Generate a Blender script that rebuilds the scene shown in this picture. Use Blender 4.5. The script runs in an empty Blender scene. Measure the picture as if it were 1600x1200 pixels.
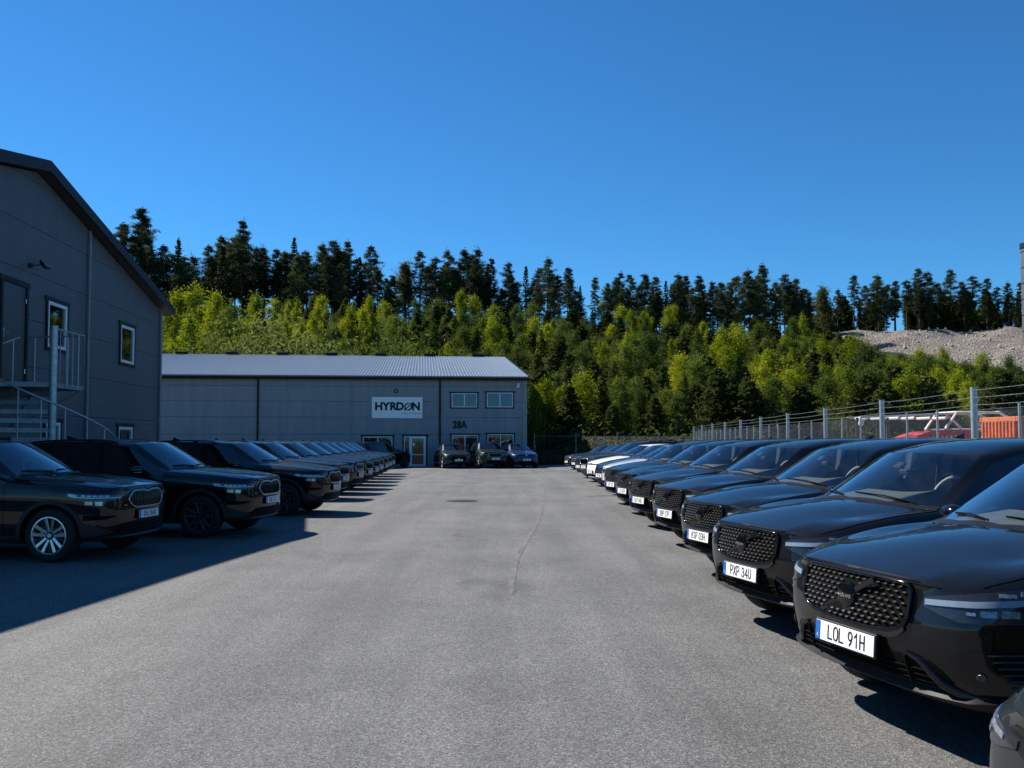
import bpy, bmesh, math, random
import numpy as np
from mathutils import Vector, Matrix, Euler
from mathutils.bvhtree import BVHTree

random.seed(11)
rng = np.random.default_rng(11)
scene = bpy.context.scene
COL = scene.collection
R = math.radians

# ------------------------------------------------------------------ camera, sky, sun, exposure
CAM_H = 1.68
PITCH = R(2.5)
FPX = 1400.0                       # focal length in photo pixels (1600 wide)
cam_d = bpy.data.cameras.new("camera")
cam_d.sensor_width = 36.0
cam_d.lens = 36.0 * FPX / 1600.0
cam_d.shift_y = 23.0 / 1600.0
cam_d.clip_start = 0.1
cam_d.clip_end = 2500.0
cam = bpy.data.objects.new("camera", cam_d)
COL.objects.link(cam)
cam.location = (0, 0, CAM_H)
cam.rotation_euler = (math.pi / 2 + PITCH, 0, 0)
scene.camera = cam

SUN_TO = Vector((-0.868, 0.585, 1.0)).normalized()
SUN_EL = math.asin(SUN_TO.z)
SUN_AZ = math.atan2(SUN_TO.x, SUN_TO.y)         # clockwise from +Y

world = bpy.data.worlds.new("World")
scene.world = world
world.use_nodes = True
wn = world.node_tree
for n in list(wn.nodes):
    wn.nodes.remove(n)
w_out = wn.nodes.new("ShaderNodeOutputWorld")
w_bg = wn.nodes.new("ShaderNodeBackground")
w_sky = wn.nodes.new("ShaderNodeTexSky")
w_sky.sky_type = 'NISHITA'
w_sky.sun_disc = False
w_sky.sun_elevation = SUN_EL
w_sky.sun_rotation = SUN_AZ
w_sky.altitude = 0
w_sky.air_density = 0.8
w_sky.dust_density = 0.0
w_sky.ozone_density = 2.0
w_bg.inputs["Strength"].default_value = 0.066
w_hsv = wn.nodes.new("ShaderNodeHueSaturation")
w_hsv.inputs["Saturation"].default_value = 1.12
w_cool = wn.nodes.new("ShaderNodeMix")          # the phone's cool rendering of a clear northern sky
w_cool.data_type = 'RGBA'; w_cool.blend_type = 'MULTIPLY'
w_cool.inputs["Factor"].default_value = 1.0
w_cool.inputs["B"].default_value = (0.40, 0.93, 1.22, 1)
wn.links.new(w_sky.outputs["Color"], w_hsv.inputs["Color"])
wn.links.new(w_hsv.outputs["Color"], w_cool.inputs["A"])
wn.links.new(w_cool.outputs["Result"], w_bg.inputs["Color"])
wn.links.new(w_bg.outputs["Background"], w_out.inputs["Surface"])

sun_d = bpy.data.lights.new("sun", 'SUN')
sun_d.energy = 5.0
sun_d.angle = R(0.53)
sun_d.color = (1.0, 0.955, 0.88)
sun = bpy.data.objects.new("sun", sun_d)
COL.objects.link(sun)
sun.rotation_euler = SUN_TO.to_track_quat('Z', 'Y').to_euler()

scene.view_settings.view_transform = 'Standard'
scene.view_settings.look = 'None'
scene.view_settings.gamma = 1.0
scene.view_settings.use_curve_mapping = False
scene.view_settings.exposure = 0.82
scene.cycles.max_bounces = 8
scene.cycles.transparent_max_bounces = 24
scene.cycles.caustics_reflective = False
scene.cycles.caustics_refractive = False

# ------------------------------------------------------------------ helpers
def ray(px, py):
    """direction (X, Y, Z), with Y = 1, through a pixel of the 1600 x 1200 photograph: used to read sizes off it"""
    cx, cy = (px - 800.0) / FPX, (623.0 - py) / FPX
    c, s = math.cos(PITCH), math.sin(PITCH)
    y, z = c - cy * s, s + cy * c
    return Vector((cx / y, 1.0, z / y))

def at_depth(px, py, d):
    r = ray(px, py) * d
    return Vector((r.x, d, CAM_H + r.z))

class Wall:
    """a vertical plane through (ox, oy); u runs along it, w is its outward normal"""
    def __init__(self, ox, oy, ux, uy):
        self.o = Vector((ox, oy, 0)); self.u = Vector((ux, uy, 0)).normalized()
        self.n = Vector((self.u.y, -self.u.x, 0))
    def hit(self, px, py, off=0.0):
        r = ray(px, py); o = self.o + self.n * off - Vector((0, 0, CAM_H))
        t = o.dot(self.n) / r.dot(self.n)
        p = r * t
        return (p - o).dot(self.u), p.z + CAM_H
    def pt(self, u, z, w=0.0):
        p = self.o + self.u * u + self.n * w
        return Vector((p.x, p.y, z))
    def matrix(self):
        m = Matrix((self.u, -self.n, Vector((0, 0, 1)))).transposed().to_4x4()
        m.translation = self.o
        return m

class MB:
    """collects geometry for ONE mesh"""
    def __init__(self):
        self.v = []; self.f = []; self.m = []
    def add(self, vs, fs, mi=0):
        b = len(self.v)
        self.v.extend([tuple(p) for p in vs])
        self.f.extend([tuple(i + b for i in f) for f in fs])
        self.m.extend([mi] * len(fs))
    def box(self, c, s, rot=None, mi=0):
        x, y, z = s[0] / 2, s[1] / 2, s[2] / 2
        vs = [Vector((a * x, b * y, d * z)) for d in (-1, 1) for b in (-1, 1) for a in (-1, 1)]
        if rot is not None:
            vs = [rot @ p for p in vs]
        c = Vector(c)
        self.add([c + p for p in vs], [(0, 2, 3, 1), (4, 5, 7, 6), (0, 1, 5, 4), (2, 6, 7, 3), (0, 4, 6, 2), (1, 3, 7, 5)], mi)
    def bbox(self, a, b, mi=0):
        self.box([(a[i] + b[i]) / 2 for i in range(3)], [abs(b[i] - a[i]) for i in range(3)], None, mi)
    def bevbox(self, c, s, bev, rot=None, mi=0):
        """box with chamfered edges: 24 vertices"""
        h = [q / 2 for q in s]; vs = []; idx = {}
        for sx in (-1, 1):
            for sy in (-1, 1):
                for sz in (-1, 1):
                    for k in range(3):
                        p = [sx * (h[0] - bev), sy * (h[1] - bev), sz * (h[2] - bev)]
                        p[k] = (sx, sy, sz)[k] * h[k]
                        idx[(sx, sy, sz, k)] = len(vs); vs.append(Vector(p))
        fs = []
        for k in range(3):
            a, b = [(1, 2), (0, 2), (0, 1)][k]
            for s0 in (-1, 1):
                q = []
                for (sa, sb) in ((-1, -1), (1, -1), (1, 1), (-1, 1)):
                    t = [0, 0, 0]; t[k] = s0; t[a] = sa; t[b] = sb
                    q.append(idx[(*t, k)])
                fs.append(q)
        for k in range(3):
            a, b = [(1, 2), (0, 2), (0, 1)][k]
            for sa in (-1, 1):
                for sb in (-1, 1):
                    q = []
                    for s0 in (-1, 1):
                        t = [0, 0, 0]; t[k] = s0; t[a] = sa; t[b] = sb
                        q.append((idx[(*t, a)], idx[(*t, b)]))
                    fs.append((q[0][0], q[0][1], q[1][1], q[1][0]))
        for sx in (-1, 1):
            for sy in (-1, 1):
                for sz in (-1, 1):
                    fs.append([idx[(sx, sy, sz, k)] for k in range(3)])
        if rot is not None:
            vs = [rot @ p for p in vs]
        c = Vector(c)
        self.add([c + p for p in vs], fs, mi)
    def tube(self, pts, r, n=8, mi=0, cap=True, closed=False):
        pts = [Vector(p) for p in pts]
        rs = r if isinstance(r, (list, tuple)) else [r] * len(pts)
        vs = []; fs = []; up = None
        N = len(pts)
        for i, p in enumerate(pts):
            if closed:
                t = pts[(i + 1) % N] - pts[i - 1]
            else:
                t = pts[min(i + 1, N - 1)] - pts[max(i - 1, 0)]
            t.normalize()
            if up is None:
                up = Vector((0, 0, 1)) if abs(t.z) < 0.9 else Vector((1, 0, 0))
            a = t.cross(up)
            if a.length < 1e-6:
                a = t.orthogonal()
            a.normalize()
            b = a.cross(t).normalized(); up = b
            for k in range(n):
                q = 2 * math.pi * k / n
                vs.append(p + (a * math.cos(q) + b * math.sin(q)) * rs[i])
        rng_ = N if closed else N - 1
        for i in range(rng_):
            j = (i + 1) % N
            for k in range(n):
                fs.append((i * n + k, i * n + (k + 1) % n, j * n + (k + 1) % n, j * n + k))
        if cap and not closed:
            fs.append(tuple(range(n - 1, -1, -1)))
            fs.append(tuple((N - 1) * n + k for k in range(n)))
        self.add(vs, fs, mi)
    def lathe(self, prof, axis_o, axis, n=32, mi=0, closed=False):
        """prof: list of (radius, along axis)"""
        axis = Vector(axis).normalized(); o = Vector(axis_o)
        a = axis.orthogonal().normalized(); b = axis.cross(a)
        vs = []; fs = []
        for (r, h) in prof:
            for k in range(n):
                q = 2 * math.pi * k / n
                vs.append(o + axis * h + (a * math.cos(q) + b * math.sin(q)) * r)
        P = len(prof)
        for i in range(P if closed else P - 1):
            j = (i + 1) % P
            for k in range(n):
                fs.append((i * n + k, i * n + (k + 1) % n, j * n + (k + 1) % n, j * n + k))
        self.add(vs, fs, mi)
    def prism(self, poly, depth, mat, mi=0):
        """poly in local x,z; extruded along local y from 0 to depth; mat maps to space"""
        n = len(poly)
        vs = [mat @ Vector((p[0], 0, p[1])) for p in poly] + [mat @ Vector((p[0], depth, p[1])) for p in poly]
        fs = [tuple(range(n)), tuple(range(2 * n - 1, n - 1, -1))]
        fs += [(i, n + i, n + (i + 1) % n, (i + 1) % n) for i in range(n)]
        self.add(vs, fs, mi)
    def mesh(self, name, mats, smooth=None):
        me = bpy.data.meshes.new(name)
        me.from_pydata(self.v, [], self.f)
        for m in (mats if isinstance(mats, (list, tuple)) else [mats]):
            me.materials.append(m)
        if any(self.m):
            me.polygons.foreach_set("material_index", self.m)
        bm = bmesh.new(); bm.from_mesh(me)
        bmesh.ops.recalc_face_normals(bm, faces=bm.faces[:])
        bm.to_mesh(me); bm.free()
        if smooth is not None:
            me.polygons.foreach_set("use_smooth", [True] * len(me.polygons))
            if smooth < 180:
                me.set_sharp_from_angle(angle=R(smooth))
        me.update()
        return me
    def obj(self, name, mats, parent=None, smooth=None, mat=None):
        return link(name, self.mesh(name, mats, smooth), parent, mat)

def link(name, me, parent=None, mat=None):
    o = bpy.data.objects.new(name, me)
    COL.objects.link(o)
    if parent is not None:
        o.parent = parent
    if mat is not None:
        o.matrix_local = mat
    return o

def tag(o, label, cat, group=None):
    o["label"] = label; o["category"] = cat
    if group:
        o["group"] = group
    return o

def thing(name, label, cat, loc=(0, 0, 0), rz=0.0, group=None):
    o = bpy.data.objects.new(name, None)
    o.empty_display_size = 0.3
    COL.objects.link(o)
    o.location = loc; o.rotation_euler = (0, 0, rz)
    return tag(o, label, cat, group)

def kind(o, k):
    o["kind"] = k
    return o

KIDS = {}
def copy_tree(o, parent=None):
    c = o.copy()
    COL.objects.link(c)
    if parent is not None:
        c.parent = parent
        c.matrix_parent_inverse = o.matrix_parent_inverse
    for ch in list(o.children):
        copy_tree(ch, c)
    return c

def sstep(a, b, x):
    t = np.clip((x - a) / (b - a), 0, 1)
    return t * t * (3 - 2 * t)

# ------------------------------------------------------------------ materials
def new_mat(name):
    m = bpy.data.materials.new(name)
    m.use_nodes = True
    nt = m.node_tree
    return m, nt, nt.nodes["Principled BSDF"], nt.nodes["Material Output"]

def N(nt, t, **kw):
    n = nt.nodes.new(t)
    for k, v in kw.items():
        if k.startswith("in_"):
            key = k[3:]
            n.inputs[int(key) if key.isdigit() else key].default_value = v
        else:
            setattr(n, k, v)
    return n

def L(nt, a, b):
    nt.links.new(a, b)

def ramp(nt, stops, interp='LINEAR'):
    n = nt.nodes.new("ShaderNodeValToRGB")
    n.color_ramp.interpolation = interp
    e = n.color_ramp.elements
    while len(e) < len(stops):
        e.new(0.5)
    for i, (p, c) in enumerate(stops):
        e[i].position = p
        e[i].color = (c[0], c[1], c[2], 1) if isinstance(c, (tuple, list)) else (c, c, c, 1)
    return n

def plain(name, col, rough=0.6, metal=0.0, spec=0.5, vary=0.12, vscale=4.0, bump=0.0, bscale=60.0, coat=0.0):
    """a Principled material whose colour wanders a little with a noise texture"""
    m, nt, b, out = new_mat(name)
    tc = N(nt, "ShaderNodeTexCoord")
    no = N(nt, "ShaderNodeTexNoise", in_Scale=vscale, in_Detail=5.0, in_Roughness=0.6)
    L(nt, tc.outputs["Object"], no.inputs["Vector"])
    lo = [c * (1 - vary) for c in col]; hi = [min(1, c * (1 + vary)) for c in col]
    rp = ramp(nt, [(0.3, lo), (0.7, hi)])
    L(nt, no.outputs["Fac"], rp.inputs["Fac"])
    L(nt, rp.outputs["Color"], b.inputs["Base Color"])
    b.inputs["Roughness"].default_value = rough
    b.inputs["Metallic"].default_value = metal
    b.inputs["Specular IOR Level"].default_value = spec
    b.inputs["Coat Weight"].default_value = coat
    b.inputs["Coat Roughness"].default_value = 0.04
    if bump:
        n2 = N(nt, "ShaderNodeTexNoise", in_Scale=bscale, in_Detail=4.0)
        L(nt, tc.outputs["Object"], n2.inputs["Vector"])
        bp = N(nt, "ShaderNodeBump", in_Strength=bump, in_Distance=0.01)
        L(nt, n2.outputs["Fac"], bp.inputs["Height"])
        L(nt, bp.outputs["Normal"], b.inputs["Normal"])
    return m

def paint(name, col, dust=0.25, flake=0.0):
    """car paint: dark base under clear coat, a thin uneven film of dust on faces that look up"""
    m, nt, b, out = new_mat(name)
    tc = N(nt, "ShaderNodeTexCoord")
    geo = N(nt, "ShaderNodeNewGeometry")
    sep = N(nt, "ShaderNodeSeparateXYZ")
    L(nt, geo.outputs["Normal"], sep.inputs[0])
    n1 = N(nt, "ShaderNodeTexNoise", in_Scale=2.2, in_Detail=8.0, in_Roughness=0.65)
    L(nt, tc.outputs["Object"], n1.inputs["Vector"])
    n2 = N(nt, "ShaderNodeTexNoise", in_Scale=180.0, in_Detail=2.0)
    L(nt, tc.outputs["Object"], n2.inputs["Vector"])
    up = N(nt, "ShaderNodeMapRange", in_1=-0.2, in_2=1.0, in_3=0.25, in_4=1.0)
    L(nt, sep.outputs["Z"], up.inputs[0])
    r1 = ramp(nt, [(0.35, 0.35), (0.75, 1.0)])
    L(nt, n1.outputs["Fac"], r1.inputs["Fac"])
    r2 = ramp(nt, [(0.45, 0.6), (0.75, 1.0)])
    L(nt, n2.outputs["Fac"], r2.inputs["Fac"])
    mu = N(nt, "ShaderNodeMath", operation='MULTIPLY')
    L(nt, up.outputs[0], mu.inputs[0]); L(nt, r1.outputs["Color"], mu.inputs[1])
    mu2 = N(nt, "ShaderNodeMath", operation='MULTIPLY')
    L(nt, mu.outputs[0], mu2.inputs[0]); L(nt, r2.outputs["Color"], mu2.inputs[1])
    mu3 = N(nt, "ShaderNodeMath", operation='MULTIPLY', in_1=dust)
    L(nt, mu2.outputs[0], mu3.inputs[0])
    mix = N(nt, "ShaderNodeMix", data_type='RGBA')
    mix.inputs["A"].default_value = (*col, 1)
    mix.inputs["B"].default_value = (0.16, 0.155, 0.145, 1)
    L(nt, mu3.outputs[0], mix.inputs["Factor"])
    L(nt, mix.outputs["Result"], b.inputs["Base Color"])
    b.inputs["Roughness"].default_value = 0.4
    b.inputs["Specular IOR Level"].default_value = 0.08
    b.inputs["Metallic"].default_value = flake
    b.inputs["Coat Weight"].default_value = 0.88
    cr = N(nt, "ShaderNodeMapRange", in_1=0.0, in_2=0.3, in_3=0.015, in_4=0.16)
    L(nt, mu3.outputs[0], cr.inputs[0])
    L(nt, cr.outputs[0], b.inputs["Coat Roughness"])
    # faint orange-peel
    n3 = N(nt, "ShaderNodeTexNoise", in_Scale=22.0, in_Detail=1.0)
    L(nt, tc.outputs["Object"], n3.inputs["Vector"])
    bp = N(nt, "ShaderNodeBump", in_Strength=0.02, in_Distance=0.004)
    L(nt, n3.outputs["Fac"], bp.inputs["Height"])
    L(nt, bp.outputs["Normal"], b.inputs["Coat Normal"])
    return m

def glass(name, tint, boost=1.0, dust=0.02, ior=1.5, mirror=(0.95, 0.97, 1)):
    """thin tinted glass: tinted see-through plus a fresnel mirror"""
    m, nt, b, out = new_mat(name)
    nt.nodes.remove(b)
    tr = N(nt, "ShaderNodeBsdfTransparent"); tr.inputs["Color"].default_value = (*tint, 1)
    gl = N(nt, "ShaderNodeBsdfGlossy"); gl.inputs["Roughness"].default_value = 0.015
    gl.inputs["Color"].default_value = (*mirror, 1)
    df = N(nt, "ShaderNodeBsdfDiffuse"); df.inputs["Color"].default_value = (0.32, 0.31, 0.29, 1)
    fr = N(nt, "ShaderNodeFresnel", in_IOR=ior)
    k = N(nt, "ShaderNodeMath", operation='MULTIPLY', in_1=boost, use_clamp=True)
    L(nt, fr.outputs[0], k.inputs[0])
    m1 = N(nt, "ShaderNodeMixShader")
    L(nt, k.outputs[0], m1.inputs[0]); L(nt, tr.outputs[0], m1.inputs[1]); L(nt, gl.outputs[0], m1.inputs[2])
    tc = N(nt, "ShaderNodeTexCoord")
    no = N(nt, "ShaderNodeTexNoise", in_Scale=3.0, in_Detail=8.0)
    L(nt, tc.outputs["Object"], no.inputs["Vector"])
    rr = ramp(nt, [(0.3, 0.0), (0.8, dust * 2)])
    L(nt, no.outputs["Fac"], rr.inputs["Fac"])
    m2 = N(nt, "ShaderNodeMixShader")
    L(nt, rr.outputs["Color"], m2.inputs[0]); L(nt, m1.outputs[0], m2.inputs[1]); L(nt, df.outputs[0], m2.inputs[2])
    L(nt, m2.outputs[0], out.inputs["Surface"])
    return m

def leaf_mat(name, c_lo, c_hi, trans=0.35, scale=0.35):
    """foliage: hue wanders from clump to clump and from tree to tree, light passes through"""
    m, nt, b, out = new_mat(name)
    tc = N(nt, "ShaderNodeTexCoord"); oi = N(nt, "ShaderNodeObjectInfo")
    no = N(nt, "ShaderNodeTexNoise", in_Scale=scale * 3, in_Detail=3.0)
    L(nt, tc.outputs["Object"], no.inputs["Vector"])
    ad = N(nt, "ShaderNodeMath", operation='MULTIPLY_ADD', in_1=0.6, in_2=-0.3)
    L(nt, oi.outputs["Random"], ad.inputs[0])
    sm = N(nt, "ShaderNodeMath", operation='ADD')
    L(nt, no.outputs["Fac"], sm.inputs[0]); L(nt, ad.outputs[0], sm.inputs[1])
    rp = ramp(nt, [(0.2, c_lo), (0.8, c_hi)])
    L(nt, sm.outputs[0], rp.inputs["Fac"])
    L(nt, rp.outputs["Color"], b.inputs["Base Color"])
    b.inputs["Roughness"].default_value = 0.7
    b.inputs["Specular IOR Level"].default_value = 0.08
    tl = N(nt, "ShaderNodeBsdfTranslucent")
    hs = N(nt, "ShaderNodeHueSaturation", in_Hue=0.488, in_Saturation=1.1, in_Value=1.4)
    L(nt, rp.outputs["Color"], hs.inputs["Color"]); L(nt, hs.outputs["Color"], tl.inputs["Color"])
    mx = N(nt, "ShaderNodeMixShader", in_0=trans)
    L(nt, b.outputs[0], mx.inputs[1]); L(nt, tl.outputs[0], mx.inputs[2])
    L(nt, mx.outputs[0], out.inputs["Surface"])
    return m

M = {}
M["black_paint"] = paint("black_paint", (0.003, 0.003, 0.0035), 0.05)
M["deep_black_paint"] = paint("deep_black_paint", (0.0028, 0.003, 0.004), 0.025)
M["graphite_paint"] = paint("graphite_paint", (0.016, 0.018, 0.020), 0.08, 0.3)
M["dark_grey_paint"] = paint("dark_grey_paint", (0.012, 0.013, 0.015), 0.2, 0.4)
M["silver_paint"] = paint("silver_paint", (0.62, 0.66, 0.68), 0.1, 0.35)
M["white_paint"] = paint("white_paint", (0.82, 0.82, 0.80), 0.05)
M["navy_paint"] = paint("navy_paint", (0.006, 0.010, 0.022), 0.06)
M["green_paint"] = paint("green_paint", (0.005, 0.018, 0.018), 0.05, 0.25)
M["blue_paint"] = paint("blue_paint", (0.007, 0.022, 0.075), 0.04, 0.25)
M["gloss_black"] = plain("gloss_black", (0.004, 0.004, 0.005), 0.12, 0, 0.5, 0.2)
M["satin_black"] = plain("satin_black", (0.008, 0.008, 0.009), 0.5, 0, 0.22, 0.25, 8)
M["void_black"] = plain("void_black", (0.003, 0.003, 0.003), 0.9, 0, 0.1, 0.2)
M["cladding"] = plain("cladding", (0.014, 0.014, 0.015), 0.6, 0, 0.4, 0.3, 9, 0.15, 350)
M["tyre"] = plain("tyre", (0.013, 0.013, 0.013), 0.8, 0, 0.35, 0.35, 20, 0.25, 120)
M["chrome"] = plain("chrome", (0.78, 0.78, 0.80), 0.12, 1.0, 0.5, 0.05)
M["dark_chrome"] = plain("dark_chrome", (0.10, 0.10, 0.105), 0.22, 1.0, 0.5, 0.1)
M["dash_chrome"] = plain("dash_chrome", (0.24, 0.24, 0.245), 0.3, 1.0, 0.5, 0.15)
M["satin_silver"] = plain("satin_silver", (0.40, 0.41, 0.43), 0.3, 1.0, 0.5, 0.06)
M["black_alloy"] = plain("black_alloy", (0.012, 0.012, 0.013), 0.22, 0.2, 0.5, 0.2)
M["grey_alloy"] = plain("grey_alloy", (0.12, 0.12, 0.125), 0.3, 0.8, 0.5, 0.15)
M["silver_alloy"] = plain("silver_alloy", (0.55, 0.56, 0.58), 0.28, 0.9, 0.5, 0.08)
M["brake_disc"] = plain("brake_disc", (0.25, 0.24, 0.23), 0.4, 1.0, 0.5, 0.2)
M["plate_white"] = plain("plate_white", (0.80, 0.80, 0.78), 0.4, 0, 0.5, 0.04)
M["plate_blue"] = plain("plate_blue", (0.010, 0.11, 0.42), 0.4, 0, 0.5, 0.1)
M["plate_ink"] = plain("plate_ink", (0.008, 0.008, 0.010), 0.5, 0, 0.4, 0.1)
M["lens"] = plain("lens", (0.022, 0.025, 0.030), 0.06, 0, 0.7, 0.3, 30)
M["lamp_bits"] = plain("lamp_bits", (0.34, 0.37, 0.42), 0.18, 0.6, 0.5, 0.5, 60)
M["lamp_dim"] = plain("lamp_dim", (0.28, 0.30, 0.33), 0.25, 0.6, 0.5, 0.6, 50)
M["light_guide"] = plain("light_guide", (0.21, 0.26, 0.33), 0.22, 0, 0.6, 0.08, 30)
M["tail_red"] = plain("tail_red", (0.20, 0.01, 0.01), 0.15, 0, 0.6, 0.3)
M["interior"] = plain("interior", (0.018, 0.018, 0.019), 0.7, 0, 0.3, 0.3, 12)
M["dash_top"] = plain("dash_top", (0.085, 0.095, 0.09), 0.75, 0, 0.25, 0.2, 9)
M["seat_cloth"] = plain("seat_cloth", (0.022, 0.022, 0.024), 0.8, 0, 0.25, 0.3, 14)
M["trim_grey"] = plain("trim_grey", (0.34, 0.36, 0.36), 0.5, 0, 0.4, 0.1)
M["windscreen"] = glass("windscreen", (0.82, 0.88, 0.88), 1.6, 0.010)
M["tinted_glass"] = glass("tinted_glass", (0.16, 0.19, 0.22), 2.0, 0.01)
M["sky_tint_glass"] = glass("sky_tint_glass", (0.5, 0.55, 0.6), 3.0, 0.01, 1.5, (0.42, 0.45, 0.62))  # upper panes: mirror boosted and tinted blue to stand in for reflected pale sky
M["window_glass"] = glass("window_glass", (0.82, 0.84, 0.83), 0.70, 0.008)
# ------------------------------------------------------------------ cars
# one row per station from the nose backwards:
# (x, half width, z bottom, z shoulder, z belt, y belt, x6, y6, z6, xk2, yk2, zk2, xk0, zk0)
SUV_A = dict(L=4.71, axle=(0.88, 3.745), wheel_r=0.375, arch_r=0.425, track=0.935, ledge=True, st=[
 (0.15, .820, .33, .700, .835, .785, .20, .725, .905, .080, .52, .928, .055, .940),
 (0.42, .900, .28, .765, .905, .885, .42, .800, .975, .34, .57, .998, .27, 1.012),
 (0.78, .940, .24, .825, .960, .93, .74, .838, 1.040, .65, .60, 1.024, .53, 1.080),
 (1.05, .950, .23, .855, .990, .93, 1.03, .850, 1.084, .95, .65, 1.048, .82, 1.120),
 (1.34, .950, .23, .875, 1.010, .925, 1.41, .840, 1.092, 1.32, .755, 1.084, 1.09, 1.140),
 (1.82, .950, .23, .885, 1.035, .915, 2.08, .655, 1.530, 1.99, .605, 1.572, 1.80, 1.598),
 (2.42, .950, .23, .885, 1.050, .910, 2.55, .650, 1.568, 2.48, .580, 1.622, 2.42, 1.640),
 (3.10, .950, .23, .890, 1.065, .905, 3.20, .635, 1.565, 3.20, .545, 1.620, 3.20, 1.640),
 (3.65, .948, .24, .895, 1.080, .900, 3.75, .620, 1.545, 3.80, .525, 1.596, 3.82, 1.614),
 (4.15, .930, .26, .900, 1.105, .870, 4.22, .600, 1.490, 4.30, .500, 1.550, 4.34, 1.565),
 (4.55, .870, .32, .900, 1.090, .800, 4.52, .700, 1.130, 4.58, .550, 1.140, 4.62, 1.145)],
 face=[.13, .07, .035, .0, .0, .030])
SUV_B = dict(L=4.76, axle=(0.90, 3.69), wheel_r=0.365, arch_r=0.42, track=0.925, st=[
 (0.13, .800, .30, .735, .915, .785, .17, .730, .985, .065, .52, 1.008, .04, 1.015),
 (0.40, .885, .27, .790, .965, .880, .40, .790, 1.040, .32, .58, 1.062, .26, 1.062),
 (0.80, .925, .24, .840, 1.005, .915, .80, .825, 1.075, .72, .655, 1.105, .62, 1.108),
 (1.15, .932, .23, .870, 1.035, .915, 1.18, .840, 1.105, 1.10, .70, 1.135, .98, 1.143),
 (1.52, .932, .23, .885, 1.055, .905, 1.60, .825, 1.125, 1.51, .725, 1.155, 1.31, 1.168),
 (2.05, .932, .23, .890, 1.075, .900, 2.34, .655, 1.560, 2.25, .575, 1.603, 2.08, 1.620),
 (2.60, .932, .23, .890, 1.080, .895, 2.75, .650, 1.588, 2.70, .565, 1.640, 2.66, 1.656),
 (3.20, .932, .23, .890, 1.085, .890, 3.30, .645, 1.590, 3.30, .560, 1.642, 3.30, 1.660),
 (3.80, .930, .24, .895, 1.095, .885, 3.88, .635, 1.578, 3.92, .545, 1.628, 3.94, 1.645),
 (4.28, .915, .26, .900, 1.110, .860, 4.36, .615, 1.530, 4.42, .520, 1.590, 4.46, 1.605),
 (4.60, .870, .32, .900, 1.100, .800, 4.60, .690, 1.140, 4.64, .550, 1.150, 4.67, 1.155)],
 face=[.10, .05, .02, .0, .0, .01])
HATCH = dict(L=4.40, axle=(0.86, 3.60), wheel_r=0.345, arch_r=0.395, track=0.885, st=[
 (0.18, .780, .27, .640, .760, .765, .24, .70, .845, .10, .50, .868, .07, .878),
 (0.45, .860, .23, .700, .850, .850, .46, .765, .925, .38, .56, .950, .30, .955),
 (0.80, .890, .20, .760, .915, .880, .82, .790, .985, .74, .63, 1.015, .62, 1.020),
 (1.10, .898, .19, .800, .960, .880, 1.14, .795, 1.030, 1.06, .66, 1.062, .90, 1.070),
 (1.42, .898, .19, .830, .990, .870, 1.50, .775, 1.060, 1.40, .68, 1.100, 1.16, 1.115),
 (1.95, .898, .19, .840, 1.010, .865, 2.25, .610, 1.440, 2.15, .535, 1.482, 1.95, 1.500),
 (2.45, .898, .19, .845, 1.020, .860, 2.60, .605, 1.480, 2.56, .525, 1.532, 2.50, 1.550),
 (2.95, .898, .19, .850, 1.030, .855, 3.02, .600, 1.480, 3.02, .515, 1.535, 3.02, 1.552),
 (3.45, .895, .20, .855, 1.045, .848, 3.52, .590, 1.455, 3.56, .50, 1.510, 3.58, 1.527),
 (3.90, .880, .22, .860, 1.060, .825, 3.95, .570, 1.400, 4.02, .475, 1.455, 4.06, 1.470),
 (4.26, .830, .28, .860, 1.030, .770, 4.26, .66, 1.070, 4.30, .52, 1.080, 4.33, 1.085)],
 face=[.12, .06, .025, .0, .01, .035])
SEDAN = dict(L=4.78, axle=(0.85, 3.72), wheel_r=0.34, arch_r=0.39, track=0.895, st=[
 (0.18, .780, .22, .600, .720, .765, .24, .70, .790, .10, .50, .812, .07, .820),
 (0.45, .860, .20, .650, .795, .850, .46, .765, .855, .38, .56, .880, .30, .885),
 (0.85, .900, .18, .700, .850, .885, .86, .790, .905, .78, .63, .935, .66, .940),
 (1.25, .908, .17, .740, .885, .885, 1.28, .795, .940, 1.20, .66, .970, 1.04, .978),
 (1.62, .908, .17, .760, .905, .875, 1.70, .775, .965, 1.60, .68, .995, 1.36, 1.010),
 (2.10, .908, .17, .770, .915, .870, 2.38, .600, 1.330, 2.28, .525, 1.375, 2.08, 1.392),
 (2.60, .908, .17, .775, .920, .865, 2.74, .590, 1.370, 2.70, .515, 1.420, 2.64, 1.437),
 (3.05, .908, .17, .780, .928, .860, 3.12, .585, 1.370, 3.12, .510, 1.420, 3.12, 1.437),
 (3.50, .905, .18, .785, .938, .855, 3.46, .575, 1.330, 3.48, .495, 1.385, 3.50, 1.400),
 (4.05, .895, .20, .790, .945, .835, 4.02, .68, .985, 4.06, .60, 1.015, 4.10, 1.030),
 (4.60, .830, .26, .790, .930, .770, 4.58, .68, .965, 4.62, .52, .985, 4.65, .992)],
 face=[.12, .06, .025, .0, .01, .03])

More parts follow.
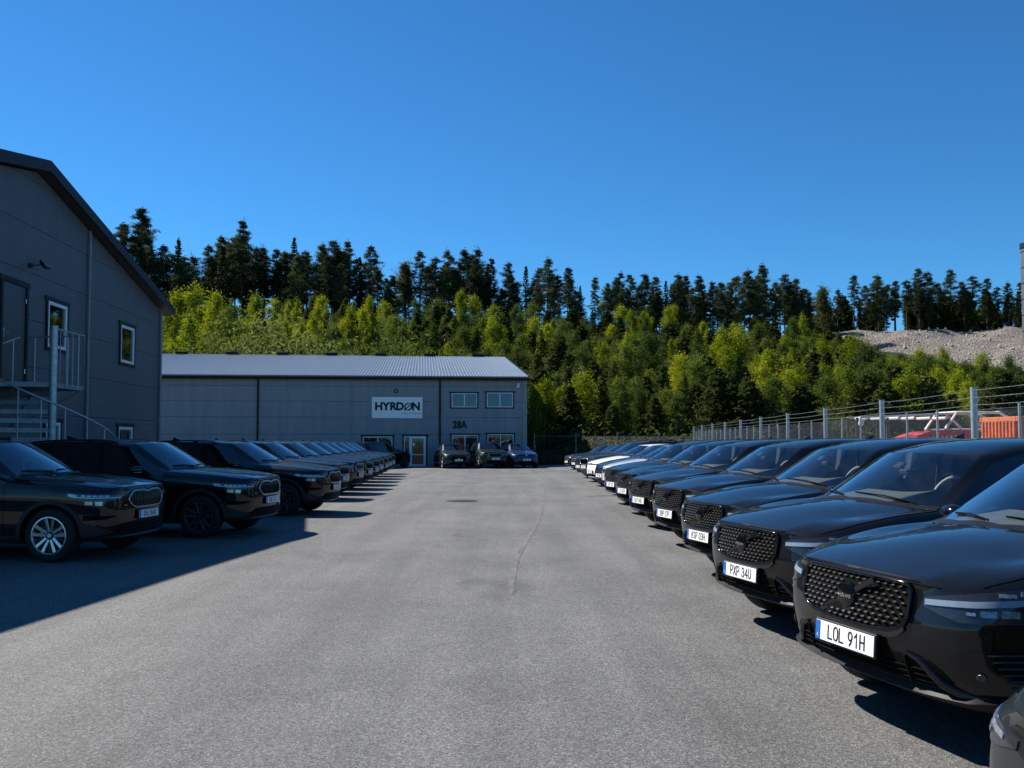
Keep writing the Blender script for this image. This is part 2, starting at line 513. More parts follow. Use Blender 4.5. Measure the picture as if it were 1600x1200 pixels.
def lift_roof(P, dz):
    st = P["st"]
    for i in range(5, len(st) - 1):
        r = list(st[i])
        d = dz if i > 6 else (dz * .7 if i == 6 else -.045 if dz > .04 else 0.0)
        r[8] += d; r[11] += d; r[13] += d
        st[i] = tuple(r)
lift_roof(SUV_A, .055); lift_roof(SUV_B, .025)
MF = [0.0, .12, .34, .68, 1.0]                    # rows 0-4 between bottom and shoulder
def car_shell(P):
    """lattice cage -> smooth closed shell with wheel openings; material slots: paint, windscreen, side glass, rear glass, cladding, arch"""
    st = P["st"]; nI = len(st); half = P["L"] / 2
    idx = {}; vs = []
    def V(key, x, y, z):
        if key not in idx:
            idx[key] = len(vs); vs.append((half - x, y, z))
        return idx[key]
    pos = {}
    for i, s in enumerate(st):
        (x, w, zb, z4, z5, y5, x6, y6, z6, xk2, yk2, zk2, xk0, zk0) = s
        ww = [w - .07, w - .02, w, w - .012, w]
        lean = [.03, .0, 0, 0, 0]
        for m in range(5):
            xx = x
            if i == 0: xx = x + P["face"][m] * .8
            if i == nI - 1: xx = x + [.02, .07, .08, .06, .04][m]
            pos[(i, 3, m)] = (xx, ww[m], zb + (z4 - zb) * MF[m])
        pos[(i, 3, 5)] = (x + (.01 if i == nI - 1 else 0), y5, z5)
        pos[(i, 3, 6)] = (x6, y6, z6)
        pos[(i, 2, 6)] = (xk2, yk2, zk2)
        pos[(i, 0, 6)] = (xk0, 0, zk0)
        pos[(i, 1, 6)] = (xk0 * .72 + xk2 * .28, yk2 * .52, zk0 * .74 + zk2 * .26)
        for k in range(3):
            pos[(i, k, 0)] = (pos[(i, 3, 0)][0] - (.06 if i == 0 else (-.05 if i == nI - 1 else 0)), (w - .1) * k / 3, zb - .005)
    for (ii, sgn) in ((0, 1), (nI - 1, -1)):
        for m in range(1, 6):
            c = pos[(ii, 3, m)]
            for k in range(3):
                y = c[1] * (0, .34, .66)[k]
                if ii == 0:
                    x = P["face"][m] + (.0, .012, .05)[k]
                else:
                    x = P["L"] - (.05, .02, .01, .03, .05, .09)[m] - (.0, .012, .05)[k]
                pos[(ii, k, m)] = (x, y, c[2] + (.012 if m < 5 else .0) * (1 - k / 3))
    faces = []; crease = {}
    def quad(a, b, c, d, mi):
        for s in (1, -1):
            ids = []
            for q in (a, b, c, d):
                p = pos[q]
                key = (*q, s if p[1] > 1e-6 else 0)
                ids.append(V(key, p[0], p[1] * s, p[2]))
            faces.append((ids if s == 1 else ids[::-1], mi))
    for i in range(nI - 1):
        for m in range(6):
            mi = 0
            if m == 5 and 4 <= i <= nI - 3: mi = 2
            if m == 0: mi = 4
            quad((i, 3, m), (i + 1, 3, m), (i + 1, 3, m + 1), (i, 3, m + 1), mi)
        for k in range(3):
            mi = 0
            if i == 4 and k < 2: mi = 1
            if i == nI - 2 and k < 2 and P is not SEDAN: mi = 3
            if i == nI - 3 and k < 2 and P is SEDAN: mi = 3
            quad((i, k, 6), (i, k + 1, 6), (i + 1, k + 1, 6), (i + 1, k, 6), mi)
            quad((i, k, 0), (i + 1, k, 0), (i + 1, k + 1, 0), (i, k + 1, 0), 4)
    for m in range(6):
        for k in range(3):
            quad((0, k, m), (0, k + 1, m), (0, k + 1, m + 1), (0, k, m + 1), 4 if m == 0 else 0)
            quad((nI - 1, k, m), (nI - 1, k, m + 1), (nI - 1, k + 1, m + 1), (nI - 1, k + 1, m), 4 if m == 0 else 0)
    def cr(a, b, w):
        for s in (1, -1):
            ka = idx[(*a, s if pos[a][1] > 1e-6 else 0)]; kb = idx[(*b, s if pos[b][1] > 1e-6 else 0)]
            crease[tuple(sorted((ka, kb)))] = w
    for i in range(nI - 1):
        cr((i, 3, 6), (i + 1, 3, 6), .35 if i < 4 else .45)
        cr((i, 3, 4), (i + 1, 3, 4), .35)
        cr((i, 3, 1), (i + 1, 3, 1), .5)
        cr((i, 3, 5), (i + 1, 3, 5), .75 if i >= 4 else .2)
        if i < 4: cr((i, 2, 6), (i + 1, 2, 6), .95 if (P.get('ledge') and i > 0) else .45)
    if P.get('ledge'):
        for k in range(3): cr((0, k, 4), (0, k + 1, 4), .7)
    for k in range(3):
        cr((0, k, 6), (0, k + 1, 6), .6)
        cr((4, k, 6), (4, k + 1, 6), .95)
        cr((5, k, 6), (5, k + 1, 6), .55)
        cr((nI - 2, k, 6), (nI - 2, k + 1, 6), .7)
        cr((0, k, 1), (0, k + 1, 1), .5)
    cr((4, 2, 6), (5, 2, 6), .8); cr((4, 3, 6), (5, 3, 6), .6)
    me = bpy.data.meshes.new("cage")
    me.from_pydata(vs, [], [f for f, _ in faces])
    me.polygons.foreach_set("material_index", [m for _, m in faces])
    me.polygons.foreach_set("use_smooth", [True] * len(faces))
    at = me.attributes.new("crease_edge", 'FLOAT', 'EDGE')
    vals = [crease.get(tuple(sorted(e.vertices)), 0.0) for e in me.edges]
    at.data.foreach_set("value", vals)
    bm = bmesh.new(); bm.from_mesh(me); bmesh.ops.recalc_face_normals(bm, faces=bm.faces[:]); bm.to_mesh(me); bm.free()
    for nm in ("black_paint", "windscreen", "tinted_glass", "tinted_glass", "cladding", "void_black"):
        me.materials.append(M[nm])
    o = link("cage", me)
    ss = o.modifiers.new("s", 'SUBSURF'); ss.levels = 3; ss.render_levels = 3
    cut = MB()
    for ax in P["axle"]:
        for s in (1, -1):
            r = P["arch_r"]; n = 40
            prof = [(r * .999, 0.56 * s), (r, 1.3 * s)]
            b0 = len(cut.v)
            for yy in (0.56 * s, 1.3 * s):
                for k in range(n):
                    q = 2 * math.pi * k / n
                    cut.v.append((half - ax + r * math.cos(q), yy, P["wheel_r"] + r * math.sin(q)))
            for k in range(n):
                cut.f.append((b0 + k, b0 + (k + 1) % n, b0 + n + (k + 1) % n, b0 + n + k)); cut.m.append(5)
            cut.f.append(tuple(b0 + k for k in range(n))); cut.m.append(5)
            cut.f.append(tuple(b0 + n + k for k in range(n - 1, -1, -1))); cut.m.append(5)
    co = cut.obj("cutter", [M["void_black"]] * 6)
    bo = o.modifiers.new("b", 'BOOLEAN'); bo.object = co; bo.operation = 'DIFFERENCE'; bo.solver = 'EXACT'
    dg = bpy.context.evaluated_depsgraph_get()
    res = bpy.data.meshes.new_from_object(o.evaluated_get(dg))
    bpy.data.objects.remove(o); bpy.data.objects.remove(co)
    return res

def split_shell(me):
    """the shell as body / windscreen / side windows / rear window meshes"""
    out = {}
    for name, want in (("body", (0, 4, 5)), ("windscreen", (1,)), ("side_window", (2,)), ("rear_window", (3,))):
        bm = bmesh.new(); bm.from_mesh(me)
        bmesh.ops.delete(bm, geom=[f for f in bm.faces if f.material_index not in want], context='FACES')
        m2 = me.copy(); m2.name = name
        bm.to_mesh(m2); bm.free()
        m2.polygons.foreach_set("use_smooth", [True] * len(m2.polygons))
        m2.set_sharp_from_angle(angle=R(38))
        out[name] = m2
    bm = bmesh.new(); bm.from_mesh(out["side_window"])
    keep = {}
    for s, nm in ((1, "l"), (-1, "r")):
        b2 = bm.copy()
        bmesh.ops.delete(b2, geom=[f for f in b2.faces if f.calc_center_median().y * s < 0], context='FACES')
        m2 = out["side_window"].copy(); m2.name = "side_window"
        b2.to_mesh(m2); b2.free(); keep[nm] = m2
    bm.free()
    out["side_window"] = keep
    return out

class Surf:
    """looks points up on a car's shell"""
    def __init__(self, P, me):
        self.P = P; self.half = P["L"] / 2
        bm = bmesh.new(); bm.from_mesh(me)
        bmesh.ops.delete(bm, geom=[f for f in bm.faces if f.material_index == 5], context='FACES')
        self.t = BVHTree.FromBMesh(bm); bm.free()
    def cast(self, o, d):
        h = self.t.ray_cast(Vector(o), Vector(d).normalized())
        if h[0] is None:
            h = self.t.find_nearest(Vector(o) + Vector(d) * 0.5)
        n = h[1]
        if n.dot(Vector(d)) > 0: n = -n
        return h[0], n
    def front(self, y, z): return self.cast((self.half + 1, y, z), (-1, 0, 0))
    def rear(self, y, z): return self.cast((-self.half - 1, y, z), (1, 0, 0))
    def radial(self, phi, z, back=1.1):
        d = Vector((math.cos(phi), math.sin(phi), 0)); o = Vector((self.half - back, 0, z))
        return self.cast(o + d * 4, -d)
    def top(self, x, y): return self.cast((self.half - x, y, 4), (0, 0, -1))
    def side(self, x, z, s): return self.cast((self.half - x, 3 * s, z), (0, -s, 0))

def patch(mb, fn, us, lo, hi, nv=4, off=0.004, thick=0.02, mi=0):
    """a panel lying on the shell: between the curves lo(u) and hi(u)"""
    n = len(us); top = []; low = []
    for u in us:
        a, b = lo(u), hi(u)
        for j in range(nv + 1):
            p, nn = fn(u, a + (b - a) * j / nv)
            top.append(p + nn * off); low.append(p - nn * thick)
    W = nv + 1; b0 = len(top); fs = []
    for i in range(n - 1):
        for j in range(nv):
            fs.append((i * W + j, (i + 1) * W + j, (i + 1) * W + j + 1, i * W + j + 1))
    ring = [i * W for i in range(n)] + [(n - 1) * W + j for j in range(1, W)] + [i * W + nv for i in range(n - 2, -1, -1)] + [j for j in range(nv - 1, 0, -1)]
    for a, b in zip(ring, ring[1:] + ring[:1]):
        fs.append((a, b, b0 + b, b0 + a))
    mb.add(top + low, fs, mi)

def line_on(mb, pts_n, r, off=0.0, n=5, mi=0, closed=False):
    mb.tube([p + nn * off for p, nn in pts_n], r, n, mi, True, closed)

def lin(a, b, n): return [a + (b - a) * i / (n - 1) for i in range(n)]
def interp(xs, ys): return lambda u: float(np.interp(u, xs, ys))

TEXT_CACHE = {}
def text_mesh(s, size, depth, mat, xscale=1.0, spacing=1.0, bold=0.0):
    key = (s, size, depth, mat.name, xscale, spacing, bold)
    if key in TEXT_CACHE: return TEXT_CACHE[key]
    cu = bpy.data.curves.new("text", 'FONT'); cu.body = s; cu.size = size; cu.extrude = depth; cu.offset = bold
    cu.align_x = 'CENTER'; cu.align_y = 'CENTER'; cu.space_character = spacing; cu.resolution_u = 3
    o = link("text", cu)
    dg = bpy.context.evaluated_depsgraph_get()
    me = bpy.data.meshes.new_from_object(o.evaluated_get(dg))
    bpy.data.objects.remove(o)
    me.transform(Matrix.Diagonal((xscale, 1, 1, 1)))
    me.materials.clear(); me.materials.append(mat)
    TEXT_CACHE[key] = me
    return me

# ------------------------------------------------------------------ plate lettering drawn with an even pen
def _arc(cx, cy, rx, ry, a0, a1, n=8):
    return [(cx + rx * math.cos(R(a0 + (a1 - a0) * i / n)), cy + ry * math.sin(R(a0 + (a1 - a0) * i / n))) for i in range(n + 1)]
GLYPH = {
 "A": [[(0, 0), (.5, 1), (1, 0)], [(.19, .32), (.81, .32)]],
 "B": [[(0, .5), (0, 0), (.55, 0)] + _arc(.6, .27, .4, .27, -90, 90) + [(0, .54)], [(0, .5), (0, 1), (.5, 1)] + _arc(.55, .77, .36, .23, 90, -90)],
 "C": [_arc(.5, .7, .5, .3, 20, 180) + _arc(.5, .3, .5, .3, 180, 340)],
 "D": [[(0, .5), (0, 0), (.45, 0)] + _arc(.5, .4, .5, .4, -90, 0) + _arc(.5, .6, .5, .4, 0, 90) + [(0, 1), (0, .5)]],
 "E": [[(1, 0), (0, 0), (0, 1), (1, 1)], [(0, .52), (.8, .52)]], "F": [[(0, 0), (0, 1), (1, 1)], [(0, .52), (.8, .52)]],
 "G": [_arc(.5, .7, .5, .3, 20, 180) + _arc(.5, .3, .5, .3, 180, 360) + [(1, .48), (.55, .48)]],
 "H": [[(0, 0), (0, 1)], [(1, 0), (1, 1)], [(0, .5), (1, .5)]], "J": [[(.9, 1), (.9, .3)] + _arc(.45, .3, .45, .3, 0, -170)],
 "K": [[(0, 0), (0, 1)], [(.95, 1), (.05, .42)], [(.32, .58), (1, 0)]], "L": [[(0, 1), (0, 0), (.95, 0)]],
 "M": [[(0, 0), (0, 1), (.5, .4), (1, 1), (1, 0)]], "N": [[(0, 0), (0, 1), (1, 0), (1, 1)]],
 "O": [_arc(.5, .7, .5, .3, 0, 180) + _arc(.5, .3, .5, .3, 180, 360) + [(1, .7)]],
 "P": [[(0, 0), (0, 1), (.5, 1)] + _arc(.55, .72, .42, .28, 90, -90) + [(0, .44)]],
 "R": [[(0, 0), (0, 1), (.5, 1)] + _arc(.55, .74, .40, .26, 90, -90) + [(0, .48)], [(.5, .48), (1, 0)]],
 "S": [_arc(.5, .745, .46, .255, 20, 200) + _arc(.5, .745, .46, .245, 200, 270)[1:] + _arc(.5, .26, .48, .245, 90, -160)],
 "T": [[(0, 1), (1, 1)], [(.5, 1), (.5, 0)]], "U": [[(0, 1), (0, .3)] + _arc(.5, .3, .5, .3, 180, 360) + [(1, 1)]],
 "V": [[(0, 1), (.5, 0), (1, 1)]], "W": [[(-.1, 1), (.2, 0), (.5, .75), (.8, 0), (1.1, 1)]], "X": [[(0, 0), (1, 1)], [(0, 1), (1, 0)]],
 "Y": [[(0, 1), (.5, .45), (1, 1)], [(.5, .45), (.5, 0)]], "Z": [[(0, 1), (1, 1), (0, 0), (1, 0)]],
 "0": [_arc(.5, .66, .46, .34, 0, 180) + _arc(.5, .34, .46, .34, 180, 360) + [(.96, .66)]],
 "1": [[(.15, .72), (.6, 1), (.6, 0)]], "2": [_arc(.5, .7, .46, .3, 170, -20) + [(.04, 0), (1, 0)]],
 "3": [_arc(.48, .745, .42, .255, 160, -90), _arc(.48, .26, .48, .26, 90, -160)],
 "4": [[(.72, 0), (.72, 1), (0, .28), (1, .28)]], "5": [[(.92, 1), (.12, 1), (.06, .5)] + _arc(.48, .32, .47, .32, 125, -160)],
 "6": [_arc(.5, .32, .46, .32, 0, 360, 14), [(.05, .38), (.25, .75), (.62, 1)]], "7": [[(0, 1), (1, 1), (.35, 0)]],
 "8": [_arc(.5, .745, .40, .245, 0, 360, 14), _arc(.5, .255, .47, .255, 0, 360, 14)], "9": [_arc(.5, .68, .46, .32, 0, 360, 14), [(.95, .62), (.75, .25), (.38, 0)]],
}
def plate_text(s, h=.074, cw=.036, pitch=.0515, pen=.0100, depth=.0009):
    key = ("plate", s)
    if key in TEXT_CACHE: return TEXT_CACHE[key]
    mb = MB(); adv = [pitch if c != " " else pitch * .55 for c in s]; x = -sum(adv) / 2
    for c, a in zip(s, adv):
        for st in GLYPH.get(c, []):
            pts = [Vector((x + (a - cw) / 2 + p[0] * cw, (p[1] - .5) * h)) for p in st]
            pts = [p for i, p in enumerate(pts) if i == 0 or (p - pts[i - 1]).length > 1e-5]
            vs = []
            for i, p in enumerate(pts):
                d0 = (p - pts[i - 1]).normalized() if i else (pts[1] - p).normalized()
                d1 = (pts[i + 1] - p).normalized() if i < len(pts) - 1 else d0
                t = (d0 + d1)
                t = t.normalized() if t.length > .2 else d1
                nrm = Vector((-t.y, t.x)); k = 1 / max(.55, nrm.dot(Vector((-d1.y, d1.x))))
                e = d0 * (pen / 2) if i == len(pts) - 1 else (-d1 * (pen / 2) if i == 0 else Vector((0, 0)))
                for sg in (1, -1):
                    q = p + e + nrm * (pen / 2 * k * sg); vs += [(q.x, q.y, 0), (q.x, q.y, depth)]
            fs = []
            for i in range(len(pts) - 1):
                b = i * 4; n = b + 4
                fs += [(b + 1, b + 3, n + 3, n + 1), (b, b + 1, n + 1, n), (b + 2, n + 2, n + 3, b + 3)]
            mb.add(vs, fs)
        x += a
    me = mb.mesh("plate_lettering", M["plate_ink"]); TEXT_CACHE[key] = me
    return me

def smooth_me(mb, name, mats, ang=40): return mb.mesh(name, mats, ang)

def wheel_meshes(r, width, style, rim_r, faces, back):
    """tyre, rim (barrel, spokes, hub) and brake disc, axis along +y (outer face at y = 0)"""
    t = MB()
    w = width
    prof = [(rim_r - .006, -.012), (rim_r + .012, .004), (rim_r + (r - rim_r) * .45, .012), (r - .030, .004), (r - .008, -.018), (r, -.045),
            (r, -w / 2 - .012), (r - .008, -w / 2 - .018), (r - .008, -w / 2 - .026), (r, -w / 2 - .032),
            (r, -w + .045), (r - .008, -w + .018), (r - .03, -w), (rim_r, -w + .01), (rim_r - .006, -w + .02)]
    t.lathe(prof, (0, 0, 0), (0, 1, 0), 48)
    tyre = t.mesh("tyre", M["tyre"], 50)
    m = MB()
    m.lathe([(rim_r + .004, .002), (rim_r - .012, .004), (rim_r - .020, -.006), (rim_r - .026, -.08), (rim_r - .03, -w + .02)], (0, 0, 0), (0, 1, 0), 48, 0)
    m.lathe([(0.0, -.012), (.030, -.012), (.034, -.018), (.034, -.05)], (0, 0, 0), (0, 1, 0), 20, 0)
    m.lathe([(.034, -.026), (.075, -.034), (.08, -.06)], (0, 0, 0), (0, 1, 0), 20, 1)
    for k in range(5):
        q = 2 * math.pi * (k + .25) / 5
        e = Vector((math.cos(q), 0, math.sin(q))); s = Vector((-math.sin(q), 0, math.cos(q)))
        for sg in (-1, 1):
            if style == 'twin':
                w0, w1, o0, o1 = .020, .028, .022 * sg, .062 * sg
            else:
                w0, w1, o0, o1 = .016, .018, .016 * sg, .046 * sg
            pts = []
            for (rr, oo, ww, yy) in ((.055, o0, w0, -.026), (rim_r * .62, (o0 + o1) / 2, (w0 + w1) / 2, -.012), (rim_r - .010, o1, w1, -.002)):
                c = e * rr + s * oo
                pts.append((c - s * ww, c + s * ww, yy))
            vs = []
            for a, b, yy in pts:
                y = Vector((0, 1, 0))
                vs += [a + y * (yy - .006), a + s * .006 + y * yy, b - s * .006 + y * yy, b + y * (yy - .006), b + y * (yy - .04), a + y * (yy - .04)]
            b0 = 6; fsA = []; fsB = []
            for i in range(2):
                for j in range(6):
                    f = (i * 6 + j, i * 6 + (j + 1) % 6, (i + 1) * 6 + (j + 1) % 6, (i + 1) * 6 + j)
                    (fsA if j in (0, 1, 2) else fsB).append(f)
            m.add(vs, fsA, 0)
            m.add(vs, fsB, 1)
        # dark blade between spokes
        q2 = q + math.pi / 5
        e2 = Vector((math.cos(q2), 0, math.sin(q2))); s2 = Vector((-math.sin(q2), 0, math.cos(q2)))
        vs = []
        for rr, ww, yy in ((.06, .012, -.036), (rim_r - .02, .016, -.03)):
            c = e2 * rr
            vs += [c - s2 * ww + Vector((0, yy, 0)), c + s2 * ww + Vector((0, yy, 0)), c + s2 * ww + Vector((0, yy - .02, 0)), c - s2 * ww + Vector((0, yy - .02, 0))]
        m.add(vs, [(j, (j + 1) % 4, 4 + (j + 1) % 4, 4 + j) for j in range(4)], 1 if style == 'twin' else 0)
    rim = m.mesh("rim", [faces, back], 40)
    d = MB()
    d.lathe([(.05, -.07), (.165, -.07), (.165, -.095), (.05, -.095)], (0, 0, 0), (0, 1, 0), 32)
    d.bevbox((.13, -.075, .05), (.07, .05, .15), .012)
    disc = d.mesh("brake_disc", M["brake_disc"], 40)
    b = MB(); b.lathe([(0.0, -.12), (rim_r - .03, -.12)], (0, 0, 0), (0, 1, 0), 32)
    back_me = b.mesh("wheel_back", M["void_black"])
    return tyre, rim, disc, back_me

def add_wheels(root, P, meshes):
    tyre, rim, disc, back = meshes
    for ax in P["axle"]:
        for s in (1, -1):
            m = Matrix.Translation((P["L"] / 2 - ax, s * P["track"], P["wheel_r"]))
            if s < 0: m = m @ Matrix.Rotation(math.pi, 4, 'Z')
            wv = link("wheel", tyre, root, m)
            link("rim", rim, wv); link("brake_disc", disc, wv); link("wheel_hub_shield", back, wv)

def plate_meshes():
    fr = MB(); fr.bevbox((0, 0, 0), (.02, .545, .135), .006)
    p = MB()
    p.bevbox((.0115, 0, 0), (.006, .52, .112), .0015)
    b = MB(); b.bevbox((.0155, -.238 * 1, 0), (.003, .042, .110), .0005)
    return fr.mesh("plate_frame", M["satin_black"]), p.mesh("number_plate", M["plate_white"]), b.mesh("plate_band", M["plate_blue"])
PLATE = None
TXT_ROT = Matrix(((0, 0, 1), (1, 0, 0), (0, 1, 0))).to_4x4()   # text x -> +y, y -> +z, facing +x

def add_plate(root, z, surf, text, tilt=0.0, push=.012):
    """front number plate; the band sits at the car's right hand (the viewer's left)"""
    global PLATE
    if PLATE is None: PLATE = plate_meshes()
    p, n = surf.front(0, z)
    m = Matrix.Translation((p.x + push, 0, z)) @ Matrix.Rotation(-tilt, 4, 'Y')
    o = link("plate_frame", PLATE[0], root, m)
    pl = link("number_plate", PLATE[1], root, m)
    bd = link("plate_band", PLATE[2], pl)
    tm = text_mesh("S", .026, .0004, M["plate_white"], 1.0)
    link("plate_lettering", tm, pl, Matrix.Translation((.0174, -.238, -.030)) @ TXT_ROT)
    if text:
        t = plate_text(text)
        link("plate_lettering", t, pl, Matrix.Translation((.0152, .020, 0.002)) @ TXT_ROT)
    return pl

def add_interior(root, P, left_hand=True):
    """dashboard, steering wheel, seats"""
    half = P["L"] / 2; st = P["st"]
    ws = st[4]; zc = ws[13]; xc = ws[12]
    d = MB()
    xs = [xc + .10, xc + .45, xc + .62, xc + .70]; zs = [zc - .05, zc + .015, zc + .045, zc - .25]
    vs = []
    for x, z in zip(xs, zs):
        for k in range(9):
            y = -.74 + 1.48 * k / 8
            bulge = .035 * math.exp(-((y - .38) / .2) ** 2) if x > xc + .4 else 0
            vs.append((half - x - .10 * (abs(y) / .74) ** 2, y, z + bulge))
    fs = [(i * 9 + k, i * 9 + k + 1, (i + 1) * 9 + k + 1, (i + 1) * 9 + k) for i in range(3) for k in range(8)]
    d.add(vs, fs)
    d.obj("dashboard", M["dash_top"], root, 50)
    s = MB()
    c = Vector((half - xc - .76, .38, zc + .03))
    rot = Matrix.Rotation(R(-28), 3, 'Y')
    ringp = [c + rot @ Vector((0, math.cos(q) * .185, math.sin(q) * .185)) for q in [2 * math.pi * k / 24 for k in range(24)]]
    s.tube(ringp, .016, 8, 0, False, True)
    for q in (0, math.pi, -math.pi / 2):
        s.tube([c, c + rot @ Vector((0, math.cos(q) * .18, math.sin(q) * .18))], .016, 6)
    s.lathe([(0, .03), (.06, .025), (.07, 0), (.05, -.1)], c, rot @ Vector((-1, 0, 0)), 16)
    s.obj("steering_wheel", M["trim_grey"], root, 60)
    kz = (st[7][13] - 1.66) * 1.0
    for (x, y) in ((xc + 1.25, .38), (xc + 1.25, -.38), (xc + 2.15, .40), (xc + 2.15, -.40)):
        t = MB()
        ry = Matrix.Rotation(R(-14), 3, 'Y')
        t.bevbox((half - x, y, .72 + kz), (.52, .50, .16), .05)
        t.bevbox((half - x - .30, y, 1.00 + kz), (.13, .48, .60), .05, ry)
        t.bevbox((half - x - .39, y, 1.36 + kz), (.10, .26, .17), .04, ry)
        t.tube([(half - x - .37, y - .05, 1.2 + kz), (half - x - .39, y - .05, 1.33 + kz)], .008, 6)
        t.tube([(half - x - .37, y + .05, 1.2 + kz), (half - x - .39, y + .05, 1.33 + kz)], .008, 6)
        t.obj("seat", M["seat_cloth"], root, 40)
    f = MB(); f.bbox((half - xc - 3.0, -.78, .42), (half - xc - .4, .78, .46)); f.obj("cabin_floor", M["interior"], root)
    # seat belts at the middle pillars and the mirror housing behind the screen
    b = MB()
    for sg in (-1, 1):
        b.box((half - xc - 1.52, .58 * sg, 1.24 + kz), (.05, .012, .50), Matrix.Rotation(R(10), 3, 'Y') @ Matrix.Rotation(R(18 * sg), 3, 'X'))
    b.obj("seat_belt", M["trim_grey"], root)
    h = MB()
    xh = st[5][12] - .16; zh = st[5][13] - .16
    h.bevbox((half - xh - .02, 0, zh + .035), (.09, .10, .03), .010, Matrix.Rotation(R(32), 3, 'Y'))
    h.bevbox((half - xh - .10, 0, zh - .03), (.025, .21, .055), .012)
    h.obj("rear_view_mirror", M["interior"], root)

def add_mirrors(root, P, chrome=False):
    half = P["L"] / 2; st = P["st"]
    x = st[5][0] - .08; z = st[5][4] + .075; y = st[5][5] - .02
    for s in (1, -1):
        m = MB()
        n, k = 18, 10; vs = []; fs = []
        for j in range(k + 1):
            th = math.pi * j / k
            for i in range(n):
                q = 2 * math.pi * i / n
                cx = math.cos(q) * math.sin(th); cz = math.sin(q) * math.sin(th); cy = math.cos(th)
                sx = abs(cx) ** .8 * (1 if cx > 0 else -1); sz = abs(cz) ** .75 * (1 if cz > 0 else -1)
                X = sx * .085 if sx > 0 else sx * .05
                vs.append((half - x + X - .03 * cy, s * (y + .165 + cy * .125), z + sz * .075 * (1 - .25 * cy) + .01 * cy))
        for j in range(k):
            for i in range(n):
                fs.append((j * n + i, j * n + (i + 1) % n, (j + 1) * n + (i + 1) % n, (j + 1) * n + i))
        m.add(vs, fs, 0)
        o = m.obj("wing_mirror", M["gloss_black"] if not chrome else M["gloss_black"], root, 60)
        a = MB()
        a.tube([(half - x - .01, s * (y - .03), z - .075), (half - x - .01, s * (y + .05), z - .065), (half - x, s * (y + .12), z - .05)], [.035, .028, .03], 8)
        a.obj("mirror_arm", M["satin_black"], o, 60)
        g = MB()
        g.lathe([(0, 0), (.06, 0), (.062, -.004)], (half - x - .052, s * (y + .165), z + .005), (-1, 0, 0), 24)
        g.obj("mirror_glass", M["chrome"], o)
        if chrome:
            c = MB()
            pts = [(half - x + .095 * math.cos(q) - .005, s * (y + .165 - .12 * math.sin(q)), z - .035) for q in lin(-1.25, 1.25, 9)]
            c.tube(pts, .006, 6); c.obj("mirror_trim", M["chrome"], o)

def seams(P, S, root, boot=True):
    """shut lines of bonnet, doors; door handles"""
    half = P["L"] / 2; st = P["st"]
    def shut(pts, r, off=0.0):
        mb = MB(); line_on(mb, pts, r, off); mb.obj("shut_line", M["void_black"], root)
    for s in (1, -1):
        shut([S.top(x, s * float(np.interp(x, [q[6] for q in st[:5]], [q[7] for q in st[:5]]))) for x in lin(st[0][6] + .06, st[4][6] - .05, 16)], .0042, .0005)
        for x in (st[4][0] + .05, st[6][0] + .12, st[8][0] - .02):
            top = float(np.interp(x, [q[0] for q in st], [q[4] for q in st])) - .01
            shut([S.side(x, z, s) for z in lin(.34, top, 8)], .0038)
        shut([S.side(x, .345, s) for x in lin(st[4][0] + .05, st[8][0] - .02, 12)], .0038)
    for s in (1, -1):
        for x in (st[6][0] - .08, st[8][0] - .22):
            h = MB()
            p, n = S.side(x, st[6][4] - .13, s)
            h.bevbox(p + n * .022, (.21, .018, .028), .007)
            h.bevbox(p + n * .008 + Vector((.09, 0, 0)), (.02, .03, .024), .004)
            h.obj("door_handle", M["black_paint"], root)

def cowl(P, S, root, mat="satin_black"):
    """plastic scuttle and wipers at the foot of the windscreen, and the dark band round the glass"""
    half = P["L"] / 2; st = P["st"]; q = st[4]
    mb = MB(); n = 13
    def xf(y): return float(np.interp(abs(y), [0, q[10] * .52, q[10], q[7]], [q[12], q[12] * .72 + q[9] * .28, q[9], q[6]]))
    us = lin(-q[7] + .05, q[7] - .05, n)
    vs = []
    for y in us:
        x = xf(y)
        a, _ = S.top(x - .045, y); b, _ = S.top(x + .03, y)
        vs += [a + Vector((0, 0, .001)), a + Vector((-.02, 0, .004)), b + Vector((0, 0, .006)), b + Vector((-.02, 0, -.01))]
    mb.add(vs, [(i * 4 + j, i * 4 + j + 1, (i + 1) * 4 + j + 1, (i + 1) * 4 + j) for i in range(n - 1) for j in range(3)])
    mb.obj("scuttle_panel", M[mat], root, 40)
    for (y0, y1) in ((.62, -.02), (-.10, -.60)):
        w = MB()
        a, na = S.top(xf(y0) + .03, y0); b, nb = S.top(xf(y1) + .10, y1)
        w.tube([a + na * .02, a.lerp(b, .5) + na * .035, b + nb * .014], [.007, .006, .004], 6)
        w.tube([a.lerp(b, .12) + na * .012, a.lerp(b, .5) + na * .014, b + nb * .010], .006, 5)
        w.obj("wiper", M["void_black"], root)

def pillars(P, S, root):
    """black bands over the side glass"""
    st = P["st"]
    for s in (1, -1):
        for i, wd in ((6, .10), (8, .09)):
            mb = MB()
            a = st[i]
            def fn(u, v, a=a, s=s, i=i, wd=wd):
                z = a[4] + .015 + (a[8] - a[4] - .01) * u
                x = (a[0] + (a[6] - a[0]) * u) + (.11 if i == 6 else -.02) + v
                return S.side(x, z, s)
            patch(mb, fn, lin(0, 1, 9), lambda u: -wd / 2, lambda u: wd / 2, 2, .003, .004)
            mb.obj("door_pillar", M["gloss_black"], root, 30)

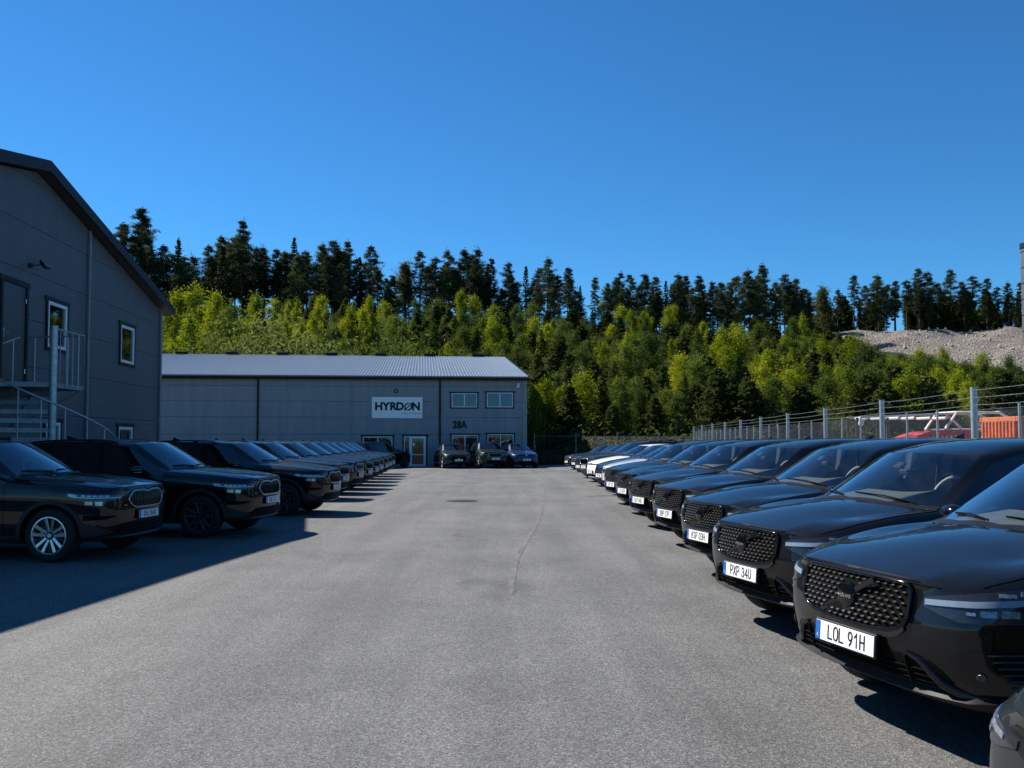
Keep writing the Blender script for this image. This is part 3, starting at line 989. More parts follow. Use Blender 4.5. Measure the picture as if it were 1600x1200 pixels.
def antenna(P, root, paint_key):
    half = P["L"] / 2; z = P["st"][8][13]
    mb = MB()
    x0 = P["st"][8][0] + .1
    vs = [(half - x0 + .16, 0, z + .008)]
    vs = []
    for (dx, w, h) in ((.17, .008, .0), (.10, .022, .022), (.03, .026, .05), (-.02, .018, .075), (-.04, .010, .06), (-.05, .016, -.01)):
        vs += [(half - x0 + dx, -w, z - .012), (half - x0 + dx, -w * .4, z + h), (half - x0 + dx, w * .4, z + h), (half - x0 + dx, w, z - .012)]
    mb.add(vs, [(i * 4 + j, i * 4 + j + 1, (i + 1) * 4 + j + 1, (i + 1) * 4 + j) for i in range(5) for j in range(3)])
    mb.obj("roof_antenna", M["gloss_black"], root, 50)

def rear_lamps(P, S, root, z0=.82, z1=1.02):
    for s in (1, -1):
        mb = MB()
        def fn(u, v): 
            d = Vector((-math.cos(u), s * math.sin(u), 0)); o = Vector((-P["L"] / 2 + 1.1, 0, v))
            return S.cast(o + d * 4, -d)
        patch(mb, fn, lin(R(24), R(48), 8), lambda u: z0, lambda u: z1, 3, .006, .01)
        mb.obj("tail_lamp", M["tail_red"], root, 40)
    mb = MB(); p, n = S.rear(0, .72)
    mb.bevbox((p.x - .004, 0, .72), (.012, .52, .112), .002)
    mb.obj("rear_number_plate", M["plate_white"], root)

SHELLS = {}
def shell(name):
    if name not in SHELLS:
        P = dict(A=SUV_A, B=SUV_B, H=HATCH, S=SEDAN)[name]
        me = car_shell(P)
        SHELLS[name] = (P, split_shell(me), Surf(P, me))
    return SHELLS[name]

def base_car(root, name, paint_key, wheels, side="tinted_glass"):
    P, parts, S = shell(name)
    b = link("body", parts["body"], root)
    set_paint(b, paint_key)
    link("windscreen", parts["windscreen"], root)
    for k in ("l", "r"):
        link("side_window", parts["side_window"][k], root)
    link("rear_window", parts["rear_window"], root)
    add_wheels(root, P, wheels)
    seams(P, S, root); cowl(P, S, root); pillars(P, S, root)
    return P, S

def set_paint(o, key):
    o.material_slots[0].link = 'OBJECT'
    o.material_slots[0].material = M[key]

def grille_studs(mb, S, yr, zlo, zhi, rows, pitch, w, h, skip, off=.014):
    for r in range(rows):
        z = None
        f = (r + .5) / rows
        n = int(yr * 2 / pitch) + 1
        for c in range(n):
            y = -yr + (c + (.5 if r % 2 else 0)) * pitch + .02
            if abs(y) > yr - .012: continue
            a, b = zlo(y), zhi(y)
            ztop = zhi(0); zz = ztop - (ztop - zlo(0)) * f
            if not (a + h * .5 < zz < b - h * .5): continue
            if skip(y, zz): continue
            p, nn = S.front(y, zz)
            q = p + Vector((off, 0, 0))
            mb.add([q + Vector((0, -w, -h * .35)), q + Vector((0, w, -h * .35)), q + Vector((.004, w * .8, h * .15)), q + Vector((-.006, w * .55, h)), q + Vector((-.006, -w * .55, h)), q + Vector((.004, -w * .8, h * .15)), q + Vector((-.012, -w, -h * .5)), q + Vector((-.012, w, -h * .5))],
                   [(0, 1, 2, 5), (5, 2, 3, 4), (6, 7, 1, 0)])
def sym(xs, ys):
    return lambda y: float(np.interp(abs(y), xs, ys))

def perim(S, us, lo, hi):
    pts = [S.front(u, lo(u)) for u in us] + [S.front(u, hi(u)) for u in reversed(us)]
    out = [pts[0]]
    for p in pts[1:]:
        if (p[0] - out[-1][0]).length > .008: out.append(p)
    return out

def both(f):
    for s in (1, -1): f(s)

def lamp_cluster(root, S, phi, lo, hi, mat="lens", name="headlight", off=.006):
    """one lamp per side; returns them"""
    res = []
    for s in (1, -1):
        mb = MB()
        patch(mb, lambda u, v, s=s: S.radial(s * u, v), lin(R(phi[0]), R(phi[1]), 16), lo, hi, 4, off, .015)
        res.append((s, mb.obj(name, M[mat], root, 40)))
    return res

def dress_A(root, P, S, text):
    half = P["L"] / 2
    gx = [0, .2, .33, .395, .435, .455]
    lo = sym(gx, [.625, .630, .643, .664, .694, .740]); hi = sym(gx, [.905, .905, .904, .903, .897, .875])
    us = sorted(set([-q for q in gx] + gx + lin(-.45, .45, 23)))
    mb = MB(); patch(mb, S.front, us, lo, hi, 5, .004, .02)
    g = mb.obj("grille", M["void_black"], root, 40)
    mb = MB(); line_on(mb, perim(S, us, lo, hi), .012, .010, 8, 0, True)
    mb.obj("grille_frame", M["gloss_black"], g, 50)
    mb = MB(); u2 = [u for u in us if abs(u) < .44]
    patch(mb, S.front, u2, lambda u: lo(u) - .040, lambda u: lo(u) - .004, 3, .014, .02)
    mb.obj("grille_lower_bar", M["dark_chrome"], g, 30)
    mb = MB()
    bar = lambda y, z: abs((z - .775) - y * .56) < .022 and abs(y) < .25
    grille_studs(mb, S, .44, lambda y: lo(y) + .012, lambda y: hi(y) - .012, 9, .054, .0165, .007, lambda y, z: (y * y + (z - .775) ** 2) < .0072 or bar(y, z), .014)
    kind(mb.obj("grille_stud", M["dash_chrome"], g, 30), "stuff")
    p, n = S.front(0, .775)
    mb = MB()
    mb.lathe([(0, .032), (.045, .031), (.066, .026), (.075, .012), (.075, -.01)], (p.x, 0, .775), (1, 0, 0), 28)
    mb.prism([(-.05, -.035), (.05, -.035), (.03, -.085), (0, -.105), (-.03, -.085)], .03, Matrix.Translation((p.x + .020, 0, .775)) @ Matrix(((0, -1, 0), (1, 0, 0), (0, 0, 1))).to_4x4())
    a, _ = S.front(-.245, .655); b, _ = S.front(.225, .895)
    mb.box((a + b) / 2 + Vector((.022, 0, 0)), (.012, (b - a).length, .030), Matrix.Rotation(math.atan2(b.z - a.z, b.y - a.y), 3, 'X'))
    em = mb.obj("emblem", M["gloss_black"], root, 40)
    t = text_mesh("VOLVO", .026, .001, M["chrome"], 1.25, 1.1, .0006)
    link("emblem_lettering", t, em, Matrix.Translation((p.x + .0340, 0, .772)) @ TXT_ROT)
    # headlights with a T-shaped light guide
    hp = [R(27), R(31), R(36), R(50), R(58), R(63)]
    lolo = interp(hp, [.805, .775, .745, .755, .785, .84]); hihi = interp(hp, [.845, .862, .878, .915, .938, .95])
    for s, o in lamp_cluster(root, S, (27.5, 63), lolo, hihi):
        mb = MB(); fn = lambda u, v, s=s: S.radial(s * u, v)
        mid = interp([R(27), R(40), R(58)], [.823, .836, .866])
        patch(mb, fn, lin(R(28), R(55), 12), lambda u: mid(u) - .014, lambda u: mid(u) + .015, 2, .012, .004)
        patch(mb, fn, lin(R(52), R(57), 5), lambda u: .775 + (u - R(52)) * .1, lambda u: mid(u) + .004, 4, .0125, .004)
        patch(mb, fn, lin(R(54), R(61), 5), lambda u: mid(u) - .008 + (u - R(54)) * .25, lambda u: mid(u) + .02 + (u - R(54)) * .35, 2, .0128, .004)
        mb.obj("light_guide", M["light_guide"], o, 40)
        mb = MB()
        for (u0, u1, z0, z1) in ((41, 44.5, .782, .812), (45.5, 49.5, .782, .816), (38, 40, .785, .80), (45, 49, .876, .892), (50, 54, .884, .906)):
            patch(mb, fn, lin(R(u0), R(u1), 4), lambda u: z0, lambda u: z1, 2, .0085, .002)
        mb.obj("lamp_reflector", M["lamp_dim"], o, 30)
        mb = MB(); line_on(mb, [fn(R(q), lolo(R(q)) + .002) for q in lin(34, 60, 14)], .0035, .008, 5); mb.obj("lamp_edge", M["dark_chrome"], o, 40)
    # lower bumper
    mb = MB(); ix = [0, .45, .56, .62, .66]
    patch(mb, S.front, sorted([-q for q in ix[1:]] + lin(-.44, .44, 13) + ix[1:]), sym(ix, [.385, .385, .388, .395, .42]), sym(ix, [.53, .53, .525, .48, .43]), 3, .004, .02)
    it = mb.obj("lower_intake", M["void_black"], root, 30)
    mb = MB()
    for z in (.41, .44, .47):
        line_on(mb, [S.front(y, z) for y in lin(-.58, .58, 15)], .0055, .010, 5)
    for y in (-.42, .42):
        line_on(mb, [S.front(y, z) for z in lin(.39, .53, 4)], .010, .010, 6)
    mb.obj("intake_bar", M["void_black"], it, 40)
    mb = MB()
    patch(mb, lambda u, v: S.radial(u, v), lin(R(-47), R(47), 33), lambda u: .340, lambda u: .366 + .012 * abs(u), 2, .045, .03)
    mb.obj("front_splitter", M["satin_black"], root, 40)
    def vent(s):
        fn = lambda u, v: S.radial(s * u, v)
        mb = MB(); vx = [R(36), R(40), R(48), R(55)]
        patch(mb, fn, lin(R(36), R(55), 10), interp(vx, [.47, .415, .405, .41]), interp(vx, [.60, .615, .62, .61]), 3, .005, .02)
        v = mb.obj("bumper_vent", M["gloss_black"], root, 30)
        mb = MB()
        for k, z in enumerate((.440, .472, .504, .536, .568, .60)):
            u0 = 47.5 - 1.05 * k
            line_on(mb, [fn(R(q), z) for q in lin(u0, 54.5, 8)], .0052, .010, 5)
        mb.obj("vent_slat", M["dark_chrome"], v, 40)
        mb = MB(); p, n = fn(R(41), .485)
        mb.lathe([(0, .016), (.020, .014), (.026, .004), (.026, -.01)], p, n, 20)
        mb.obj("fog_lamp", M["lens"], v, 40)
        mb = MB()
        pts = [fn(R(q), z) for q, z in ((22, .545), (26, .52), (29, .465), (32, .41), (36, .378), (44, .368))]
        line_on(mb, pts, [.008, .018, .023, .024, .022, .012], .006, 10)
        mb.obj("bumper_blade", M["gloss_black"], root, 60)
    both(vent)
    add_plate(root, .533, S, text, R(4), .030)
    mb = MB()
    line_on(mb, [S.front(y, .918 - .012 * (abs(y) / .52) ** 2) for y in lin(-.60, .60, 19)], .0045, .0)
    mb.obj("bonnet_edge", M["void_black"], root)
    antenna(P, root, "gloss_black")
    add_mirrors(root, P)
    rear_lamps(P, S, root)
    add_interior(root, P)

def arch_trim(root, P, S, w=.055):
    for ax in P["axle"]:
        for s in (1, -1):
            mb = MB(); r0 = P["arch_r"] + .002
            def fn(u, v, ax=ax, s=s):
                return S.side(ax - v * math.cos(u), P["wheel_r"] + v * math.sin(u), s)
            patch(mb, fn, lin(R(-16), R(196), 30), lambda u: r0, lambda u: r0 + w, 2, .009, .02)
            mb.obj("arch_trim", M["cladding"], root, 40)

def sills(root, P, S):
    for s in (1, -1):
        mb = MB(); a, b = P["axle"]
        patch(mb, lambda u, v, s=s: S.side(u, v, s), lin(a + P["arch_r"] + .04, b - P["arch_r"] - .04, 20), lambda u: .255, lambda u: .36, 2, .010, .02)
        mb.obj("sill_trim", M["cladding"], root, 40)

def roof_rails(root, P, S):
    st = P["st"]
    for s in (1, -1):
        mb = MB(); pts = []
        for x in lin(st[5][6] + .22, st[9][6] - .05, 14):
            y = float(np.interp(x, [q[6] for q in st], [q[7] for q in st])) - .03
            p, n = S.top(x, s * y); pts.append(p + Vector((0, 0, .034)))
        pts[0].z -= .04; pts[-1].z -= .04
        mb.tube(pts, .014, 8)
        for i in (4, 9):
            mb.box(pts[i] + Vector((0, 0, -.02)), (.10, .022, .04))
        mb.obj("roof_rail", M["satin_black"], root, 50)

def dress_B(root, P, S, text):
    half = P["L"] / 2
    gx = [0, .05, .10, .30, .36, .425, .440]
    lo = sym(gx, [.712, .712, .712, .714, .732, .79, .825]); hi = sym(gx, [.922, .928, .944, .944, .930, .872, .84])
    us = sorted(set([-q for q in gx] + gx + lin(-.42, .42, 19)))
    mb = MB(); patch(mb, S.front, us, lo, hi, 5, .004, .02)
    g = mb.obj("grille", M["void_black"], root, 40)
    mb = MB(); line_on(mb, perim(S, us, lo, hi), .0145, .012, 8, 0, True)
    mb.obj("grille_frame", M["satin_silver"], g, 50)
    for y in lin(-.37, .37, 15):
        mb = MB()
        for dy in (-.010, .010):
            pts = [S.front(y + dy, z) for z in lin(lo(y) + .01, hi(y) - .01, 6)]
            line_on(mb, pts, .0062, .016, 5)
        mb.obj("grille_slat", M["gloss_black"], g, 50)
    p, n = S.front(0, .972)
    mb = MB(); mb.lathe([(0, .004), (.026, .004), (.030, 0), (.030, -.01)], p + n * .003, n, 24)
    mb.obj("emblem", M["dark_chrome"], root, 40)
    hp = [R(25), R(30), R(50), R(60), R(66)]
    lolo = interp(hp, [.868, .858, .862, .875, .905]); hihi = interp(hp, [.885, .905, .922, .932, .935])
    for s, o in lamp_cluster(root, S, (25.5, 65), lolo, hihi):
        fn = lambda u, v, s=s: S.radial(s * u, v)
        mb = MB()
        patch(mb, fn, lin(R(30), R(58), 12), lambda u: lolo(u) + .003, lambda u: lolo(u) + .013, 1, .011, .003)
        patch(mb, fn, lin(R(57), R(63), 5), lambda u: lolo(u) + .003, lambda u: lolo(u) + .05 - abs(u - R(60)) * .2, 2, .0112, .003)
        mb.obj("light_guide", M["lamp_bits"], o, 40)
        mb = MB()
        for k in range(5):
            q0 = 38 + k * 3.4
            patch(mb, fn, lin(R(q0), R(q0 + 2.6), 3), lambda u: lolo(u) + .020, lambda u: lolo(u) + .044, 1, .0115, .003)
        mb.obj("lamp_reflector", M["lamp_bits"], o, 30)
    l2 = interp([R(28), R(36), R(52), R(56)], [.765, .735, .765, .80]); h2 = interp([R(28), R(50), R(56)], [.828, .835, .838])
    for s, o in lamp_cluster(root, S, (28, 56), l2, h2, "gloss_black", "lower_headlight", .005):
        fn = lambda u, v, s=s: S.radial(s * u, v)
        mb = MB()
        for (a, b) in ((42, 46), (47.5, 52)):
            patch(mb, fn, lin(R(a), R(b), 4), lambda u: l2(u) + .018, lambda u: h2(u) - .012, 2, .011, .003)
        mb.obj("lamp_reflector", M["lamp_bits"], o, 30)
    mb = MB(); ix = [0, .46, .55, .62]
    patch(mb, S.front, sorted([-q for q in ix[1:]] + lin(-.44, .44, 13) + ix[1:]), sym(ix, [.365, .365, .375, .41]), sym(ix, [.50, .50, .47, .43]), 3, .004, .02)
    it = mb.obj("lower_intake", M["void_black"], root, 30)
    mb = MB()
    for z in (.395, .425, .455, .483):
        line_on(mb, [S.front(y, z) for y in lin(-.52, .52, 13)], .006, .010, 5)
    mb.obj("intake_bar", M["satin_black"], it, 40)
    mb = MB(); patch(mb, lambda u, v: S.radial(u, v), lin(R(-48), R(48), 33), lambda u: .30, lambda u: .345, 2, .022, .03)
    mb.obj("front_splitter", M["cladding"], root, 40)
    mb = MB(); line_on(mb, [S.radial(u, .342 + .02 * u * u) for u in lin(R(-30), R(30), 15)], .009, .030, 6)
    mb.obj("bumper_strip", M["dark_chrome"], root, 50)
    def vent(s):
        fn = lambda u, v: S.radial(s * u, v)
        mb = MB(); patch(mb, fn, lin(R(33), R(53), 10), interp([R(33), R(40), R(53)], [.615, .575, .565]), interp([R(33), R(53)], [.622, .635]), 2, .004, .012)
        mb.obj("bumper_slot", M["void_black"], root, 30)
        mb = MB(); patch(mb, fn, lin(R(34), R(58), 12), interp([R(34), R(42), R(58)], [.40, .36, .34]), interp([R(34), R(42), R(50), R(58)], [.41, .46, .52, .54]), 3, .006, .012)
        mb.obj("bumper_corner", M["cladding"], root, 30)
    both(vent)
    add_plate(root, .610, S, text, R(2), .014)
    mb = MB()
    line_on(mb, [S.front(y, .965 - .004 * (abs(y) / .52) ** 2) for y in lin(-.62, .62, 19)], .0042, .0)
    mb.obj("bonnet_edge", M["void_black"], root)
    for s in (1, -1):
        for (ya, yb) in ((.09, .24), (.30, .60)):
            mb = MB(); pts = []
            for i, x in enumerate(lin(.10, 1.22, 12)):
                p, n = S.top(x, s * (ya + (yb - ya) * (i / 11) ** .8)); pts.append(p - n * (.050 if i not in (0, 11) else .058))
            mb.tube(pts, .056, 14)
            mb.obj("bonnet_crease", M["black_paint"], root, 60)
    antenna(P, root, "gloss_black")
    add_mirrors(root, P, True)
    arch_trim(root, P, S); sills(root, P, S); roof_rails(root, P, S)
    for s in (1, -1):
        mb = MB(); st = P["st"]
        pts = [S.side(x, float(np.interp(x, [q[0] for q in st], [q[4] for q in st])) - .004, s) for x in lin(1.75, 4.3, 16)]
        line_on(mb, pts, .0055, .004, 5)
        mb.obj("window_trim", M["dark_chrome"], root, 50)
    rear_lamps(P, S, root, .86, 1.0)
    add_interior(root, P)

def dress_plain(root, P, S, text, style):
    """hatchbacks and saloons further off: grille or closed nose, lamps, intake, plate"""
    z6 = P["st"][0][8]; zb = P["st"][0][2]; z5 = P["st"][0][4]
    if style == "closed":
        zg = (z6 - .055, z6 - .018); yg = .58; gm = "gloss_black"
        ph = (28, 60); zl = (z5 - .035, z5 + .045)
    elif style == "wide":
        zg = (zb + .17, z6 - .085); yg = .50; gm = "void_black"
        ph = (30, 60); zl = (z5 - .075, z5 + .03)
    else:
        zg = (z6 - .16, z6 - .05); yg = .52; gm = "void_black"
        ph = (28, 60); zl = (z5 - .065, z5 + .035)
    gx = [0, yg - .08, yg - .02, yg]; zm = (zg[0] + zg[1]) / 2
    lo = sym(gx, [zg[0], zg[0], (zg[0] + zm) / 2, zm - .005]); hi = sym(gx, [zg[1], zg[1], (zg[1] + zm) / 2, zm + .005])
    us = sorted(set([-q for q in gx] + gx + lin(-yg + .1, yg - .1, 11)))
    mb = MB(); patch(mb, S.front, us, lo, hi, 3, .004, .02); g = mb.obj("grille", M[gm], root, 40)
    if style != "closed":
        mb = MB(); line_on(mb, perim(S, us, lo, hi), .010, .008, 6, 0, True); mb.obj("grille_frame", M["gloss_black" if style == "wide" else "satin_silver"], g, 50)
        mb = MB()
        for z in lin(zg[0] + .03, zg[1] - .03, 4):
            line_on(mb, [S.front(y, z) for y in lin(-yg + .06, yg - .06, 9)], .006, .008, 5)
        mb.obj("grille_bar", M["dark_chrome"], g, 40)
    p, n = S.front(0, zm if style != "closed" else z6 - .037)
    mb = MB(); mb.lathe([(0, .012), (.045, .010), (.052, 0), (.052, -.02)], p, (1, 0, 0), 24); mb.obj("emblem", M["chrome"], root, 40)
    hl = interp([R(ph[0]), R(ph[0] + 8), R(ph[1])], [zl[0] + .035, zl[0], zl[0] + .035]); hh = interp([R(ph[0]), R(ph[1])], [zl[1] - .02, zl[1] + .02])
    for s, o in lamp_cluster(root, S, ph, hl, hh):
        fn = lambda u, v, s=s: S.radial(s * u, v); mb = MB()
        patch(mb, fn, lin(R(ph[0] + 4), R(ph[1] - 4), 8), lambda u: hh(u) - .028, lambda u: hh(u) - .012, 1, .011, .003)
        for a in (38, 46):
            patch(mb, fn, lin(R(a), R(a + 5), 4), lambda u: hl(u) + .02, lambda u: hh(u) - .036, 2, .011, .003)
        mb.obj("lamp_reflector", M["lamp_bits"], o, 30)
    mb = MB(); ix = [0, .40, .52, .60]
    a, b = zb + .05, (zb + .18 if style != "wide" else zb + .12)
    patch(mb, S.front, sorted([-q for q in ix[1:]] + lin(-.38, .38, 9) + ix[1:]), sym(ix, [a, a, a + .01, a + .03]), sym(ix, [b, b, b - .02, a + .04]), 2, .004, .02)
    mb.obj("lower_intake", M["void_black"], root, 30)
    mb = MB(); patch(mb, lambda u, v: S.radial(u, v), lin(R(-45), R(45), 25), lambda u: zb + .0, lambda u: zb + .035, 2, .022, .03)
    mb.obj("front_splitter", M["satin_black"], root, 40)
    add_plate(root, zb + .25 if style != "closed" else zb + .27, S, text, R(2), .016)
    antenna(P, root, "gloss_black"); add_mirrors(root, P); rear_lamps(P, S, root, z5 - .05, z5 + .09); add_interior(root, P)
    mb = MB()
    line_on(mb, [S.front(y, z6 - .012 - .012 * (abs(y) / .52) ** 2) for y in lin(-.56, .56, 15)], .0045, .0)
    mb.obj("bonnet_edge", M["void_black"], root)

W = {}
def wheels(key):
    if key not in W:
        W[key] = {
            "A": lambda: wheel_meshes(.375, .24, 'twin', .262, M["black_alloy"], M["black_alloy"]),
            "B": lambda: wheel_meshes(.365, .235, 'twin', .252, M["grey_alloy"], M["black_alloy"]),
            "B0": lambda: wheel_meshes(.365, .235, 'twin', .252, M["silver_alloy"], M["black_alloy"]),
            "H": lambda: wheel_meshes(.345, .215, 'slim', .245, M["grey_alloy"], M["black_alloy"]),
            "S": lambda: wheel_meshes(.34, .225, 'slim', .245, M["grey_alloy"], M["black_alloy"])}[key]()
    return W[key]

NOSE = {"A": SUV_A["L"] / 2, "B": SUV_B["L"] / 2, "H": HATCH["L"] / 2, "S": SEDAN["L"] / 2}
PROTO = {}
def make_car(kind_key, paint_key, ptxt, label, group, nose_xy, heading, style=None, wheel_key=None, z=0.0, name="parked_car"):
    """a car whose nose stands at nose_xy and points along heading (degrees)"""
    h = R(heading); Ln = NOSE[kind_key]
    loc = (nose_xy[0] - Ln * math.cos(h), nose_xy[1] - Ln * math.sin(h), z)
    key = (kind_key, style, wheel_key)
    if key not in PROTO:
        root = thing(name, label, "car", loc, h, group)
        P, S = base_car(root, kind_key, paint_key, wheels(wheel_key or kind_key))
        ptext = ptxt or "AAA 000"
        if kind_key == "A": dress_A(root, P, S, ptext)
        elif kind_key == "B": dress_B(root, P, S, ptext)
        else: dress_plain(root, P, S, ptext, style)
        PROTO[key] = root
        return root
    root = copy_tree(PROTO[key])
    root.location = loc; root.rotation_euler = (0, 0, h); root["label"] = label
    root["group"] = group
    for ch in root.children:
        st = ch.name.split(".")[0]
        if st == "body": set_paint(ch, paint_key)
        if st == "number_plate":
            for q in ch.children:
                if q.name.split(".")[0] == "plate_lettering" and q.data.name.split(".")[0] and len(q.data.vertices) > 0 and abs(q.matrix_basis.translation.y - .020) < 1e-3:
                    if ptxt:
                        q.data = globals()["plate_text"](ptxt)
                    else:
                        bpy.data.objects.remove(q)
        if st == "bonnet_crease" and paint_key != "black_paint":
            ch.material_slots[0].link = 'OBJECT'; ch.material_slots[0].material = M[paint_key]
    return root
# ------------------------------------------------------------------ ground
def ground_z(x, y):
    """the yard falls gently towards the far hall, less so on the right"""
    return -0.0052 * max(0.0, y - 12.0) * (1.0 - 0.65 * float(sstep(1.0, 7.0, x))) if y < 75 else -0.0052 * 63 * (1.0 - 0.65 * float(sstep(1.0, 7.0, x)))

def asphalt_mat():
    m, nt, b, out = new_mat("asphalt")
    tc = N(nt, "ShaderNodeTexCoord")
    # stones in the binder
    v1 = N(nt, "ShaderNodeTexVoronoi", in_Scale=78.0)
    v2 = N(nt, "ShaderNodeTexVoronoi", in_Scale=150.0)
    wob = N(nt, "ShaderNodeTexNoise", in_Scale=0.35, in_Detail=9.0, in_Roughness=0.68)
    wide = N(nt, "ShaderNodeTexNoise", in_Scale=0.11, in_Detail=4.0, in_Roughness=0.5)
    fine = N(nt, "ShaderNodeTexNoise", in_Scale=42.0, in_Detail=4.0, in_Roughness=0.75)
    for n in (v1, v2, wob, wide, fine): L(nt, tc.outputs["Object"], n.inputs["Vector"])
    r1 = ramp(nt, [(0.0, 0.055), (0.35, 0.115), (0.75, 0.18), (1.0, 0.30)])
    sc = N(nt, "ShaderNodeSeparateColor"); L(nt, v1.outputs["Color"], sc.inputs[0]); L(nt, sc.outputs[0], r1.inputs["Fac"])
    r2 = ramp(nt, [(0.0, 0.05), (0.5, 0.12), (0.85, 0.175), (1.0, 0.40)])
    sc2 = N(nt, "ShaderNodeSeparateColor"); L(nt, v2.outputs["Color"], sc2.inputs[0]); L(nt, sc2.outputs[1], r2.inputs["Fac"])
    mx = N(nt, "ShaderNodeMix", data_type='RGBA', in_0=0.5)
    L(nt, r1.outputs["Color"], mx.inputs["A"]); L(nt, r2.outputs["Color"], mx.inputs["B"])
    # bald and dusty areas, stains
    r3 = ramp(nt, [(0.25, 0.68), (0.5, 1.0), (0.75, 1.24)]); L(nt, wob.outputs["Fac"], r3.inputs["Fac"])
    r4 = ramp(nt, [(0.3, 0.86), (0.7, 1.14)]); L(nt, wide.outputs["Fac"], r4.inputs["Fac"])
    r5 = ramp(nt, [(0.3, 0.70), (0.7, 1.28)]); L(nt, fine.outputs["Fac"], r5.inputs["Fac"])
    # tyre scuffs: long faint streaks down the lane
    mp = N(nt, "ShaderNodeMapping"); mp.inputs["Scale"].default_value = (1.6, 0.10, 1); mp.inputs["Rotation"].default_value = (0, 0, 0.05)
    L(nt, tc.outputs["Object"], mp.inputs["Vector"])
    stn = N(nt, "ShaderNodeTexNoise", in_Scale=1.0, in_Detail=5.0, in_Roughness=0.6); L(nt, mp.outputs[0], stn.inputs["Vector"])
    r6 = ramp(nt, [(0.32, 0.80), (0.6, 1.06)]); L(nt, stn.outputs["Fac"], r6.inputs["Fac"])
    spot = N(nt, "ShaderNodeTexNoise", in_Scale=0.55, in_Detail=2.0, in_Distortion=0.6); L(nt, tc.outputs["Object"], spot.inputs["Vector"])
    r7 = ramp(nt, [(0.25, 0.62), (0.33, 1.0)]); L(nt, spot.outputs["Fac"], r7.inputs["Fac"])
    cur = mx.outputs["Result"]
    for r in (r3, r4, r5, r6, r7):
        q = N(nt, "ShaderNodeMix", data_type='RGBA', blend_type='MULTIPLY', in_0=1.0)
        L(nt, cur, q.inputs["A"]); L(nt, r.outputs["Color"], q.inputs["B"]); cur = q.outputs["Result"]
    tint = N(nt, "ShaderNodeMix", data_type='RGBA', blend_type='MULTIPLY', in_0=1.0)
    tint.inputs["B"].default_value = (0.86, 0.85, 0.82, 1)
    L(nt, cur, tint.inputs["A"]); L(nt, tint.outputs["Result"], b.inputs["Base Color"])
    b.inputs["Roughness"].default_value = 0.85
    b.inputs["Specular IOR Level"].default_value = 0.35
    bp = N(nt, "ShaderNodeBump", in_Strength=0.55, in_Distance=0.006)
    L(nt, v1.outputs["Distance"], bp.inputs["Height"])
    bp2 = N(nt, "ShaderNodeBump", in_Strength=0.4, in_Distance=0.01)
    L(nt, fine.outputs["Fac"], bp2.inputs["Height"]); L(nt, bp.outputs["Normal"], bp2.inputs["Normal"])
    L(nt, bp2.outputs["Normal"], b.inputs["Normal"])
    return m

def grid_mesh(name, xs, ys, zf, mat):
    vs = [(x, y, zf(x, y)) for y in ys for x in xs]
    W = len(xs)
    fs = [(j * W + i, j * W + i + 1, (j + 1) * W + i + 1, (j + 1) * W + i) for j in range(len(ys) - 1) for i in range(W - 1)]
    me = bpy.data.meshes.new(name); me.from_pydata(vs, [], fs); me.materials.append(mat)
    me.polygons.foreach_set("use_smooth", [True] * len(fs)); me.update()
    return kind(link(name, me), "structure")

M["asphalt"] = asphalt_mat()
M["asphalt_seam"] = plain("asphalt_seam", (0.125, 0.122, 0.116), 0.9, 0, 0.3, 0.35, 3, 0.4, 80)
M["soil"] = plain("soil", (0.06, 0.055, 0.04), 0.95, 0, 0.2, 0.4, 1.5, 0.5, 8)
M["forest_floor"] = plain("forest_floor", (0.028, 0.036, 0.014), 0.95, 0, 0.1, 0.5, 0.4, 0.6, 3)
M["gravel_ground"] = plain("gravel_ground", (0.20, 0.19, 0.175), 0.95, 0, 0.2, 0.3, 0.8, 0.5, 12)

gx = lin(-70, 9.2, 60); gy = lin(-25, 63.4, 66)
asphalt = grid_mesh("asphalt_yard", gx, gy, ground_z, M["asphalt"])
# the seam between two lays of asphalt, running up the yard and turning off to the left
mb = MB()
def strip(pts, w, dz=.004):
    vs = []
    for i, p in enumerate(pts):
        a = Vector(pts[max(i - 1, 0)]); c = Vector(pts[min(i + 1, len(pts) - 1)])
        t = (c - a).normalized(); nrm = Vector((-t.y, t.x))
        for s in (-1, 1):
            ww = w * (.7 + .6 * random.random())
            q = Vector(p) + nrm * ww * s
            vs.append((q.x, q.y, ground_z(q.x, q.y) + dz))
    mb.add(vs, [(2 * i, 2 * i + 1, 2 * i + 3, 2 * i + 2) for i in range(len(pts) - 1)])
def gpt(px, py):
    r = ray(px, py); d = CAM_H / -r.z
    for _ in range(4): d = (CAM_H - ground_z(r.x * d, d)) / -r.z
    return (r.x * d, d)
sp = [gpt(*q) for q in ((797, 930), (802, 900), (808, 872), (820, 850), (836, 824), (846, 800), (851, 775), (853, 755), (853, 740))]
fin = []
for a, b in zip(sp, sp[1:]):
    for t in lin(0, 1, 9)[:-1]:
        fin.append((a[0] + (b[0] - a[0]) * t + random.uniform(-.003, .003), a[1] + (b[1] - a[1]) * t))
strip(fin, .035)
kind(mb.obj("asphalt_seam", M["asphalt_seam"]), "structure")

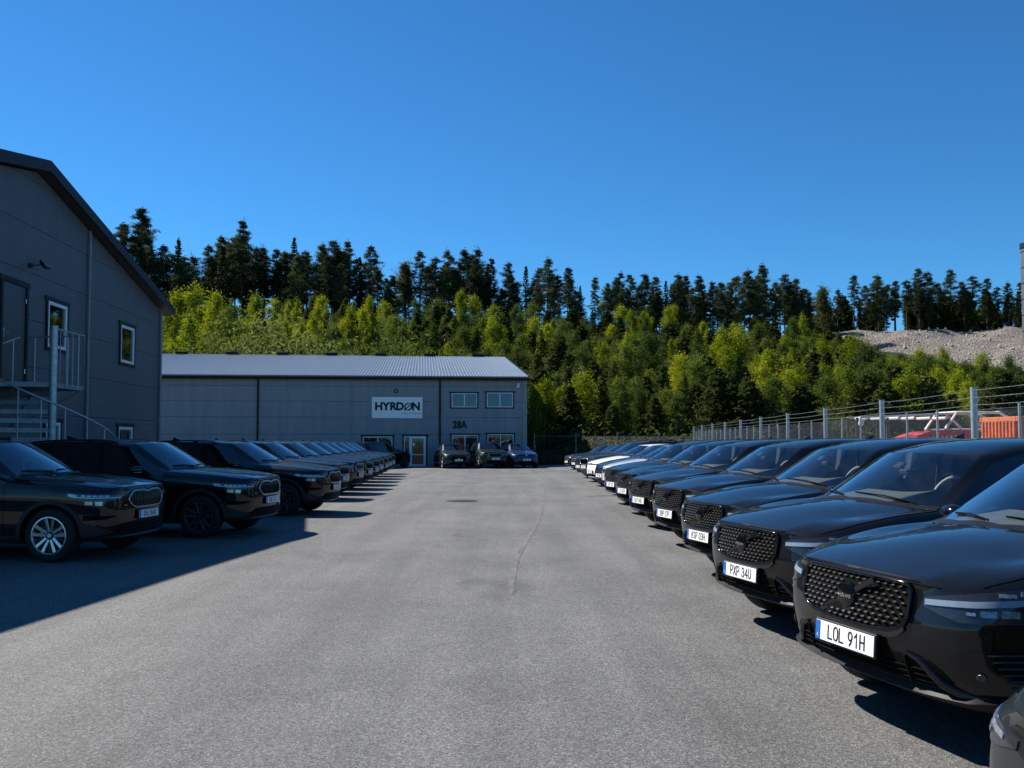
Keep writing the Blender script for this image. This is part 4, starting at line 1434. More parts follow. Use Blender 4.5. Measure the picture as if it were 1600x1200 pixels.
# manhole cover
mx_, my_ = gpt(722, 783)
mh = thing("manhole_cover", "round dark cast iron manhole cover set in the grey asphalt yard", "manhole cover", (mx_, my_, ground_z(mx_, my_)))
mb = MB(); mb.lathe([(.33, .006), (.42, .012), (.44, .008), (.44, -.05)], (0, 0, 0), (0, 0, 1), 36); mb.obj("rim", plain("cast_iron", (.025, .024, .023), .7, .3, .5, .3, 12, .3, 60), mh, 30)
mb = MB(); mb.lathe([(0, .008), (.31, .008), (.325, .002), (.325, -.04)], (0, 0, 0), (0, 0, 1), 36)
for i in range(-4, 5):
    for j in range(-4, 5):
        if i * i + j * j < 17: mb.bevbox((i * .065, j * .065, .010), (.04, .04, .008), .003)
mb.obj("lid", bpy.data.materials["cast_iron"], mh, 30)

# ------------------------------------------------------------------ terrain beyond the yard
def ridge_y(x): return 172 + 34 * float(sstep(10, 110, x))
def ridge_z(x): return 24.5 - 3.0 * float(sstep(-20, 40, x)) + 5.0 * float(sstep(45, 90, x))
def terrain_z(x, y):
    y0 = 70 + 6 * float(sstep(20, 80, x)); yr = ridge_y(x)
    t = (y - y0) / (yr - y0)
    base = ground_z(x, y) - .03
    if t <= 0: return base
    tt = min(t, 1.0)
    s = tt * (.75 + .25 * tt) + .02 * math.sin(x * .11 + y * .07) * tt + .012 * math.sin(x * .31 - y * .2) * tt
    z = base + ridge_z(x) * s * (1 + .0 * x)
    if t > 1: z += -(t - 1) * 9
    return z
hill = grid_mesh("hillside", lin(-330, 330, 150), [63.0 + (q / 119) ** 1.3 * 330 for q in range(120)], terrain_z, M["forest_floor"])
far = grid_mesh("far_land", lin(-1500, 1500, 12), lin(380, 1800, 10), lambda x, y: terrain_z(x * .2, 392) - 3 - (y - 392) * .012, M["forest_floor"])
grid_mesh("gravel_lot", lin(9.2, 330, 60), lin(-25, 64, 30), lambda x, y: ground_z(x, y) - .02, M["gravel_ground"])
grid_mesh("rear_land", lin(-330, 330, 20), lin(-300, -25, 10), lambda x, y: -.03, M["gravel_ground"])
grid_mesh("side_land", lin(-330, -70, 12), lin(-25, 64, 10), lambda x, y: ground_z(x, y) - .03, M["soil"])

def rubble_mat():
    m, nt, b, out = new_mat("rubble")
    tc = N(nt, "ShaderNodeTexCoord")
    v = N(nt, "ShaderNodeTexVoronoi", in_Scale=1.6); v2 = N(nt, "ShaderNodeTexVoronoi", in_Scale=4.0)
    no = N(nt, "ShaderNodeTexNoise", in_Scale=0.25, in_Detail=8.0, in_Roughness=.7)
    for n in (v, v2, no): L(nt, tc.outputs["Object"], n.inputs["Vector"])
    sc = N(nt, "ShaderNodeSeparateColor"); L(nt, v2.outputs["Color"], sc.inputs[0])
    r1 = ramp(nt, [(0, (.12, .10, .085)), (.6, (.215, .19, .165)), (1, (.33, .30, .27))]); L(nt, sc.outputs[0], r1.inputs["Fac"])
    r2 = ramp(nt, [(.3, (.62, .58, .54)), (.7, (1.15, 1.1, 1.05))]); L(nt, no.outputs["Fac"], r2.inputs["Fac"])
    q = N(nt, "ShaderNodeMix", data_type='RGBA', blend_type='MULTIPLY', in_0=1.0)
    L(nt, r1.outputs["Color"], q.inputs["A"]); L(nt, r2.outputs["Color"], q.inputs["B"]); L(nt, q.outputs["Result"], b.inputs["Base Color"])
    b.inputs["Roughness"].default_value = .95
    bp = N(nt, "ShaderNodeBump", in_Strength=.7, in_Distance=.25); L(nt, v.outputs["Distance"], bp.inputs["Height"])
    bp2 = N(nt, "ShaderNodeBump", in_Strength=.8, in_Distance=.25); L(nt, v2.outputs["Distance"], bp2.inputs["Height"]); L(nt, bp.outputs[0], bp2.inputs["Normal"])
    L(nt, bp2.outputs[0], b.inputs["Normal"])
    return m
M["rubble"] = rubble_mat()
def in_bank(x, y):
    yr = ridge_y(x)
    left = 56 + max(0, (yr - 14 - y)) * .37
    return x > left and y > 117 and y < yr - 2
def bank_z(x, y):
    yr = ridge_y(x); z = terrain_z(x, y)
    e = min(x - 62 - max(0, (yr - 14 - y)) * .37, (yr - 1 - y) * 1.2, (y - 114) * .8)
    h = 1.4 * float(sstep(0, 8, e)) - .4
    return z + h + (.35 * math.sin(x * .45) * math.sin(y * .37 + 1) + .25 * math.sin(x * .9 + 2) * math.sin(y * .8)) * float(sstep(0, 6, e))
grid_mesh("gravel_bank", lin(50, 190, 104), lin(113, 208, 72), bank_z, M["rubble"])
mb = MB()
for _ in range(900):
    x = random.uniform(60, 150); y = random.uniform(135, 203)
    if not in_bank(x - 3, y): continue
    s = random.uniform(.12, .45) * (1.6 if random.random() < .1 else 1)
    c = Vector((x, y, bank_z(x, y) + s * .2))
    rot = Euler((random.random() * 6, random.random() * 6, random.random() * 6)).to_matrix()
    mb.bevbox(c, (s * 1.4, s, s * .8), s * .2, rot)
kind(mb.obj("bank_stones", plain("pale_stone", (.36, .33, .30), .95, 0, .2, .4, .5)), "stuff")

# ------------------------------------------------------------------ the near building on the left (gable wall to the yard)
def panel_mat(name, col, rib, strength, rough=.5, axis='Z'):
    """coated steel sandwich panel: fine profile along the panel, streaks of dust"""
    m, nt, b, out = new_mat(name)
    tc = N(nt, "ShaderNodeTexCoord"); sp = N(nt, "ShaderNodeSeparateXYZ"); L(nt, tc.outputs["Object"], sp.inputs[0])
    w = N(nt, "ShaderNodeMath", operation='MULTIPLY', in_1=2 * math.pi / rib); L(nt, sp.outputs[axis], w.inputs[0])
    s = N(nt, "ShaderNodeMath", operation='SINE'); L(nt, w.outputs[0], s.inputs[0])
    r0 = ramp(nt, [(.0, 0), (.12, 1), (1, 1)])
    mr = N(nt, "ShaderNodeMapRange", in_1=-1.0, in_2=1.0); L(nt, s.outputs[0], mr.inputs[0]); L(nt, mr.outputs[0], r0.inputs["Fac"])
    bp = N(nt, "ShaderNodeBump", in_Strength=strength, in_Distance=.006); L(nt, r0.outputs["Color"], bp.inputs["Height"])
    L(nt, bp.outputs[0], b.inputs["Normal"])
    mp = N(nt, "ShaderNodeMapping"); mp.inputs["Scale"].default_value = (3.0, 3.0, .25); L(nt, tc.outputs["Object"], mp.inputs["Vector"])
    no = N(nt, "ShaderNodeTexNoise", in_Scale=.8, in_Detail=7.0, in_Roughness=.65); L(nt, mp.outputs[0], no.inputs["Vector"])
    rp = ramp(nt, [(.3, [c * .86 for c in col]), (.7, [c * 1.12 for c in col])]); L(nt, no.outputs["Fac"], rp.inputs["Fac"])
    L(nt, rp.outputs["Color"], b.inputs["Base Color"])
    b.inputs["Roughness"].default_value = rough; b.inputs["Specular IOR Level"].default_value = .4
    return m
M["slate_panel"] = panel_mat("slate_panel", (.082, .091, .106), .105, .55)
M["grey_panel"] = panel_mat("grey_panel", (.225, .238, .256), .30, .15)
M["roof_steel"] = plain("roof_steel", (.22, .25, .29), .38, .55, .5, .10, .7)
M["dark_steel"] = plain("dark_steel", (.011, .012, .015), .5, 0, .2, .2, 3)
M["soffit"] = plain("soffit", (.05, .052, .056), .6, 0, .3, .15, 3)
M["white_upvc"] = plain("white_upvc", (.74, .75, .77), .35, 0, .5, .04)
M["galv"] = plain("galvanised_steel", (.36, .40, .43), .48, .65, .5, .22, 14, .05, 40)
M["galv_dull"] = plain("galvanised_dull", (.21, .24, .26), .55, .5, .5, .25, 9)
M["room_dark"] = plain("room_dark", (.030, .028, .026), .9, 0, .2, .4, 1.2)
M["pipe_grey"] = plain("pipe_grey", (.19, .20, .215), .4, .2, .5, .1)
M["door_slate"] = plain("door_slate", (.050, .055, .062), .4, 0, .5, .1, 1.0)

def window(parent, Wl, m0, u0, u1, z0, z1, frame_w=.09, sash=.06, mull=0, room=(.9, "room_dark"), off=.0, name="window", head=.06, pane="window_glass"):
    """dark trim round a white frame, panes set back, a dim room behind"""
    f = MB()
    for (a, b) in (((u0 - frame_w - head, z1), (u1 + frame_w + head, z1 + frame_w * 1.15)), ((u0 - frame_w, z0 - frame_w), (u1 + frame_w, z0)), ((u0 - frame_w, z0), (u0, z1)), ((u1, z0), (u1 + frame_w, z1))):
        f.bbox((a[0], -.035 - off, a[1]), (b[0], .03 - off, b[1]))
    w = f.obj(name, M["dark_steel"], parent, None, m0)
    g = MB()
    for (a, b) in (((u0, z1 - sash), (u1, z1)), ((u0, z0), (u1, z0 + sash)), ((u0, z0 + sash), (u0 + sash, z1 - sash)), ((u1 - sash, z0 + sash), (u1, z1 - sash))):
        g.bevbox(((a[0] + b[0]) / 2, -.004 - off, (a[1] + b[1]) / 2), (b[0] - a[0], .05, b[1] - a[1]), .006)
    for k in range(mull):
        um = u0 + (u1 - u0) * (k + 1) / (mull + 1)
        g.bevbox((um, -.002 - off, (z0 + z1) / 2), (sash * 1.1, .046, z1 - z0 - 2 * sash), .006)
    g.obj("window_frame", M["white_upvc"], w)
    us = [u0 + sash] + [u0 + (u1 - u0) * (k + 1) / (mull + 1) for k in range(mull)] + [u1 - sash]
    for a, b in zip(us, us[1:]):
        p = MB(); p.bbox((a, .008 - off, z0 + sash), (b, .014 - off, z1 - sash)); p.obj("window_pane", M[pane], w)
    r = MB(); d = room[0]
    x0, x1, y0, y1, a, b = u0 - .5, u1 + .5, .14, d + .14, z0 - .7, z1 + .3
    r.add([(x0, y1, a), (x1, y1, a), (x1, y1, b), (x0, y1, b), (x0, y0, a), (x1, y0, a), (x1, y0, b), (x0, y0, b)], [(0, 1, 2, 3), (4, 0, 3, 7), (1, 5, 6, 2), (4, 5, 1, 0), (3, 2, 6, 7)])
    r.obj("room", M[room[1]], w)
    return w

def wall_panel(parent, m0, poly, mat, holes=(), thick=.10, gap=.006):
    """one cladding panel (u, z polygon), cut round openings; chamfered joint edges"""
    bm = bmesh.new()
    us = [p[0] for p in poly]; zs = [p[1] for p in poly]
    rects = [(min(us) + gap, max(us) - gap, min(zs) + gap, max(zs) - gap)]
    for h in holes:
        new = []
        for r in rects:
            if h[1] <= r[0] or h[0] >= r[1] or h[3] <= r[2] or h[2] >= r[3]: new.append(r); continue
            a, b, c, d = max(r[0], h[0]), min(r[1], h[1]), max(r[2], h[2]), min(r[3], h[3])
            for q in ((r[0], a, r[2], r[3]), (b, r[1], r[2], r[3]), (a, b, r[2], c), (a, b, d, r[3])):
                if q[1] - q[0] > .001 and q[3] - q[2] > .001: new.append(q)
        rects = new
    bm.free()
    mb = MB()
    for (a, b, c, d) in rects:
        # clip the sloping top of gable panels
        top = [p for p in poly]
        pts = clip_poly([(a, c), (b, c), (b, d), (a, d)], poly, gap)
        if len(pts) >= 3:
            n = len(pts)
            vs = [(p[0], 0, p[1]) for p in pts] + [(p[0], thick, p[1]) for p in pts]
            mb.add(vs, [tuple(range(n)), tuple(range(2 * n - 1, n - 1, -1))] + [(i, n + i, n + (i + 1) % n, (i + 1) % n) for i in range(n)])
    if mb.v:
        return mb.obj("wall_panel", mat, parent, None, m0)

def clip_poly(sub, clip, gap=0):
    """Sutherland-Hodgman against a convex counter-clockwise polygon"""
    out = sub
    n = len(clip)
    for i in range(n):
        ax, az = clip[i]; bx, bz = clip[(i + 1) % n]
        ex, ez = bx - ax, bz - az
        inside = lambda p: ex * (p[1] - az) - ez * (p[0] - ax) >= -1e-9
        new = []
        for j in range(len(out)):
            p, q = out[j], out[(j + 1) % len(out)]
            ip, iq = inside(p), inside(q)
            if ip: new.append(p)
            if ip != iq:
                d1 = ex * (p[1] - az) - ez * (p[0] - ax); d2 = ex * (q[1] - az) - ez * (q[0] - ax)
                t = d1 / (d1 - d2); new.append((p[0] + (q[0] - p[0]) * t, p[1] + (q[1] - p[1]) * t))
        out = new
        if not out: break
    return out

# wall frame: u runs towards the camera from the far corner (so that the outward side faces the yard)
A_SLOPE = -0.079
LW = Wall(-.394 * 29.0, 29.0, -A_SLOPE, -1.0)
# outward normal must point to +X
if LW.n.x < 0: LW.n = -LW.n
LM = Matrix((LW.u, -LW.n, Vector((0, 0, 1)))).transposed().to_4x4(); LM.translation = LW.o
GABLE = 18.1; EAVE_Z = 5.80; RIDGE_Z = 7.67; MID = GABLE / 2
ZB = -.15
lb = thing("slate_building", "dark slate-grey steel-clad building with a gable wall beside the left row of cars", "building", LW.o, 0)
def lobj(mb, name, mat, parent=None, smooth=None):
    if parent is not None and parent is not lb: return mb.obj(name, mat, parent, smooth)
    m = LM.copy(); m.translation = (0, 0, 0)
    return mb.obj(name, mat, lb, smooth, m)
LMl = LM.copy(); LMl.translation = (0, 0, 0)
def lhit(px, py): return LW.hit(px, py)
# openings read off the photograph
o1 = [lhit(74, 471)[0], lhit(104, 476)[0]]; z1t = lhit(88, 474)[1]; z1b = lhit(88, 545)[1]
w1 = (min(o1), max(o1), z1b, z1t)
o2 = [lhit(188, 510)[0], lhit(209, 513)[0]]; w2 = (min(o2), max(o2), lhit(198, 568)[1], lhit(198, 510)[1])
o3 = [lhit(184, 667)[0], lhit(206, 667)[0]]; w3 = (min(o3), max(o3), lhit(195, 668)[1] - 1.25, lhit(195, 667)[1])
o4 = [lhit(70, 659)[0], lhit(93, 659)[0]]; w4 = (min(o4), max(o4), lhit(85, 660)[1] - 1.25, lhit(85, 660)[1])
dr = lhit(40, 450); DU0 = dr[0]; DZ1 = dr[1]; DZ0 = 2.88; DU1 = DU0 + 1.05
holes = [w1, w2, w3, w4, (DU0, DU1, DZ0, DZ1)]
joint_u = [0.0, lhit(137, 450)[0], 12.6, GABLE]
def roof_z(u): return EAVE_Z + (RIDGE_Z - EAVE_Z) * (1 - abs(u - MID) / MID)
gpoly = [(0, ZB), (GABLE, ZB), (GABLE, EAVE_Z), (MID, RIDGE_Z), (0, EAVE_Z)]
zrow = [ZB, .14, 1.18, 2.22, 3.26, 4.30, 5.34, 6.38, 7.42, 8.4]
for a, b in zip(joint_u, joint_u[1:]):
    for c, d in zip(zrow, zrow[1:]):
        pts = clip_poly([(a + .006, c + .005), (b - .006, c + .005), (b - .006, d - .005), (a + .006, d - .005)], gpoly)
        if len(pts) < 3: continue
        rects = [(a + .006, b - .006, c + .005, d - .005)]
        for h in holes:
            new = []
            for r in rects:
                if h[1] <= r[0] or h[0] >= r[1] or h[3] <= r[2] or h[2] >= r[3]: new.append(r); continue
                aa, bb, cc, dd = max(r[0], h[0]), min(r[1], h[1]), max(r[2], h[2]), min(r[3], h[3])
                new += [q for q in ((r[0], aa, r[2], r[3]), (bb, r[1], r[2], r[3]), (aa, bb, r[2], cc), (aa, bb, dd, r[3])) if q[1] - q[0] > .002 and q[3] - q[2] > .002]
            rects = new
        mb = MB()
        for r in rects:
            pts = clip_poly([(r[0], r[2]), (r[1], r[2]), (r[1], r[3]), (r[0], r[3])], gpoly)
            if len(pts) < 3: continue
            n = len(pts)
            vs = [(p[0], 0, p[1]) for p in pts] + [(p[0], .09, p[1]) for p in pts]
            mb = MB(); mb.add(vs, [tuple(range(n)), tuple(range(2 * n - 1, n - 1, -1))] + [(i, n + i, n + (i + 1) % n, (i + 1) % n) for i in range(n)])
            lobj(mb, "wall_panel", M["slate_panel"])
# core behind the panels (with the openings left open), side walls
mb = MB()
DEEP = 34
for (a, b) in (((0, .0), (.0, 0)),):
    pass
mb.add([(0.02, .06, ZB), (0.02, DEEP, ZB), (0.02, DEEP, EAVE_Z - .02), (0.02, .06, EAVE_Z - .02)], [(0, 1, 2, 3)])
mb.add([(GABLE - .02, .06, ZB), (GABLE - .02, DEEP, ZB), (GABLE - .02, DEEP, EAVE_Z - .02), (GABLE - .02, .06, EAVE_Z - .02)], [(0, 1, 2, 3)])
mb.add([(0, DEEP, ZB), (GABLE, DEEP, ZB), (GABLE, DEEP, EAVE_Z), (MID, DEEP, RIDGE_Z), (0, DEEP, EAVE_Z)], [(0, 1, 2, 3, 4)])
lobj(mb, "side_wall", M["slate_panel"])
# roof: two slopes with thickness, dark verge boards, soffit
OV = .27; EO = .55; TH = .19
for s in (0, 1):
    mb = MB()
    ue = -EO if s == 0 else GABLE + EO
    slope = (RIDGE_Z - EAVE_Z) / MID
    ze = EAVE_Z - slope * EO + .05; zr = RIDGE_Z + .05
    vs = []
    for y in (-OV, DEEP):
        vs += [(MID, y, zr), (ue, y, ze), (ue, y, ze + TH), (MID, y, zr + TH)]
    mb.add(vs, [(0, 1, 2, 3), (7, 6, 5, 4), (0, 4, 5, 1), (1, 5, 6, 2), (2, 6, 7, 3), (3, 7, 4, 0)])
    ro = lobj(mb, "roof", M["soffit"])
    mb = MB()
    vs = []
    for y in (-OV - .035, -OV):
        vs += [(MID, y, zr - .03), (ue, y, ze - .03), (ue, y, ze + TH + .03), (MID, y, zr + TH + .03)]
    mb.add(vs, [(0, 1, 2, 3), (7, 6, 5, 4), (0, 4, 5, 1), (1, 5, 6, 2), (2, 6, 7, 3), (3, 7, 4, 0)])
    mb.obj("verge_board", M["dark_steel"], ro)
    mb = MB()
    n = 60
    for i in range(n):      # ribbed roof sheet
        y0 = -OV + (DEEP + OV) * i / n
        mb.add([(MID, y0, zr + TH + .004), (ue, y0, ze + TH + .004), (ue, y0 + .05, ze + TH + .03), (MID, y0 + .05, zr + TH + .03), (ue, y0 + .1, ze + TH + .004), (MID, y0 + .1, zr + TH + .004)], [(0, 1, 2, 3), (3, 2, 4, 5)])
    kind(mb.obj("roof_sheet", M["roof_steel"], ro), "stuff")
mb = MB(); mb.box((-EO - .05, DEEP / 2, EAVE_Z - (RIDGE_Z - EAVE_Z) / MID * EO + .10), (.11, DEEP + OV, .12)); lobj(mb, "gutter", M["dark_steel"])
# downpipes on the gable wall
for u in (joint_u[1], .06):
    mb = MB(); zt = roof_z(u) - .02
    mb.bevbox((u, -.035, (ZB + zt) / 2), (.085 if u > 1 else .11, .07, zt - ZB), .012)
    d = lobj(mb, "corner_trim" if u < 1 else "downpipe", M["pipe_grey"])
    if u > 1:
        for z in (1.0, 2.6, 4.2):
            mb = MB(); mb.bevbox((u, -.04, z), (.11, .085, .03), .005); mb.obj("pipe_bracket", M["pipe_grey"], d)
for wv in (w1, w2, w3, w4):
    window(lb, LW, LMl, *wv[:2], wv[2], wv[3], .085, .08)
# upstairs door
mb = MB()
for (a, b) in (((DU0 - .09, DZ0), (DU0, DZ1)), ((DU1, DZ0), (DU1 + .09, DZ1)), ((DU0 - .15, DZ1), (DU1 + .15, DZ1 + .11))):
    mb.bbox((a[0], -.04, a[1]), (b[0], .05, b[1]))
df = lobj(mb, "door_frame", M["dark_steel"])
mb = MB(); mb.bevbox(((DU0 + DU1) / 2, .015, (DZ0 + DZ1) / 2), (DU1 - DU0 - .01, .05, DZ1 - DZ0 - .01), .004); dl = mb.obj("door", M["door_slate"], df)
mb = MB()
for z in (DZ0 + .25, DZ1 - .30):
    mb = MB(); mb.tube([(DU0 + .02, -.03, z - .05), (DU0 + .02, -.03, z + .05)], .012, 8); mb.obj("hinge", M["satin_silver"], df)
mb = MB(); hz = DZ0 + 1.0
mb.tube([(DU1 - .09, -.005, hz), (DU1 - .09, -.06, hz), (DU1 - .22, -.06, hz)], .010, 8); mb.bevbox((DU1 - .09, -.015, hz), (.03, .02, .2), .004)
mb.obj("door_handle", M["satin_silver"], df)
# floodlight on the gable
fu, fz = lhit(46, 415)
fl = thing("floodlight", "small dark floodlight bracketed to the slate gable wall above the upstairs door", "floodlight", LW.pt(fu, fz, .01))
fm = Matrix((LW.u, -LW.n, Vector((0, 0, 1)))).transposed().to_4x4()
mb = MB(); mb.bevbox((0, -.02, 0), (.12, .04, .10), .008); mb.tube([(0, -.03, 0), (-.05, -.20, .03), (-.12, -.24, .03)], .012, 8); mb.obj("bracket", M["dark_steel"], fl, None, fm)
mb = MB(); rr = Matrix.Rotation(R(-38), 3, 'X') @ Matrix.Rotation(R(0), 3, 'Z')
mb.bevbox((-.15, -.26, .05), (.26, .05, .20), .012, rr)
for k in range(5): mb.box(Vector((-.15, -.26, .05)) + rr @ Vector((-.10 + .05 * k, .035, 0)), (.008, .03, .16), rr)
hd = mb.obj("lamp_head", M["dark_steel"], fl, None, fm)
mb = MB(); mb.box(Vector((-.15, -.26, .05)) + rr @ Vector((0, -.028, 0)), (.21, .006, .15), rr); mb.obj("lamp_lens", M["lamp_bits"], hd)

# ------------------------------------------------------------------ galvanised spiral stair at the gable door
SX, SY = -9.37, 18.26; LZ = 2.815; SR = 1.26
stz = thing("spiral_staircase", "galvanised steel spiral staircase with a railed landing at the upstairs door", "staircase", (SX, SY, 0))
mb = MB(); mb.tube([(0, 0, -.1), (0, 0, LZ + 1.14)], .075, 18); mb.lathe([(0, 0), (.08, 0), (.08, -.03)], (0, 0, LZ + 1.155), (0, 0, 1), 18); mb.lathe([(.14, 0), (.14, .02), (.06, .02)], (0, 0, -.02), (0, 0, 1), 18); mb.obj("centre_pole", M["galv"], stz, 40)
NT = 15; rise = LZ / NT; TH0 = R(62); STEP = R(19.1)
def sdir(t): return Vector((math.cos(t), math.sin(t), 0))
for k in range(1, NT):
    t0 = TH0 - STEP * (k + .5); t1 = t0 + STEP * 1.22
    z = rise * k
    mb = MB()
    p = [sdir(t0) * .065 + sdir(t0 + R(90)) * -.01, sdir(t0) * SR, sdir((t0 + t1) / 2) * SR, sdir(t1) * SR, sdir(t1) * .065]
    n = len(p)
    for (za, zb2) in ((z - .006, z),):
        vs = [q + Vector((0, 0, za)) for q in p] + [q + Vector((0, 0, zb2)) for q in p]
        mb.add(vs, [tuple(range(n - 1, -1, -1)), tuple(range(n, 2 * n))] + [(i, (i + 1) % n, n + (i + 1) % n, n + i) for i in range(n)])
    # front and back flanges
    for (a, b) in ((p[0], p[1]), (p[4], p[3])):
        d = (b - a).normalized(); mb.box((a + b) / 2 + Vector((0, 0, z - .045)), ((b - a).length, .006, .085), Matrix.Rotation(math.atan2(d.y, d.x), 3, 'Z'))
    mb.obj("tread", M["galv_dull"], stz)
def rail_pt(t): return sdir(t) * SR + Vector((0, 0, rise * ((TH0 - t) / STEP) + 1.12))
tl = [TH0 - R(14) - i * R(5) for i in range(int((NT * 19.1 - 22) / 5) + 1)]
mb = MB(); mb.tube([rail_pt(t) for t in tl], .020, 8); mb.obj("handrail", M["galv"], stz, 60)
for k in range(1, NT):
    t = TH0 - STEP * k
    b = sdir(t) * (SR - .01)
    mb = MB(); mb.tube([b + Vector((0, 0, rise * k - .09)), b + Vector((0, 0, rail_pt(t).z))], .0135, 6); mb.obj("baluster", M["galv"], stz, 60)
# landing slab along the wall, with its railing
def wl(u, off): q = LW.pt(u, 0, off); return Vector((q.x - SX, q.y - SY, 0))
cA = Vector((-.05, 0.0, 0)); cB = Vector((19.8 * (-.4786) - SX - .0, 19.8 - SY, 0)); cC = wl((29 - 20.0) * 1.003, .03); cD = wl((29 - 17.8) * 1.003, .03)
poly = [cA, cB, cC, cD]
mb = MB(); n = 4
vs = [p + Vector((0, 0, LZ - .10)) for p in poly] + [p + Vector((0, 0, LZ)) for p in poly]
mb.add(vs, [(3, 2, 1, 0), (4, 5, 6, 7)] + [(i, (i + 1) % 4, 4 + (i + 1) % 4, 4 + i) for i in range(4)])
mb.obj("landing", M["galv_dull"], stz)
mb = MB()
for a in (cC, cB):
    w0 = a
    mb.tube([a.lerp(cC, .1) + Vector((0, 0, LZ - .12)), wl((29 - 19.0) * 1.003, .02) + Vector((0, 0, LZ - .95))], .022, 6)
mb.obj("landing_bracket", M["galv_dull"], stz)
def railing(a, b, n):
    mb = MB(); mb.tube([a + Vector((0, 0, LZ + 1.12)), b + Vector((0, 0, LZ + 1.12))], .018, 8); mb.obj("landing_rail", M["galv"], stz, 60)
    for i in range(n + 1):
        p = a.lerp(b, i / n); mb = MB(); mb.tube([p + Vector((0, 0, LZ - .06)), p + Vector((0, 0, LZ + 1.12))], .0125, 6); mb.obj("baluster", M["galv"], stz, 60)
railing(cA.lerp(cB, .06), cB, 5)
railing(cB, cC, 3)
# ------------------------------------------------------------------ the long hall across the far end of the yard
BW = Wall((820 - 800) / FPX * 62.0, 62.0, 1.0, 0.10)
BM = BW.matrix(); BMl = BM.copy(); BMl.translation = (0, 0, 0)
HL = 34.0; HD = 36.0
GZ = ground_z(-5, 62) - .05
EAVE = BW.hit(700, 592)[1]
hall = thing("grey_hall", "long pale grey steel hall with metal roof at the yard's far end", "building", BW.o)
def hobj(mb, name, mat, smooth=None): return mb.obj(name, mat, hall, smooth, BMl)
def rect(x0, y0, x1, y1):
    a = BW.hit(x0, (y0 + y1) / 2)[0]; b = BW.hit(x1, (y0 + y1) / 2)[0]; xm = (x0 + x1) / 2
    return (a, b, BW.hit(xm, y1)[1], BW.hit(xm, y0)[1])
U1 = rect(705.5, 614.5, 745.5, 636.5); U2 = rect(760.5, 613.5, 801.5, 636.5)
G1 = rect(706, 679.5, 747, 712); G2 = rect(761.5, 678.5, 802.5, 712)
G0 = rect(567, 682, 613, 712)
DR = rect(631, 681.5, 665.5, 727.5); DR = (DR[0], DR[1], GZ + .02, DR[3])
hholes = [U1, U2, G1, G2, G0, DR]
rows = [GZ - .1] + [BW.hit(640, y)[1] for y in (702, 678.5, 652, 627.5, 604)] + [EAVE]
cols = [-HL, BW.hit(403, 640)[0], BW.hit(550, 640)[0], BW.hit(687, 640)[0], -.02]
cols = [cols[0], (cols[0] + cols[1]) / 2] + cols[1:]
for a, b in zip(cols, cols[1:]):
    for c, d in zip(rows, rows[1:]):
        rects = [(a + .008, b - .008, c + .009, d - .009)]
        for h in hholes:
            new = []
            for r in rects:
                if h[1] <= r[0] or h[0] >= r[1] or h[3] <= r[2] or h[2] >= r[3]: new.append(r); continue
                aa, bb, cc, dd = max(r[0], h[0]), min(r[1], h[1]), max(r[2], h[2]), min(r[3], h[3])
                new += [q for q in ((r[0], aa, r[2], r[3]), (bb, r[1], r[2], r[3]), (aa, bb, r[2], cc), (aa, bb, dd, r[3])) if q[1] - q[0] > .002 and q[3] - q[2] > .002]
            rects = new
        for r in rects:
            mb = MB(); mb.bbox((r[0], 0, r[2]), (r[1], .10, r[3])); hobj(mb, "wall_panel", M["grey_panel"])
mb = MB(); SLOPE = 2.95 / 18.0
RZ = EAVE + 2.95
mb.add([(-.03, .05, GZ), (-.03, HD, GZ), (-.03, HD, EAVE), (-.03, HD / 2, RZ), (-.03, .05, EAVE)], [(0, 1, 2, 3, 4)])
mb.add([(-HL, .05, GZ), (-HL, HD, GZ), (-HL, HD, EAVE), (-HL, HD / 2, RZ), (-HL, .05, EAVE)], [(0, 1, 2, 3, 4)])
mb.add([(-HL, HD, GZ), (-.03, HD, GZ), (-.03, HD, EAVE), (-HL, HD, EAVE)], [(0, 1, 2, 3)])
hobj(mb, "side_wall", M["grey_panel"])
mb = MB(); mb.bbox((-HL, .012, GZ - .12), (-.02, .11, GZ + .12)); hobj(mb, "plinth", M["dark_steel"])
